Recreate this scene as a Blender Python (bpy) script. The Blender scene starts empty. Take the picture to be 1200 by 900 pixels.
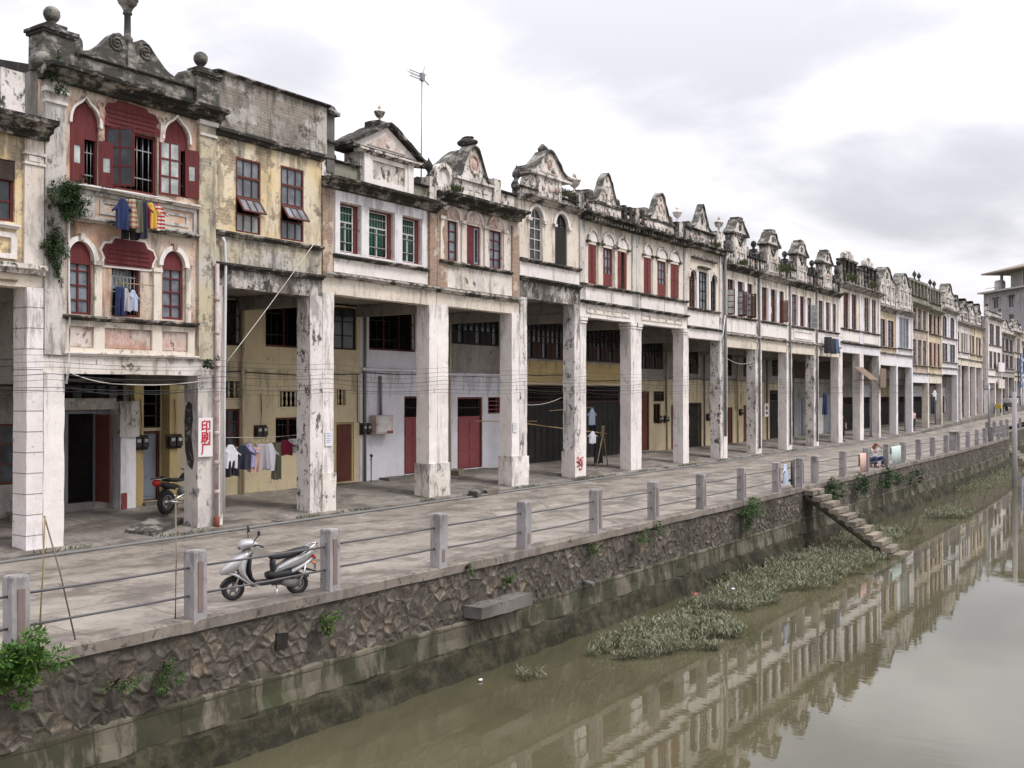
import bpy, bmesh, math, random
from mathutils import Vector, Matrix, noise
from mathutils.geometry import tessellate_polygon
R = math.radians
rnd = random.Random(7)
S = bpy.context.scene
COL = S.collection

# ------------------------------------------------------------------ mesh helper
class MB:
    def __init__(s): s.bm = bmesh.new(); s.M = None
    def v(s, p):
        p = Vector(p)
        if s.M is not None: p = s.M @ p
        return s.bm.verts.new(p)
    def f(s, vs, sm=False):
        try:
            fc = s.bm.faces.new(vs); fc.smooth = sm; return fc
        except ValueError: return None
    def box(s, x0, x1, y0, y1, z0, z1):
        v = [s.v((x, y, z)) for x in (x0, x1) for y in (y0, y1) for z in (z0, z1)]
        for q in ((0, 1, 3, 2), (4, 6, 7, 5), (0, 4, 5, 1), (2, 3, 7, 6), (0, 2, 6, 4), (1, 5, 7, 3)): s.f([v[i] for i in q])
        return s
    def rbox(s, x0, x1, y0, y1, z0, z1, cell=.3, amp=.012):
        n = [max(1, min(60, int(round(abs(b - a) / cell)))) for a, b in ((x0, x1), (y0, y1), (z0, z1))]
        d = {}
        def g(i, j, k):
            if (i, j, k) not in d:
                p = Vector((x0 + (x1 - x0) * i / n[0], y0 + (y1 - y0) * j / n[1], z0 + (z1 - z0) * k / n[2]))
                q = p + Vector((id(s) % 97, x0 * 3.1, z0))
                p = p + (noise.noise_vector(q * 1.9) + .6 * noise.noise_vector(q * 6.3)) * amp
                d[(i, j, k)] = s.v(p)
            return d[(i, j, k)]
        for a in (0, 1, 2):
            b, c = [t for t in (0, 1, 2) if t != a]
            for e in (0, n[a]):
                for i in range(n[b]):
                    for j in range(n[c]):
                        vs = []
                        for (u, w) in ((i, j), (i + 1, j), (i + 1, j + 1), (i, j + 1)):
                            t = [0, 0, 0]; t[a] = e; t[b] = u; t[c] = w; vs.append(g(*t))
                        s.f(vs)
        return s
    def plate(s, out, holes=(), y0=0, y1=.1, sm=False):
        loops = [list(out)] + [list(h) for h in holes]
        tri = tessellate_polygon([[Vector((p[0], p[1], 0)) for p in l] for l in loops])
        F = []; B = []
        for l in loops:
            F += [s.v((p[0], y0, p[1])) for p in l]; B += [s.v((p[0], y1, p[1])) for p in l]
        for t in tri:
            s.f([F[i] for i in t]); s.f([B[i] for i in reversed(t)])
        o = 0
        for l in loops:
            n = len(l)
            for i in range(n):
                j = (i + 1) % n
                s.f([F[o + i], F[o + j], B[o + j], B[o + i]], sm)
            o += n
        return s
    def prof(s, pts, x0, x1):          # closed (y,z) outline swept along x
        tri = tessellate_polygon([[Vector((p[0], p[1], 0)) for p in pts]])
        A = [s.v((x0, p[0], p[1])) for p in pts]; B = [s.v((x1, p[0], p[1])) for p in pts]
        for t in tri: s.f([A[i] for i in t]); s.f([B[i] for i in reversed(t)])
        n = len(pts)
        for i in range(n): j = (i + 1) % n; s.f([A[i], A[j], B[j], B[i]])
        return s
    def loft(s, secs, cap=True, sm=True):
        L = [[s.v(p) for p in c] for c in secs]; n = len(L[0])
        for a, b in zip(L, L[1:]):
            for i in range(n): j = (i + 1) % n; s.f([a[i], a[j], b[j], b[i]], sm)
        if cap: s.f(L[0][::-1]); s.f(L[-1])
        return s
    def lathe(s, pr, cx=0, cy=0, cz=0, n=14):
        return s.loft([[(cx + r * math.cos(2 * math.pi * i / n), cy + r * math.sin(2 * math.pi * i / n), cz + z) for i in range(n)] for r, z in pr])
    def tube(s, pts, r, n=6):
        pts = [Vector(p) for p in pts]; secs = []
        for i, p in enumerate(pts):
            d = (pts[min(i + 1, len(pts) - 1)] - pts[max(i - 1, 0)]).normalized()
            u = d.cross(Vector((0, 0, 1)))
            if u.length < .01: u = d.cross(Vector((1, 0, 0)))
            u.normalize(); w = d.cross(u); rr = r[i] if isinstance(r, (list, tuple)) else r
            secs.append([p + (u * math.cos(2 * math.pi * k / n) + w * math.sin(2 * math.pi * k / n)) * rr for k in range(n)])
        return s.loft(secs)
    def ball(s, c, rx, ry=None, rz=None, n=12, m=8):
        ry = ry or rx; rz = rz or rx; c = Vector(c); secs = []
        for i in range(m + 1):
            a = math.pi * (i + .02 if i == 0 else i - .02 if i == m else i) / m
            secs.append([c + Vector((rx * math.sin(a) * math.cos(2 * math.pi * k / n), ry * math.sin(a) * math.sin(2 * math.pi * k / n), -rz * math.cos(a))) for k in range(n)])
        return s.loft(secs)
    def ring(s, c, Rr, r, n=24, m=6, sx=1.0):   # torus in the xz plane
        secs = []
        for i in range(n + 1):
            a = 2 * math.pi * i / n
            secs.append([(c[0] + sx * (Rr + r * math.cos(2 * math.pi * k / m)) * math.cos(a), c[1] + r * math.sin(2 * math.pi * k / m), c[2] + (Rr + r * math.cos(2 * math.pi * k / m)) * math.sin(a)) for k in range(m)])
        return s.loft(secs, cap=False)
    def leaf(s, p, d, up, L, W):
        p = Vector(p); d = d.normalized(); u = d.cross(up)
        if u.length < 1e-3: u = d.cross(Vector((1, .3, 0)))
        u = u.normalized() * W * .5; n = u.cross(d).normalized()
        a = s.v(p); b = s.v(p + d * L * .5 + u - n * L * .06); c = s.v(p + d * L - n * L * .15); e = s.v(p + d * L * .5 - u - n * L * .06)
        s.f([a, b, c]); s.f([a, c, e])
    def build(s, name, mat, parent=None, bev=0, loc=None):
        bm = s.bm
        bmesh.ops.recalc_face_normals(bm, faces=bm.faces[:])
        if bev:
            ed = [e for e in bm.edges if len(e.link_faces) == 2 and e.calc_face_angle(0) > .6]
            bmesh.ops.bevel(bm, geom=ed, offset=bev, segments=2, profile=.5, affect='EDGES', clamp_overlap=True)
        me = bpy.data.meshes.new(name); bm.to_mesh(me); bm.free()
        if mat: me.materials.append(mat)
        o = bpy.data.objects.new(name, me); COL.objects.link(o)
        if parent: o.parent = parent
        if loc: o.location = loc
        return o

def tag(o, label=None, cat=None, group=None, kind=None):
    if label: o['label'] = label
    if cat: o['category'] = cat
    if group: o['group'] = group
    if kind: o['kind'] = kind
    return o
def thing(name, loc, label, cat, group=None, rz=0):
    o = bpy.data.objects.new(name, None); COL.objects.link(o); o.empty_display_size = .2
    o.location = loc; o.rotation_euler = (0, 0, rz)
    return tag(o, label, cat, group)
def copy_tree(o, parent=None):
    c = o.copy(); COL.objects.link(c)
    if parent: c.parent = parent
    for ch in list(o.children): copy_tree(ch, c)
    return c

# ------------------------------------------------------------------ materials
class NT:
    def __init__(s, name):
        s.m = bpy.data.materials.new(name); s.m.use_nodes = True; s.t = s.m.node_tree
        s.b = s.t.nodes['Principled BSDF']; s.out = s.t.nodes['Material Output']
        s.b.inputs['Roughness'].default_value = .85
        s.b.inputs['Specular IOR Level'].default_value = .25
    def n(s, ty, **k):
        nd = s.t.nodes.new(ty)
        for a, v in k.items():
            if a.startswith('_'): setattr(nd, a[1:], v)
            else: s.set(nd.inputs[a.replace('__', ' ')], v)
        return nd
    def set(s, sock, v):
        if isinstance(v, bpy.types.NodeSocket): s.t.links.new(v, sock)
        else:
            if hasattr(sock.default_value, '__len__') and hasattr(v, '__len__') and len(v) == 3 and len(sock.default_value) == 4: v = (*v, 1)
            sock.default_value = v
    def pos(s, scale=(1, 1, 1), seed=0):
        g = s.n('ShaderNodeNewGeometry').outputs['Position']
        mp = s.n('ShaderNodeMapping', Vector=g); mp.inputs['Scale'].default_value = scale; mp.inputs['Location'].default_value = (seed * 3.7, seed * 1.3, seed * 2.1)
        return mp.outputs[0]
    def obj(s, scale=(1, 1, 1)):
        g = s.n('ShaderNodeTexCoord').outputs['Object']
        mp = s.n('ShaderNodeMapping', Vector=g); mp.inputs['Scale'].default_value = scale
        return mp.outputs[0]
    def noise(s, vec, scale, detail=5, rough=.6, dist=0):
        return s.n('ShaderNodeTexNoise', Vector=vec, Scale=scale, Detail=detail, Roughness=rough, Distortion=dist).outputs['Fac']
    def ramp(s, fac, lo, hi, a=0., b=1.):
        return s.n('ShaderNodeMapRange', _interpolation_type='SMOOTHSTEP', Value=fac, **{'From__Min': lo, 'From__Max': hi, 'To__Min': a, 'To__Max': b}).outputs[0]
    def mix(s, fac, a, b, mode='MIX'):
        nd = s.n('ShaderNodeMix', _data_type='RGBA', _blend_type=mode)
        s.set(nd.inputs[0], fac); s.set(nd.inputs[6], a); s.set(nd.inputs[7], b)
        return nd.outputs[2]
    def math(s, op, a, b=0.):
        nd = s.n('ShaderNodeMath', _operation=op); s.set(nd.inputs[0], a); s.set(nd.inputs[1], b); return nd.outputs[0]
    def bump(s, h, st=.4, d=.02, nrm=None):
        nd = s.n('ShaderNodeBump', Height=h, Strength=st, Distance=d)
        if nrm is not None: s.set(nd.inputs['Normal'], nrm)
        return nd.outputs[0]
    def fin(s, col, rough=None, nrm=None, metal=None):
        s.set(s.b.inputs['Base Color'], col)
        if rough is not None: s.set(s.b.inputs['Roughness'], rough)
        if nrm is not None: s.set(s.b.inputs['Normal'], nrm)
        if metal is not None: s.set(s.b.inputs['Metallic'], metal)
        return s.m
    def xz(s, vec):
        sp = s.n('ShaderNodeSeparateXYZ', Vector=vec)
        return s.n('ShaderNodeCombineXYZ', X=sp.outputs[0], Y=sp.outputs[2]).outputs[0]

def plaster(name, c1, c2, stain=.5, streak=.5, spot=.5, brick=0., brickc=(.30, .19, .13), seed=0, dark=(.045, .04, .036), joints=0):
    t = NT(name); p = t.pos(seed=seed)
    a = t.ramp(t.noise(p, .75, 6, .65), .38, .64)
    col = t.mix(a, c1, c2)
    pn = t.noise(p, 2.3, 6, .65)
    col = t.mix(t.ramp(pn, .5, .75, 0, .35), col, [c * 1.18 for c in c1])
    fine = t.noise(p, 22, 4, .7)
    hgt = t.math('ADD', t.math('MULTIPLY', fine, .35), pn)
    if brick:
        bt = t.n('ShaderNodeTexBrick', Vector=t.xz(p), Color1=brickc, Color2=[c * .62 for c in brickc], Mortar=(.3, .27, .23), Scale=1.0)
        for k, v in (('Mortar Size', .012), ('Brick Width', .24), ('Row Height', .075), ('Bias', -.2), ('Mortar Smooth', .3)): bt.inputs[k].default_value = v
        mk = t.ramp(t.noise(p, 1.15, 7, .68), .62 - .22 * brick, .66 - .22 * brick)
        col = t.mix(mk, col, bt.outputs['Color'])
        hgt = t.math('ADD', hgt, t.math('MULTIPLY', mk, t.math('ADD', t.math('MULTIPLY', bt.outputs['Fac'], -.6), -.5)))
    if streak:
        sv = t.pos((2.6, 2.6, .42), seed + 3)
        sk = t.ramp(t.noise(sv, 1.0, 7, .75), .57 - .10 * streak, .68 - .08 * streak, 0, min(1, streak * 1.3))
        col = t.mix(sk, col, [d * 1.9 for d in dark])
    if streak:
        gz = t.n('ShaderNodeSeparateXYZ', Vector=t.n('ShaderNodeTexCoord').outputs['Generated']).outputs[2]
        ru = t.math('ADD', t.noise(t.pos((2.4, 2.4, .5), seed + 11), 1.0, 9, .78), t.math('MULTIPLY', t.ramp(gz, .5, 1.0), .15))
        col = t.mix(t.ramp(ru, .62, .70, 0, min(.85, .25 + streak * .6)), col, [d * 1.3 for d in dark])
    if stain:
        big = t.ramp(t.noise(t.pos((1, 1, .6), seed + 5), 1.05, 9, .74), .57 - .12 * stain, .66 - .09 * stain, 0, min(1, stain * 1.1))
        col = t.mix(big, col, [d * 2.6 for d in dark])
    if spot:
        sp = t.ramp(t.noise(t.pos((1, 1, .7), seed + 8), 3.4, 10, .8), .62 - .12 * spot, .665 - .11 * spot, 0, min(1, .4 + spot))
        col = t.mix(sp, col, dark)
    if joints:
        bt = t.n('ShaderNodeTexBrick', Vector=t.xz(p), Color1=(1, 1, 1), Color2=(1, 1, 1), Mortar=(0, 0, 0), Scale=1.0)
        for k, v in (('Mortar Size', .012), ('Brick Width', 40), ('Row Height', joints), ('Mortar Smooth', .1)): bt.inputs[k].default_value = v
        col = t.mix(t.math('MULTIPLY', bt.outputs['Fac'], .7), col, [d * 2 for d in dark])
        hgt = t.math('SUBTRACT', hgt, bt.outputs['Fac'])
    col = t.mix(t.ramp(fine, .3, .7, 0, .22), col, [c * .6 for c in c2])
    return t.fin(col, .92, t.bump(hgt, .55, .025))

def mould(name, dark, light, amt=.5, seed=0, green=0):
    t = NT(name); p = t.pos(seed=seed)
    a = t.ramp(t.noise(t.pos((1, 1, 1.6), seed), 1.9, 9, .75), .62 - .25 * amt, .72 - .22 * amt)
    col = t.mix(a, dark, light)
    col = t.mix(t.ramp(t.noise(t.pos((4, 4, .5), seed + 2), 1, 6, .7), .5, .75, 0, .6), col, dark)
    if green: col = t.mix(t.ramp(t.noise(p, 1.3, 5, .6), .5, .65, 0, green), col, (.05, .07, .025))
    f = t.noise(p, 18, 5, .75)
    col = t.mix(t.ramp(f, .35, .7, 0, .3), col, [c * .5 for c in dark])
    return t.fin(col, .95, t.bump(t.math('ADD', f, t.math('MULTIPLY', a, .8)), .6, .03))

def paint(name, c, wear=.3, rough=.5, c2=None, metal=0, sc=3., spec=.4, seed=0):
    t = NT(name); p = t.pos(seed=seed)
    nz = t.noise(p, sc, 7, .7)
    col = t.mix(t.ramp(nz, .45, .75, 0, wear), c, c2 or [x * .45 + .02 for x in c])
    col = t.mix(t.ramp(t.noise(p, sc * 9, 4, .7), .5, .8, 0, wear * .6), col, [min(1, x * 1.5 + .03) for x in c])
    t.b.inputs['Specular IOR Level'].default_value = spec
    return t.fin(col, t.ramp(nz, .3, .8, rough, min(1, rough + .25)), t.bump(nz, .15, .01), metal)

def wood(name, c, seed=0, gr=(9, 9, .6)):
    t = NT(name); p = t.pos(gr, seed)
    g = t.noise(p, 3, 6, .65, .4); b = t.noise(t.pos(seed=seed + 1), 2.2, 6, .7)
    col = t.mix(t.ramp(g, .35, .7), c, [x * .55 for x in c])
    col = t.mix(t.ramp(b, .5, .78, 0, .55), col, [x * .7 + .035 for x in c])
    return t.fin(col, .7, t.bump(g, .3, .008))

def cloth(name, c, stripes=None, c2=None, ax=2):
    t = NT(name); p = t.obj()
    col = t.mix(t.ramp(t.noise(p, 6, 4), .35, .7, 0, .4), c, [x * .7 for x in c])
    if stripes:
        sp = t.n('ShaderNodeSeparateXYZ', Vector=p).outputs[ax]
        w = t.math('SINE', t.math('MULTIPLY', sp, stripes))
        col = t.mix(t.ramp(w, -.05, .05), col, c2)
    t.b.inputs['Sheen Weight'].default_value = .15
    return t.fin(col, .95, t.bump(t.noise(p, 30, 3), .12, .01))

def leafm(name, c1, c2, c3):
    t = NT(name)
    r = t.n('ShaderNodeNewGeometry').outputs['Random Per Island']
    col = t.mix(t.ramp(r, .1, .9), c1, c2)
    col = t.mix(t.ramp(t.noise(t.pos(), 2.2, 4), .5, .68, 0, .8), col, c3)
    t.b.inputs['Specular IOR Level'].default_value = .3
    t.fin(col, .55)
    tr = t.n('ShaderNodeBsdfTranslucent', Color=col); mx = t.n('ShaderNodeMixShader', Fac=.22)
    t.t.links.new(t.b.outputs[0], mx.inputs[1]); t.t.links.new(tr.outputs[0], mx.inputs[2]); t.t.links.new(mx.outputs[0], t.out.inputs[0])
    return t.m

def glassm(name, c, rough=.12):
    t = NT(name); p = t.pos()
    n1 = t.noise(p, 2.6, 4, .6)
    t.b.inputs['Specular IOR Level'].default_value = .5
    return t.fin(t.mix(t.ramp(n1, .38, .66), c, [x * 1.9 + .012 for x in c]), t.ramp(n1, .3, .7, rough, rough + .2), t.bump(t.noise(p, 1.7, 2), .06, .02))

W = {}
W['white'] = plaster('plaster_white', (.80, .75, .715), (.72, .66, .62), .16, .30, .26, seed=1)
W['whiteclean'] = plaster('plaster_clean', (.76, .73, .75), (.68, .64, .65), .16, .22, .2, seed=2)
W['whitedirty'] = plaster('plaster_dirty', (.76, .71, .67), (.60, .54, .47), .36, .5, .5, seed=3)
W['block'] = plaster('plaster_block', (.79, .74, .725), (.70, .64, .62), .18, .28, .26, seed=4, joints=.42)
W['greycol'] = plaster('plaster_greycol', (.62, .58, .55), (.74, .69, .66), .3, .55, .72, seed=5)
W['cream'] = plaster('plaster_cream', (.72, .645, .55), (.64, .565, .48), .26, .42, .32, seed=6)
W['peach'] = plaster('plaster_peach', (.62, .53, .44), (.56, .34, .235), .42, .5, .45, seed=7)
W['yellow'] = plaster('plaster_yellow', (.70, .535, .29), (.68, .60, .47), .28, .45, .36, .42, (.44, .33, .2), seed=8)
W['ygrey'] = plaster('plaster_ygrey', (.52, .45, .30), (.50, .47, .43), .5, .6, .5, .45, (.42, .36, .28), seed=9)
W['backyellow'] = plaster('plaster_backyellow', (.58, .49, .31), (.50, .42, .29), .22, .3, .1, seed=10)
W['backochre'] = plaster('plaster_backochre', (.48, .37, .17), (.42, .32, .16), .2, .25, .1, seed=11)
W['backwhite'] = plaster('plaster_backwhite', (.66, .65, .70), (.60, .58, .61), .1, .16, .08, seed=12)
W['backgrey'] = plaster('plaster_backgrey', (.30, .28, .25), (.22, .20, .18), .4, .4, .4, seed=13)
W['oldgrey'] = plaster('plaster_oldgrey', (.17, .155, .14), (.11, .10, .09), .4, .5, .4, seed=14)
W['brickgrey'] = plaster('plaster_brickgrey', (.47, .44, .405), (.32, .295, .27), .5, .55, .5, .7, (.30, .26, .22), seed=15)
W['greyplain'] = plaster('plaster_greyplain', (.52, .49, .465), (.60, .555, .51), .36, .5, .45, seed=16)
W['brickpil'] = plaster('plaster_brickpil', (.52, .40, .31), (.50, .43, .36), .3, .35, .25, .9, (.40, .25, .17), seed=17)
W['pinkish'] = plaster('plaster_pinkish', (.70, .64, .585), (.62, .52, .445), .26, .45, .4, seed=18)
W['relief'] = plaster('plaster_relief', (.66, .60, .55), (.46, .25, .19), .35, .3, .45, seed=19)
W['parwhite'] = plaster('plaster_parapet', (.76, .71, .655), (.60, .545, .49), .45, .6, .9, seed=20)
W['pardark'] = plaster('plaster_parapet_dark', (.58, .535, .49), (.30, .27, .24), .8, .85, 1.1, seed=21)
W['pink'] = plaster('plaster_pink', (.50, .44, .38), (.52, .40, .33), .4, .5, .4, seed=22)
W['greenish'] = plaster('plaster_greenish', (.24, .235, .18), (.30, .28, .23), .6, .6, .5, seed=23)
W['farcream'] = plaster('plaster_farcream', (.62, .53, .40), (.57, .46, .31), .3, .4, .3, seed=24)
W['fargrey'] = plaster('plaster_fargrey', (.36, .34, .33), (.43, .40, .38), .3, .4, .3, seed=25)
W['mauve'] = plaster('render_mauve', (.30, .28, .29), (.27, .25, .26), .12, .2, .05, seed=26)
MO = {}
MO['cor'] = mould('mould_cornice', (.035, .032, .028), (.40, .36, .32), .56, 1, .3)
MO['corw'] = mould('mould_cornice_pale', (.05, .045, .04), (.50, .46, .42), .85, 2, .2)
MO['black'] = mould('mould_black', (.04, .037, .033), (.36, .33, .30), .42, 3)
MO['ledge'] = mould('mould_ledge', (.05, .045, .04), (.45, .41, .36), .55, 4)
MO['stone'] = mould('mould_stone', (.075, .07, .062), (.34, .315, .28), .62, 5, .15)
RED = wood('paint_oxblood', (.145, .028, .030), 1)
RED2 = wood('paint_brick_red', (.185, .042, .040), 2)
BRN = wood('wood_red_brown', (.13, .04, .028), 3)
DRK = wood('wood_dark', (.05, .028, .02), 4)
BLK = wood('wood_black', (.02, .017, .015), 5)
REDDOOR = paint('paint_red_door', (.20, .045, .05), .35, .5, seed=3)
WHT = paint('paint_white', (.62, .61, .60), .3, .5)
IRON = paint('iron_dark', (.025, .023, .022), .4, .6, (.09, .04, .02))
STEEL = paint('steel_grey', (.30, .30, .31), .35, .4, (.16, .10, .07), .6)
GALV = paint('zinc_sheet', (.22, .25, .29), .35, .5, (.14, .13, .13), .2)
PIPEW = paint('pipe_white', (.62, .62, .62), .25, .45)
PIPEG = paint('pipe_grey', (.17, .165, .16), .4, .6)
RUST = paint('rust_red', (.20, .06, .035), .6, .7, (.07, .03, .02))
RUSTW = paint('rust_white', (.45, .38, .36), .85, .6, (.20, .05, .035), sc=5)
GLS = glassm('glass_dark', (.018, .022, .026))
GLP = glassm('glass_pale', (.10, .115, .13), .2)
GLW = glassm('glass_frosted', (.26, .28, .27), .45)
GRN = cloth('curtain_green', (.012, .13, .055), 42, (.008, .06, .03), 0)
TILE = mould('roof_tiles', (.05, .045, .04), (.12, .105, .095), .5, 8)
CABLE = paint('cable_black', (.035, .035, .038), .2, .6)
ROPE = paint('rope_pale', (.55, .52, .46), .2, .9)
PAPER = paint('paper_white', (.66, .66, .68), .15, .8)
SIGNRED = paint('sign_red', (.42, .02, .03), .15, .6)
BAMBOO = wood('bamboo', (.36, .26, .13), 6)
STICK = wood('grey_stick', (.20, .16, .12), 7)
# ------------------------------------------------------------------ house kit (local: x along street, y into the house, z up)
def arch(x0, x1, z0, zs, zt, kind='round', n=14):
    xc = (x0 + x1) / 2; a = (x1 - x0) / 2; h = zt - zs
    pts = [(x0, z0), (x1, z0)]
    for i in range(n + 1):
        t = math.pi * i / n; cx = math.cos(t); sz = math.sin(t)
        if kind == 'ogee':
            q = 1 - abs(cx); sz = math.sin(t) * .80 + .20 * max(0, (q - .55) / .45) ** 2.2
            if abs(cx) < .98: cx *= 1 + .05 * math.sin(2 * t) ** 2
        pts.append((xc + a * cx, zs + h * sz))
    return pts
def rect(x0, x1, z0, z1): return [(x0, z0), (x1, z0), (x1, z1), (x0, z1)]
def inset(pts, d):
    cx = sum(p[0] for p in pts) / len(pts); n = len(pts); out = []
    for i in range(n):
        a, b, c = Vector(pts[i - 1]), Vector(pts[i]), Vector(pts[(i + 1) % n])
        e1 = (b - a); e2 = (c - b)
        if e1.length < 1e-6: e1 = e2
        if e2.length < 1e-6: e2 = e1
        e1.normalize(); e2.normalize()
        m = Vector((-e1.y - e2.y, e1.x + e2.x)); k = max(.5, m.length / 2); m.normalize()
        out.append((b.x + m.x * d / k, b.y + m.y * d / k))
    return out

class House:
    def __init__(s, x0, w, yo, label, name='shophouse', group='arcaded shophouses along the canal'):
        s.w = w; s.x0 = x0; s.yo = yo
        s.r = thing(name, (x0, 19.7 + yo, 0), label, 'house', group)
    def p(s, name, mb, mat, par=None, bev=0, label=None):
        o = mb.build(name, mat, par or s.r, bev)
        if label: o['label'] = label
        return o
    def box(s, name, mat, *a, bev=0, par=None): return s.p(name, MB().box(*a), mat, par, bev)
    def rb(s, name, mat, *a, cell=.3, amp=.012, par=None): return s.p(name, MB().rbox(*a, cell, amp), mat, par)
    def ledge(s, z, mat, name='ledge', d=.12, h=.12, x0=None, x1=None, y=0.):
        x0 = .012 if x0 is None else x0; x1 = s.w - .012 if x1 is None else x1
        m = MB(); n = max(2, int((x1 - x0) / .35)); 
        pr = [(y + .10, z - h * .5), (y - d * .35, z - h * .45), (y - d * .5, z - h * .1), (y - d, z), (y - d, z + h * .4), (y + .10, z + h * .62)]
        secs = []
        for i in range(n + 1):
            x = x0 + (x1 - x0) * i / n; k = noise.noise(Vector((x * 1.9 + s.x0, z, 3))) * .022
            secs.append([(x, a + (k if a < 0 else 0), b + k * .6) for a, b in pr])
        m.loft(secs, sm=False); return s.p(name, m, mat)
    def cornice(s, z, mat, d=.38, h=.34, x0=None, x1=None, name='cornice', dent=0, ret=0):
        x0 = .012 if x0 is None else x0; x1 = s.w - .012 if x1 is None else x1
        pr = [(.12, z - h), (-d * .18, z - h), (-d * .22, z - h * .72), (-d * .5, z - h * .62), (-d * .55, z - h * .36), (-d * .95, z - h * .26), (-d, z), (.12, z + .03)]
        m = MB(); n = max(2, int((x1 - x0) / .3)); secs = []
        for i in range(n + 1):
            x = x0 + (x1 - x0) * i / n; k = noise.noise(Vector((x * 2.3 + s.x0, z, 1))) * .035
            secs.append([(x, a + (k if a < -.1 else 0), b + k * .7) for a, b in pr])
        m.loft(secs, sm=False)
        if dent:
            q = int((x1 - x0) / dent)
            for i in range(q): m.box(x0 + (i + .2) * dent, x0 + (i + .75) * dent, -d * .72, -d * .2, z - h * .98, z - h * .6)
        return s.p(name, m, mat)
    def pilaster(s, x0, x1, z0, z1, mat, y0=0., cap=None):
        m = MB().rbox(x0, x1, y0, .1, z0, z1, .3, .008)
        o = s.p('pilaster', m, mat)
        if cap is not None: s.p('capital', MB().box(x0 - .03, x1 + .03, y0 - .05, .08, z1 - .32, z1 - .26).box(x0 - .02, x1 + .02, y0 - .035, .08, z1 - .52, z1 - .47).box(x0 + .08, x1 - .08, y0 - .03, .08, z1 - .45, z1 - .34), cap, o)
        return o
    def column(s, x0, x1, z1, mat, dep=.5, base=None, bh=1.0, y0=0., cap=False):
        m = MB().rbox(x0, x1, y0, dep, .03, z1, .22, .014)
        o = s.p('column', m, mat)
        if base: s.p('plinth', MB().rbox(x0 - .04, x1 + .04, y0 - .05, dep + .04, .02, bh, .2, .02), base, o)
        if cap: s.p('capital', MB().box(x0 - .05, x1 + .05, y0 - .05, dep + .05, z1 - .16, z1 - .02).box(x0 - .03, x1 + .03, y0 - .03, dep + .03, z1 - .26, z1 - .2), mat, o)
        return o
    # ---- openings
    def frame(s, out, y, mat, fw=.055, dep=.06, nx=2, nz=3, pane=GLS, par=None, bars=None, name='window', z0=None, mw=.032):
        xs = [p[0] for p in out]; zs = [p[1] for p in out]; x0, x1, z0, z1 = min(xs), max(xs), min(zs), max(zs)
        m = MB().plate(out, [inset(out, fw)], y, y + dep)
        for i in range(1, nx):
            x = x0 + (x1 - x0) * i / nx; zt = top_at(out, x) - fw * .5
            m.box(x - mw / 2, x + mw / 2, y + .006, y + dep - .008, z0 + fw * .6, zt)
        for k in range(1, nz):
            z = z0 + (z1 - z0) * k / nz; a, b = span_at(out, z)
            m.box(a + fw * .6, b - fw * .6, y + .009, y + dep - .012, z - mw / 2, z + mw / 2)
        o = s.p(name, m, mat, par)
        if pane: s.p('pane', MB().plate(inset(out, fw * .6), [], y + dep * .55, y + dep * .55 + .008), pane, o)
        if bars: s.bars(x0 + .04, x1 - .04, z0 + .04, z1 - .04, y + .1, bars, par=o)
        return o
    def bars(s, x0, x1, z0, z1, y, n=5, mat=IRON, par=None, nz=2, r=.009, name='bars'):
        m = MB()
        for i in range(n):
            x = x0 + (x1 - x0) * (i + .5) / n; m.tube([(x, y, z0), (x, y, z1)], r, 5)
        for k in range(nz):
            z = z0 + (z1 - z0) * (k + .5) / nz; m.box(x0, x1, y - .012, y + .012, z - .012, z + .012)
        return s.p(name, m, mat, par)
    def shutter(s, hx, z0, z1, wd, ang, y, mat, par, kind='panel', side=1, pane=GLS):
        m = MB(); m.M = Matrix.Translation((hx, y, 0)) @ Matrix.Rotation(R(ang), 4, 'Z') @ Matrix.Diagonal((side, 1, 1, 1))
        g = None
        if kind == 'panel':
            m.box(0, wd, 0, .035, z0, z1)
            for a, b in ((.05, .46), (.52, .95)):
                m.box(.05, wd - .05, -.012, .04, z0 + (z1 - z0) * a, z0 + (z1 - z0) * b)
        elif kind == 'louvre':
            m.plate(rect(0, wd, z0, z1), [rect(.05, wd - .05, z0 + .06, z1 - .06)], 0, .035)
            n = int((z1 - z0) / .07)
            for i in range(n):
                z = z0 + .07 + i * (z1 - z0 - .14) / n; m.prof([(.002, z), (.010, z - .004), (.034, z + .045), (.026, z + .05)], .05, wd - .05)
        elif kind == 'eye':       # boarded leaf with one small pane
            za = z0 + (z1 - z0) * .36; zb = z0 + (z1 - z0) * .66
            m.plate(rect(0, wd, z0, z1), [rect(wd * .28, wd * .72, za, zb)], 0, .035)
            g = MB(); g.M = m.M; g.box(wd * .25, wd * .75, .012, .02, za - .02, zb + .02)
        else:                     # glazed leaf nx x nz
            nx, nz = kind
            hs = []
            cw = (wd - .05) / nx; ch = (z1 - z0 - .05) / nz
            for i in range(nx):
                for k in range(nz): hs.append(rect(.045 + i * cw, .005 + (i + 1) * cw, z0 + .045 + k * ch, z0 + .005 + (k + 1) * ch))
            m.plate(rect(0, wd, z0, z1), hs, 0, .035)
            g = MB(); g.M = m.M; g.box(.03, wd - .03, .014, .020, z0 + .03, z1 - .03)
        o = s.p('shutter', m, mat, par)
        if g is not None: s.p('pane', g, pane, par)
        return o
    def archring(s, xc, zs, rx, rz, t=.1, y=0., mat=None, ogee=False, y1=.09, ext=0.):
        a = arch(xc - rx - t, xc + rx + t, zs - ext, zs, zs + rz + t, 'ogee' if ogee else 'round', 18)[2:]
        b = arch(xc - rx, xc + rx, zs - ext, zs, zs + rz, 'ogee' if ogee else 'round', 18)[2:]
        m = MB().plate(a + b[::-1], [], y, y1)
        return s.p('arch_moulding', m, mat)
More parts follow.
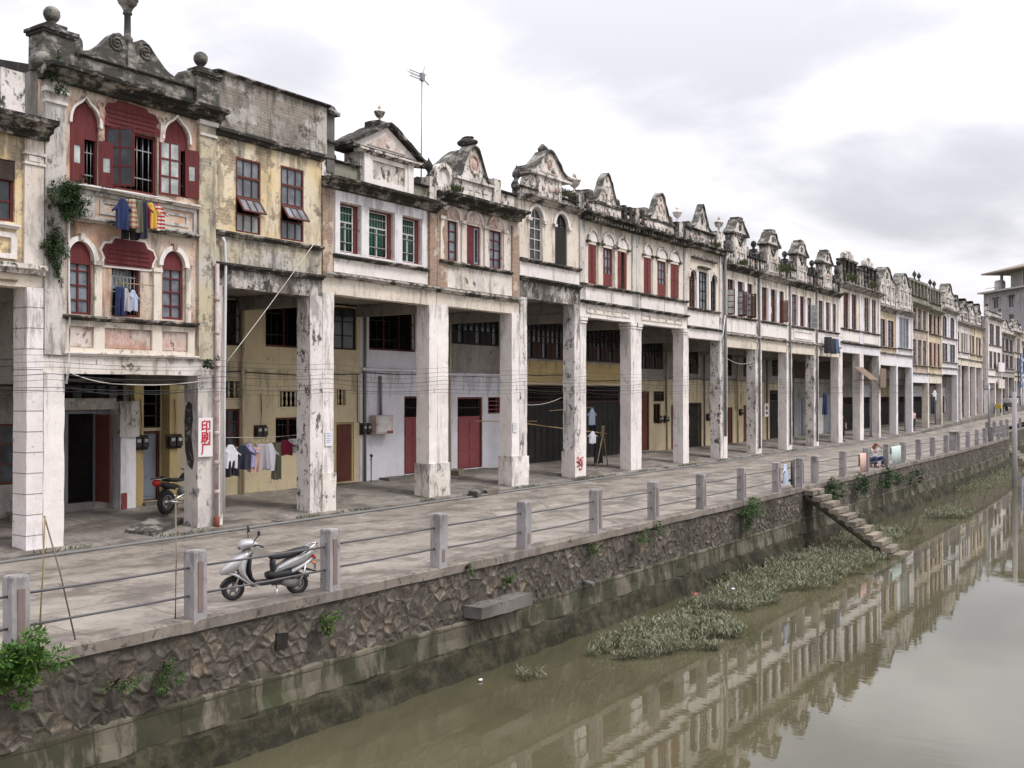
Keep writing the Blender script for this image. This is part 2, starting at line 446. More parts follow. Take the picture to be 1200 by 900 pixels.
    def sill(s, x0, x1, z, mat, y=-.06, par=None): return s.p('sill', MB().rbox(x0, x1, y, .1, z - .05, z + .03, .2, .008), mat, par)
    # ---- bulk
    def shell(s, beam, band, cor, holes, wm, bm=None, cm=None, cl=.5, cr=.5, base=None, bh=1.0, backs=None, cap=False, deep=9., wy=.06, bd=.42, roofm=True, cm2=None, pil=None, pilcap=None, side=None):
        w = s.w; cm = cm or W['white']; bm = bm or cm
        s.column(.008, cl, beam + .02, cm, base=base, bh=bh, cap=cap)
        s.column(w - cr, w - .008, beam + .02, cm2 or cm, base=base, bh=bh, cap=cap)
        s.rb('beam', bm, .010, w - .010, .03, bd, beam, band, cell=.35)
        s.p('wall', MB().plate(rect(.006, w - .006, band - .03, cor), holes, wy, .27), wm)
        if pil:
            s.pilaster(.01, cl - .04, band, cor - .2, pil, cap=pilcap); s.pilaster(w - cr + .04, w - .01, band, cor - .2, pil, cap=pilcap)
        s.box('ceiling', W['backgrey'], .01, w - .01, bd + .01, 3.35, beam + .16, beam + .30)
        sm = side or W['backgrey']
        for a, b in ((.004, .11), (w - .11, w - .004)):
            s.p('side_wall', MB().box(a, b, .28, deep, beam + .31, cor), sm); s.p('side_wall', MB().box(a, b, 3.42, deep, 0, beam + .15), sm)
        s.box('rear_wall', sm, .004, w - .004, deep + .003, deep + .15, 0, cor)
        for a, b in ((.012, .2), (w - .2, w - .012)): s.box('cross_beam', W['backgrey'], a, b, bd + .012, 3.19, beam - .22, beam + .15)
        if roofm:
            s.p('roof', MB().prof([(.45, cor - .02), (.45, cor + .12), (4.6, cor + 1.25), (deep + .3, cor + .12), (deep + .3, cor - .02)], .01, w - .01), TILE)
    def back(s, zones, feats, y=3.2):
        """zones: (z0,z1,mat); feats: (x0,x1,z0,z1,kind)"""
        w = s.w
        for (z0, z1, m) in zones:
            hs = [rect(f[0], f[1], f[2], f[3]) for f in feats if z0 < (f[2] + f[3]) / 2 < z1]
            s.p('back_wall', MB().plate(rect(.006, w - .006, z0, z1), hs, y, y + .2), m)
        g = random.Random(int(s.x0 * 10)); top = max(q[1] for q in zones); m = MB(); e = y - .03
        zz = g.uniform(3.9, 4.1) if top > 4.2 else top - .15
        m.tube([(.02, e, zz), (w * .4, e, zz - .05), (w - .02, e, zz + .02)], .014, 5); s.p('conduit', m, CABLE)
        xx = g.choice((.12, w - .16)); s.p('conduit', MB().tube([(xx, e, zz), (xx + .01, e, 2.4), (xx + .18, e, 2.3)], .013, 5), CABLE)
        if s.x0 > 20: xx = g.uniform(.1, .3); s.p('downpipe', MB().tube([(xx, y - .06, top - .05), (xx, y - .06, .35)], .045, 7), PIPEG if g.random() < .5 else W['backyellow'])
        for f in feats:
            x0, x1, z0, z1, k = f[:5]
            if k == 'win':
                o = s.frame(rect(x0 + .005, x1 - .005, z0 + .005, z1 - .005), y + .05, f[5] if len(f) > 5 else BRN, nx=max(2, int((x1 - x0) / .42)), nz=3, pane=GLS, bars=None)
            elif k == 'winopen':
                o = s.frame(rect(x0 + .005, x1 - .005, z0 + .005, z1 - .005), y + .05, f[5] if len(f) > 5 else BRN, nx=max(2, int((x1 - x0) / .6)), nz=1, pane=None, bars=7)
                s.shutter(x1 - .03, z0 + .04, z1 - .04, (x1 - x0) * .42, 35, y + .02, f[5] if len(f) > 5 else BRN, o, (2, 3), -1, GLW)
            elif k == 'none': pass
            elif k in ('door', 'doort'):
                mt = f[5] if len(f) > 5 else REDDOOR
                zt = z1 if k == 'door' else z0 + (z1 - z0) * .72
                m = MB().plate(rect(x0 + .004, x1 - .004, z0 + .004, z1 - .004), [rect(x0 + .07, x1 - .07, z0 + .02, z1 - .07)], y + .03, y + .13)
                o = s.p('door', m, f[6] if len(f) > 6 else mt)
                n = 2 if x1 - x0 > .95 else 1; lw = (x1 - x0 - .15) / n
                for i in range(n):
                    a = x0 + .075 + i * lw
                    lf = MB().box(a, a + lw - .008, y + .07, y + .11, z0 + .03, zt - .02)
                    for (q0, q1) in ((.05, .30), (.34, .62), (.66, .95)):
                        lf.box(a + .06, a + lw - .068, y + .055, y + .1, z0 + .03 + (zt - z0) * q0, z0 + (zt - z0) * q1 - .03)
                    s.p('door_leaf', lf, mt, o)
                if k == 'doort':
                    s.bars(x0 + .07, x1 - .07, zt + .02, z1 - .07, y + .08, 8, IRON, o, 1)
                    s.p('transom', MB().box(x0 + .06, x1 - .06, y + .06, y + .12, zt - .02, zt + .03), mt, o)
                s.p('doorstep', MB().rbox(x0 - .05, x1 + .05, y - .28, y - .004, z0 - .22, z0 - .02, .25, .015), W['oldgrey'], o)
            elif k == 'vent':
                n = max(3, int((x1 - x0) / .16)); m = MB().plate(rect(x0 + .004, x1 - .004, z0 + .004, z1 - .004), [rect(x0 + .04, x1 - .04, z0 + .04, z1 - .04)], y - .02, y + .1)
                for i in range(1, n):
                    x = x0 + (x1 - x0) * i / n; m.lathe([(.02, z0 + .04), (.035, z0 + (z1 - z0) * .3), (.016, z0 + (z1 - z0) * .5), (.035, z0 + (z1 - z0) * .7), (.02, z1 - .04)], x, y + .04, 0, 6)
                s.p('vent', m, f[5] if len(f) > 5 else W['backyellow'])
            elif k == 'slats':
                m = MB().plate(rect(x0 + .004, x1 - .004, z0 + .004, z1 - .004), [rect(x0 + .04, x1 - .04, z0 + .04, z1 - .04)], y - .01, y + .1)
                for i in range(1, 4): m.box(x0 + .03, x1 - .03, y + .02, y + .06, z0 + (z1 - z0) * i / 4 - .02, z0 + (z1 - z0) * i / 4 + .02)
                s.p('vent', m, f[5] if len(f) > 5 else BRN)
            elif k == 'gate':
                o = s.p('gate', MB().plate(rect(x0 + .01, x1 - .01, z0 + .01, z1 - .01), [rect(x0 + .05, x1 - .05, z0 + .05, z1 - .05)], y - .05, y - .01), IRON)
                s.bars(x0 + .04, x1 - .04, z0 + .04, z1 - .04, y - .03, int((x1 - x0) / .13), IRON, o, 5, .011)
            elif k == 'shop':     # dark folding timber boards under a lattice
                zt = z0 + (z1 - z0) * .78; n = int((x1 - x0) / .42); m = MB()
                for i in range(n):
                    a = x0 + (x1 - x0) * i / n; m.box(a + .008, a + (x1 - x0) / n - .008, y + .08, y + .12, z0 + .01, zt - .03)
                    m.box(a + .07, a + (x1 - x0) / n - .07, y + .066, y + .1, z0 + .2, zt - .9)
                o = s.p('door', m, BLK)
                s.p('transom', MB().box(x0 + .01, x1 - .01, y + .05, y + .13, zt - .02, zt + .06), DRK, o)
                s.bars(x0 + .03, x1 - .03, zt + .07, z1 - .02, y + .09, int((x1 - x0) / .2), DRK, o, 2, .014)
            elif k == 'upshop':   # dark boarded upper window
                n = int((x1 - x0) / .36); m = MB()
                m.plate(rect(x0 + .006, x1 - .006, z0 + .006, z1 - .006), [rect(x0 + .07, x1 - .07, z0 + .07, z1 - .07)], y + .02, y + .1)
                for i in range(n):
                    a = x0 + .06 + (x1 - x0 - .12) * i / n; b = a + (x1 - x0 - .12) / n
                    if i % 3 != 1: m.box(a + .01, b - .01, y + .055, y + .085, z0 + .06, z0 + (z1 - z0) * .45)
                    m.box(a - .015, a + .015, y + .04, y + .09, z0 + .06, z1 - .06)
                for q in (.45, .62, .8): m.box(x0 + .05, x1 - .05, y + .045, y + .085, z0 + (z1 - z0) * q - .015, z0 + (z1 - z0) * q + .015)
                o = s.p('window', m, f[5] if len(f) > 5 else DRK)
                s.p('pane', MB().box(x0 + .05, x1 - .05, y + .1, y + .108, z0 + .05, z1 - .05), GLS, o)
def top_at(out, x):
    best = -1e9; n = len(out)
    for i in range(n):
        a, b = out[i], out[(i + 1) % n]
        if min(a[0], b[0]) - 1e-9 <= x <= max(a[0], b[0]) + 1e-9 and abs(a[0] - b[0]) > 1e-9:
            t = (x - a[0]) / (b[0] - a[0]); best = max(best, a[1] + t * (b[1] - a[1]))
    return best
def span_at(out, z):
    xs = []; n = len(out)
    for i in range(n):
        a, b = out[i], out[(i + 1) % n]
        if min(a[1], b[1]) - 1e-9 <= z <= max(a[1], b[1]) + 1e-9 and abs(a[1] - b[1]) > 1e-9:
            t = (z - a[1]) / (b[1] - a[1]); xs.append(a[0] + t * (b[0] - a[0]))
    return (min(xs), max(xs)) if xs else (min(p[0] for p in out), max(p[0] for p in out))
URN = [(.10, 0), (.10, .06), (.05, .10), (.045, .22), (.12, .26), (.20, .36), (.21, .44), (.24, .46), (.24, .50), (.12, .54), (.06, .60), (.08, .66), (.02, .78)]
def urn(h, x, z, sc, mat, y=.2, pr=URN, name='urn'):
    return h.p(name, MB().lathe([(r * sc, q * sc) for r, q in pr], x, y, z), mat)
BUD = [(.10, 0), (.10, .08), (.05, .14), (.06, .22), (.15, .34), (.16, .44), (.10, .56), (.03, .66), (.01, .74)]
# ------------------------------------------------------------------ the houses, near to far
def scroll_curve(pts, n=6):      # catmull-rom through points
    out = []
    P = [pts[0]] + list(pts) + [pts[-1]]
    for i in range(1, len(P) - 2):
        p0, p1, p2, p3 = P[i - 1:i + 3]
        for k in range(n):
            t = k / n
            out.append(tuple(.5 * (2 * p1[a] + (p2[a] - p0[a]) * t + (2 * p0[a] - 5 * p1[a] + 4 * p2[a] - p3[a]) * t * t + (3 * p1[a] - p0[a] - 3 * p2[a] + p3[a]) * t ** 3) for a in (0, 1)))
    out.append(tuple(pts[-1])); return out
def coping_strip(h, pts, mat, y0, y1, t=.07, name='coping', par=None):
    J = lambda x, z, k: noise.noise(Vector((x * 4.1 + h.x0, z * 4.1, k))) * .045
    m = MB(); P = []
    for a, b in zip(pts, pts[1:]):
        q = max(1, int(math.hypot(b[0] - a[0], b[1] - a[1]) / .16)); P += [(a[0] + (b[0] - a[0]) * i / q, a[1] + (b[1] - a[1]) * i / q) for i in range(q)]
    P.append(pts[-1])
    secs = [[(x, y0 + J(x, z, 1) * .7, z), (x, y1, z), (x, y1, z + t + J(x, z, 2)), (x, y0 + J(x, z, 3) * .7, z + t + J(x, z, 4))] for x, z in P]
    m.loft(secs, sm=False); return h.p(name, m, mat, par)

def knobs(h, x0, x1, y, z, n, mat=None, r=.075):
    m = MB()
    for i in range(n):
        x = x0 + (x1 - x0) * (i + .5) / n; m.ball((x, y, z + .03 * math.sin(i * 5)), r, .045, r * 1.3, 8, 5)
    return h.p('relief', m, mat or W['relief'])
# --- H0 : yellow house cut by the left edge
def house0():
    h = House(6.9, 4.97, 0, 'pale yellow shophouse with framed balcony panels at the far left edge')
    win = rect(2.6, 4.38, 6.72, 7.95); w2 = rect(.6, 2.1, 6.72, 7.95)
    h.shell(5.44, 5.78, 8.7, [win, w2], W['yellow'], bm=W['cream'], cm=W['block'], cl=.42, cr=.36,
            backs=None)
    h.pilaster(h.w - .42, h.w - .01, 5.8, 8.45, W['pinkish'], cap=W['white'])
    o = h.frame(win, .12, RED, nx=4, nz=3); h.box('lintel', DRK, 2.62, 4.36, .07, .14, 7.55, 7.93, par=o)
    h.frame(w2, .12, RED, nx=4, nz=3)
    h.ledge(6.62, W['white'], 'sill', .1, .1, .03, 4.42)
    for a, b in ((.1, 2.2), (2.3, 4.40)):
        h.p('panel_frame', MB().plate(rect(a, b, 5.98, 6.5), [rect(a + .12, b - .12, 6.08, 6.4)], .0, .09), W['white'])
    h.ledge(5.8, W['parwhite'], 'ledge', .16, .22); h.ledge(5.55, W['yellow'], 'ledge', .05, .06, .02, 4.4)
    h.cornice(8.82, MO['cor'], .45, .36, x1=h.w + .06)
    h.p('parapet', MB().rbox(.02, h.w - .4, .08, .36, 8.85, 9.25, .3, .02), MO['stone'])
    h.p('parapet', MB().rbox(4.05, 4.55, .0, .4, 8.85, 9.75, .3, .02), W['greycol'])
    h.p('pediment', MB().plate(scroll_curve([(0, 9.2), (.8, 9.3), (1.6, 10.0), (2.3, 10.4), (3.0, 9.9), (3.6, 9.35), (4.0, 9.2)]) + [(4.0, 9.0), (0, 9.0)], [], .1, .34), MO['stone'])
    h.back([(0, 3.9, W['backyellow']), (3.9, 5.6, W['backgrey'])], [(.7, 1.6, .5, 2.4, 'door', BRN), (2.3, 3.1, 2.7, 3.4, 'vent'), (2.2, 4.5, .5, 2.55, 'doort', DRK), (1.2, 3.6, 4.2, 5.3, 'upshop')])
    return h
# --- H1 : tall house with oxblood windows and scrolled gable
def house1():
    h = House(11.87, 4.36, 0, 'tall three-tier house with oxblood ogee windows under a grey scrolled gable')
    w = h.w
    A1 = arch(.62, 1.28, 7.70, 9.0, 9.58, 'ogee'); A3 = arch(2.92, 3.62, 7.86, 9.12, 9.70, 'ogee')
    C = rect(1.42, 2.76, 7.78, 9.12)
    B1 = arch(.55, 1.12, 4.97, 6.12, 6.52); B3 = arch(2.90, 3.48, 5.0, 6.22, 6.58); B2 = rect(1.60, 2.32, 4.99, 6.08)
    h.shell(3.72, 4.13, 10.0, [A1, A3, C, B1, B3, B2], W['peach'], bm=W['whitedirty'], cm=W['white'], cl=.46, cr=.5, cm2=W['greyplain'], bh=.4)
    # pilasters either side, grey and worn
    h.pilaster(.006, .46, 4.1, 9.8, W['greyplain'], -.03); h.pilaster(w - .5, w - .006, 4.1, 9.8, W['ygrey'], -.03)
    h.p('capital', MB().box(-.02, .5, -.1, .08, 9.5, 9.6).box(0, .48, -.07, .08, 9.28, 9.34), W['white'])
    h.p('capital', MB().box(w - .54, w + .02, -.1, .08, 9.66, 9.76).box(w - .5, w, -.07, .08, 9.4, 9.46), W['white'])
    # third-floor windows
    o = h.frame(A1, .13, RED, .05, .06, 2, 1, None)
    h.p('panel', MB().plate([(p[0], max(p[1], 8.72)) for p in inset(A1, .03)], [], .10, .14), RED, o)
    h.bars(.95, 1.22, 7.74, 8.7, .2, 3, STEEL, o, 2, .008)
    h.shutter(.60, 7.72, 8.98, .36, 6, .05, RED, o, 'eye', 1, GLW); h.shutter(1.30, 7.72, 8.72, .30, 172, .08, RED, o, 'eye', -1, GLW)
    h.shutter(1.27, 7.70, 8.74, .33, -20, .05, RED, o, 'eye', 1, GLW) 
    h.archring(.95, 9.0, .33, .58, .055, 0., W['white'], True)
    o = h.frame(C, .13, RED, .06, .06, 1, 1, None, bars=7); h.bars(1.48, 2.70, 7.82, 9.08, .2, 8, STEEL, o, 2, .011)
    h.shutter(1.44, 7.80, 9.08, .62, -52, .08, RED, o, (2, 3), 1, GLS)
    # shaped boarded header over the centre window
    hd = [(1.38, 9.10), (2.80, 9.14), (2.82, 9.26), (2.72, 9.36), (2.78, 9.46), (2.70, 9.60), (2.52, 9.62), (2.44, 9.70), (1.74, 9.72), (1.66, 9.64), (1.50, 9.62), (1.42, 9.48), (1.48, 9.36), (1.36, 9.24)]
    m = MB().plate(hd, [], .035, .12)
    for z in (9.2, 9.3, 9.4, 9.5): m.box(1.5, 2.68, .018, .05, z, z + .03)
    h.p('header', m, RED, o)
    o = h.frame(A3, .13, RED, .05, .06, 1, 1, None)
    h.p('panel', MB().plate([(p[0], max(p[1], 8.95)) for p in inset(A3, .03)], [], .10, .14), RED, o)
    h.bars(3.0, 3.55, 7.9, 8.94, .2, 5, STEEL, o, 2, .008)
    h.shutter(2.80, 7.84, 9.08, .52, -8, .03, RED, o, (2, 3), 1, GLW); h.shutter(3.52, 7.88, 9.0, .34, -12, .05, RED, o, 'eye', 1, GLW)
    h.archring(3.27, 9.12, .35, .58, .055, 0., W['white'], True)
    for x in (1.31, 2.86):
        m = MB().ring((x, .04, 9.52), .07, .028, 16, 6); m.prof([(.02, 9.02), (.09, 9.02), (.09, 9.46), (.0, 9.46), (-.01, 9.3)], x - .06, x + .06)
        h.p('scroll_bracket', m, W['relief'])
    h.ledge(7.68, W['whitedirty'], 'sill', .12, .1, .5, w - .52)
    h.p('panel_frame', MB().plate(rect(.5, w - .54, 7.02, 7.62), [rect(1.16, w - .62, 7.1, 7.54)], .015, .09), W['greyplain'])
    h.p('panel_frame', MB().plate(rect(1.3, w - .74, 7.17, 7.47), [rect(1.38, w - .82, 7.23, 7.41)], .035, .09), W['greyplain'])
    h.ledge(6.98, MO['corw'], 'ledge', .15, .1, .47, w - .52)
    # second-floor windows
    for A, x0, x1, zs in ((B1, .55, 1.12, 6.12), (B3, 2.90, 3.48, 6.22)):
        o = h.frame(A, .11, RED, .055, .07, 2, 5, GLP)
        h.p('panel', MB().plate([(p[0], max(p[1], zs - .08)) for p in inset(A, .03)], [], .085, .12), RED, o)
        h.archring((x0 + x1) / 2, zs, (x1 - x0) / 2 + .015, A[8][1] - zs + .01, .11, -.01, W['white'], ext=.0)
        h.p('keystone', MB().box((x0 + x1) / 2 - .05, (x0 + x1) / 2 + .05, -.05, .06, A[8][1] + .03, A[8][1] + .17), W['relief'])
    for x in (1.24, 2.73):
        h.p('pilaster', MB().rbox(x - .09, x + .09, .0, .09, 4.95, 6.1, .2, .006).box(x - .12, x + .12, -.03, .08, 6.05, 6.14), W['cream'])
    h.p('pilaster', MB().rbox(3.52, 3.66, .0, .09, 4.95, 6.2, .2, .006), W['cream'])
    o = h.frame(B2, .13, RED, .05, .06, 1, 1, None); h.bars(1.64, 2.28, 5.03, 6.04, .16, 7, STEEL, o, 3, .010)
    h.box('curtain', GLW, 1.64, 2.26, .30, .31, 5.62, 6.05, par=o)
    hd = [(1.37, 6.08), (2.58, 6.10), (2.60, 6.22), (2.68, 6.36), (2.62, 6.50), (2.48, 6.54), (2.40, 6.68), (1.66, 6.68), (1.58, 6.56), (1.42, 6.54), (1.34, 6.40), (1.42, 6.24)]
    m = MB().plate(hd, [], .01, .1)
    for z in (6.14, 6.24, 6.34, 6.44): m.box(1.46, 2.5, -.01, .03, z, z + .03)
    h.p('header', m, RED, o)
    h.p('arch_moulding', MB().plate(coff(hd, .05), [hd], .03, .075), W['white'], o)
    h.ledge(4.90, MO['ledge'], 'sill', .15, .1, .40, w - .56)
    hs = [rect(.56, 1.14, 4.26, 4.72), rect(1.4, 2.6, 4.26, 4.72), rect(2.86, 3.58, 4.26, 4.72)]
    h.p('panel_frame', MB().plate(rect(.42, w - .6, 4.16, 4.84), hs, .0, .09), W['cream'])
    for q in hs: h.p('relief_panel', MB().plate(inset(q, .03), [], .05, .09), W['relief'])
    h.ledge(4.14, W['whitedirty'], 'ledge', .08, .08, .42, w - .52)
    # top : cornice, parapet, scrolled gable, piers with balls
    h.cornice(10.05, MO['cor'], .42, .30, x0=-.10, x1=w + .10)
    h.rb('parapet', MO['stone'], .6, 3.74, .05, .4, 10.03, 10.46, amp=.01)
    h.ledge(10.47, MO['black'], 'coping', .07, .07, .56, 3.78, y=.05)
    g = scroll_curve([(.60, 10.55), (1.0, 10.62), (1.35, 10.84), (1.62, 11.14), (1.80, 11.22), (1.94, 11.1)], 5) + [(1.96, 11.0), (2.18, 11.0)] + scroll_curve([(2.22, 11.12), (2.36, 11.24), (2.56, 11.16), (2.8, 10.92), (3.1, 10.68), (3.55, 10.58)], 5)
    o = h.p('gable', MB().plate(g + [(3.60, 10.48), (.58, 10.48)], [], .08, .36), MO['stone'])
    for x, sg in ((1.72, 1), (2.45, -1)):
        m = MB(); pts = []
        for i in range(34):
            a = i * .42; rr = .20 - .0055 * i; pts.append((x + sg * rr * math.cos(a + 1.2), .075, 10.98 + rr * math.sin(a + 1.2)))
        m.tube(pts, .026, 5); h.p('scroll', m, MO['stone'], o)
    h.rb('finial_column', MO['stone'], 1.97, 2.17, .02, .38, 10.5, 11.1, amp=.006)
    h.p('finial_urn', MB().lathe([(.11, 11.05), (.12, 11.2), (.075, 11.26), (.07, 11.72), (.10, 11.74), (.10, 11.78), (.085, 11.80), (.13, 11.9), (.20, 11.98), (.21, 12.03), (.23, 12.05), (.23, 12.10), (.15, 12.12), (.05, 12.3)], 2.07, .2, 0, 18), MO['stone'])
    for x0, x1, zb, zt, sc in ((-.06, .62, 10.0, 10.76, 1.), (3.76, w + .05, 10.0, 10.86, .9)):
        h.rb('pier', MO['stone'], x0, x1, -.06, .5, zb, zt, cell=.25, amp=.012)
        m = MB().rbox(x0 - .07, x1 + .07, -.13, .57, zt, zt + .07, .2, .01).rbox(x0 - .04, x1 + .04, -.1, .54, zt - .06, zt, .2, .008)
        cx = (x0 + x1) / 2; m.rbox(cx - .22, cx + .22, .0, .44, zt + .07, zt + .19, .2, .008)
        h.p('pier_cap', m, MO['black'])
        h.p('ball_finial', MB().lathe([(.07, 0), (.06, .1), (.10, .14), (.14, .19), (.17, .27), (.165, .34), (.12, .41), (.05, .45)], cx, .22, zt + .15, 16), MO['stone'])
    for x, z in ((.74, 10.62), (3.62, 10.62)):
        h.p('scroll_block', MB().plate(rect(x - .14, x + .14, z - .18, z + .1)[:2] + [(x + .14 * math.cos(a), z + .1 + .14 * math.sin(a)) for a in [math.pi * i / 8 for i in range(9)]], [], .04, .4), MO['stone'])
    # little side dome seen left of the left pier
    h.p('scroll_block', MB().ball((-.02, .1, 10.12), .18, .3, .2), MO['stone'])
    # arcade back
    h.back([(0, 3.66, W['backgrey'])], [(2.50, 3.74, .62, 2.86, 'none'), (.5, 1.3, 1.2, 2.6, 'win'), (2.3, 4.1, 3.1, 3.6, 'upshop', BLK)])
    h.p('door_frame', MB().plate(rect(2.5, 3.74, .6, 2.88), [rect(2.58, 3.30, .62, 2.8)], 3.22, 3.3), GALV)
    h.p('door_leaf', MB().box(3.30, 3.34, 2.62, 3.2, .62, 2.78), BRN); h.p('door_leaf', MB().box(3.34, 3.74, 3.19, 3.23, .62, 2.86).box(3.38, 3.70, 3.18, 3.2, .8, 1.6).box(3.38, 3.70, 3.18, 3.2, 1.75, 2.7), GALV)
    h.box('lintel', W['greyplain'], 2.2, 3.76, 3.02, 3.19, 2.9, 3.18)
    h.rb('pier', W['whiteclean'], 3.78, 4.22, 2.86, 3.19, .3, 2.95, amp=.008); h.rb('pier_head', W['greyplain'], 3.72, 4.28, 2.8, 3.19, 2.2, 3.1, amp=.008)
    h.rb('pier_foot', REDDOOR, 3.80, 3.95, 2.83, 2.86, .3, .8, amp=.004)
    # long black patch on the street pier's inner face
    m = MB(); q = [(.10, 1.72), (.16, 1.5), (.30, 1.6), (.40, 1.95), (.43, 2.6), (.40, 2.95), (.3, 3.12), (.18, 3.05), (.14, 2.7), (.2, 2.3)]
    q = [(.02 + a * 1.05, b) for a, b in q]
    m.M = Matrix.Translation((w - .515, 0, 0)) @ Matrix.Rotation(R(90), 4, 'Z'); m.plate(q, [], -.006, .004)
    h.p('black_patch', m, MO['black'])
    # plumbing
    m = MB().tube([(.50, -.07, 7.65), (.50, -.07, 5.6), (.53, -.07, 4.9), (.52, -.07, 3.9), (.46, -.07, 3.5)], .026, 8).tube([(.50, -.07, 7.55), (.3, -.07, 7.62)], .022, 6)
    h.p('downpipe', m, PIPEW)
    m = MB().tube([(w - .02, -.09, 6.4), (w - .02, -.09, .3)], .05, 8)
    for z in (.9, 1.6, 2.3, 3.1, 3.9, 4.7, 5.5): m.lathe([(.05, 0), (.068, .01), (.068, .09), (.05, .1)], w - .02, -.09, z, 8)
    o = h.p('downpipe', m, RUSTW); h.p('pipe_shoe', MB().lathe([(.075, 0), (.07, .34), (.055, .36)], w - .02, -.09, .02, 10), RUST, o)
    return h
def coff(pts, d): return inset(pts, -d)

# --- H2 : plain-parapet yellow house with two tall sash windows
def house2():
    h = House(16.23, 3.59, 0, 'narrow yellow house with two tall sash windows under a blank brick parapet')
    w = h.w; W1 = rect(.66, 1.46, 7.28, 9.12); W2 = rect(2.13, 2.94, 7.28, 9.18)
    h.shell(5.88, 6.36, 9.6, [W1, W2], W['yellow'], bm=W['pardark'], cm=W['white'], cl=.24, cr=.46, cm2=W['greycol'], bh=.9, roofm=False)
    for k, q in enumerate((W1, W2)):
        x0, x1, z0, z1 = q[0][0], q[1][0], q[0][1], q[2][1]; H = z1 - z0
        hs = [rect(x0 + .05, x1 - .05, z0 + .04, z0 + H * .24), rect(x0 + .05, x1 - .05, z0 + H * .26, z0 + H * .46), rect(x0 + .05, x1 - .05, z0 + H * .49, z0 + H * .73), rect(x0 + .05, x1 - .05, z0 + H * .76, z1 - .05)]
        m = MB().plate(q, hs, .06, .14)
        for i in (1, 2):
            x = x0 + (x1 - x0) * i / 3
            for a, b in ((.03, .24), (.49, .73), (.76, .98)): m.box(x - .014, x + .014, .075, .125, z0 + H * a, z0 + H * b)
        o = h.p('window', m, BRN)
        for i, q2 in enumerate(hs):
            if i in (2, 3): h.p('pane', MB().plate(inset(q2, -.02), [], .10, .108), GLP, o)
            if i == 0: h.p('pane', MB().plate(inset(q2, -.02), [], .10, .108), GLW if k == 0 else GLP, o)
        s_ = MB(); s_.M = Matrix.Translation((0, .08, z0 + H * .46)) @ Matrix.Rotation(R(-36), 4, 'X') @ Matrix.Translation((0, 0, -.46))
        s_.plate(rect(x0 + .03, x1 - .03, 0, .44), [rect(x0 + .08 + j * (x1 - x0 - .12) / 3, x0 + .04 + (j + 1) * (x1 - x0 - .12) / 3, .04, .40) for j in range(3)], -.035, 0)
        so = h.p('sash', s_, BRN, o)
        s_ = MB(); s_.M = Matrix.Translation((0, .08, z0 + H * .46)) @ Matrix.Rotation(R(-36), 4, 'X') @ Matrix.Translation((0, 0, -.46)); s_.box(x0 + .05, x1 - .05, -.02, -.014, .02, .42)
        h.p('pane', s_, GLP, o)
    h.ledge(7.18, MO['ledge'], 'sill', .10, .12, .02, w - .02)
    h.p('spandrel', MB().rbox(.02, w - .02, .03, .065, 6.42, 7.12, .3, .008), W['ygrey'])
    h.ledge(6.40, MO['black'], 'ledge', .13, .14)
    h.ledge(9.62, MO['black'], 'ledge', .14, .2)
    h.rb('parapet', W['brickgrey'], .01, w + .15, .0, .3, 9.68, 11.02, cell=.3, amp=.015)
    h.ledge(11.05, MO['black'], 'coping', .12, .08, .0, w + .2)
    h.rb('pier', W['oldgrey'], w + .17, w + .46, .02, .5, 9.3, 10.9, cell=.25, amp=.012)
    h.p('pier_cap', MB().rbox(w + .16, w + .56, -.06, .58, 10.1, 10.18, .2, .01).rbox(w + .16, w + .58, -.08, .6, 10.86, 10.96, .2, .01).prof([(-.04, 10.96), (.56, 10.96), (.4, 11.15), (.1, 11.15)], w + .17, w + .53), MO['black'])
    h.rb('roof', TILE, .02, w - .02, .35, 9.0, 9.62, 9.75)
    h.back([(0, 4.2, W['backyellow']), (4.2, 6.0, W['backyellow'])], [(2.93, 3.56, 3.13, 3.69, 'vent'), (2.75, 3.54, 1.78, 2.86, 'win'), (2.6, 3.56, 4.66, 6.0 - .05, 'winopen', DRK), (.5, 1.4, 4.66, 5.9, 'win', DRK), (.24, .84, .5, 2.32, 'door', GALV, BRN), (.24, .84, 2.4, 3.66, 'slats', BLK)])
    h.rb('post', W['backochre'], -.08, .20, 3.02, 3.19, .3, 3.7, amp=.008); h.rb('post', W['backochre'], .88, 1.12, 2.86, 3.19, .3, 3.7, amp=.008)
    m = MB().tube([(w - .05, 3.1, 5.9), (w - .05, 3.1, .35)], .05, 8); h.p('downpipe', m, W['backyellow'])
    h.p('downpipe', MB().tube([(.16, -.07, 7.05), (.22, -.07, 6.95), (.25, -.07, 6.4), (.24, -.07, 5.3), (.22, -.07, 3.4), (.21, -.07, .4)], .035, 8), PIPEW)
    return h
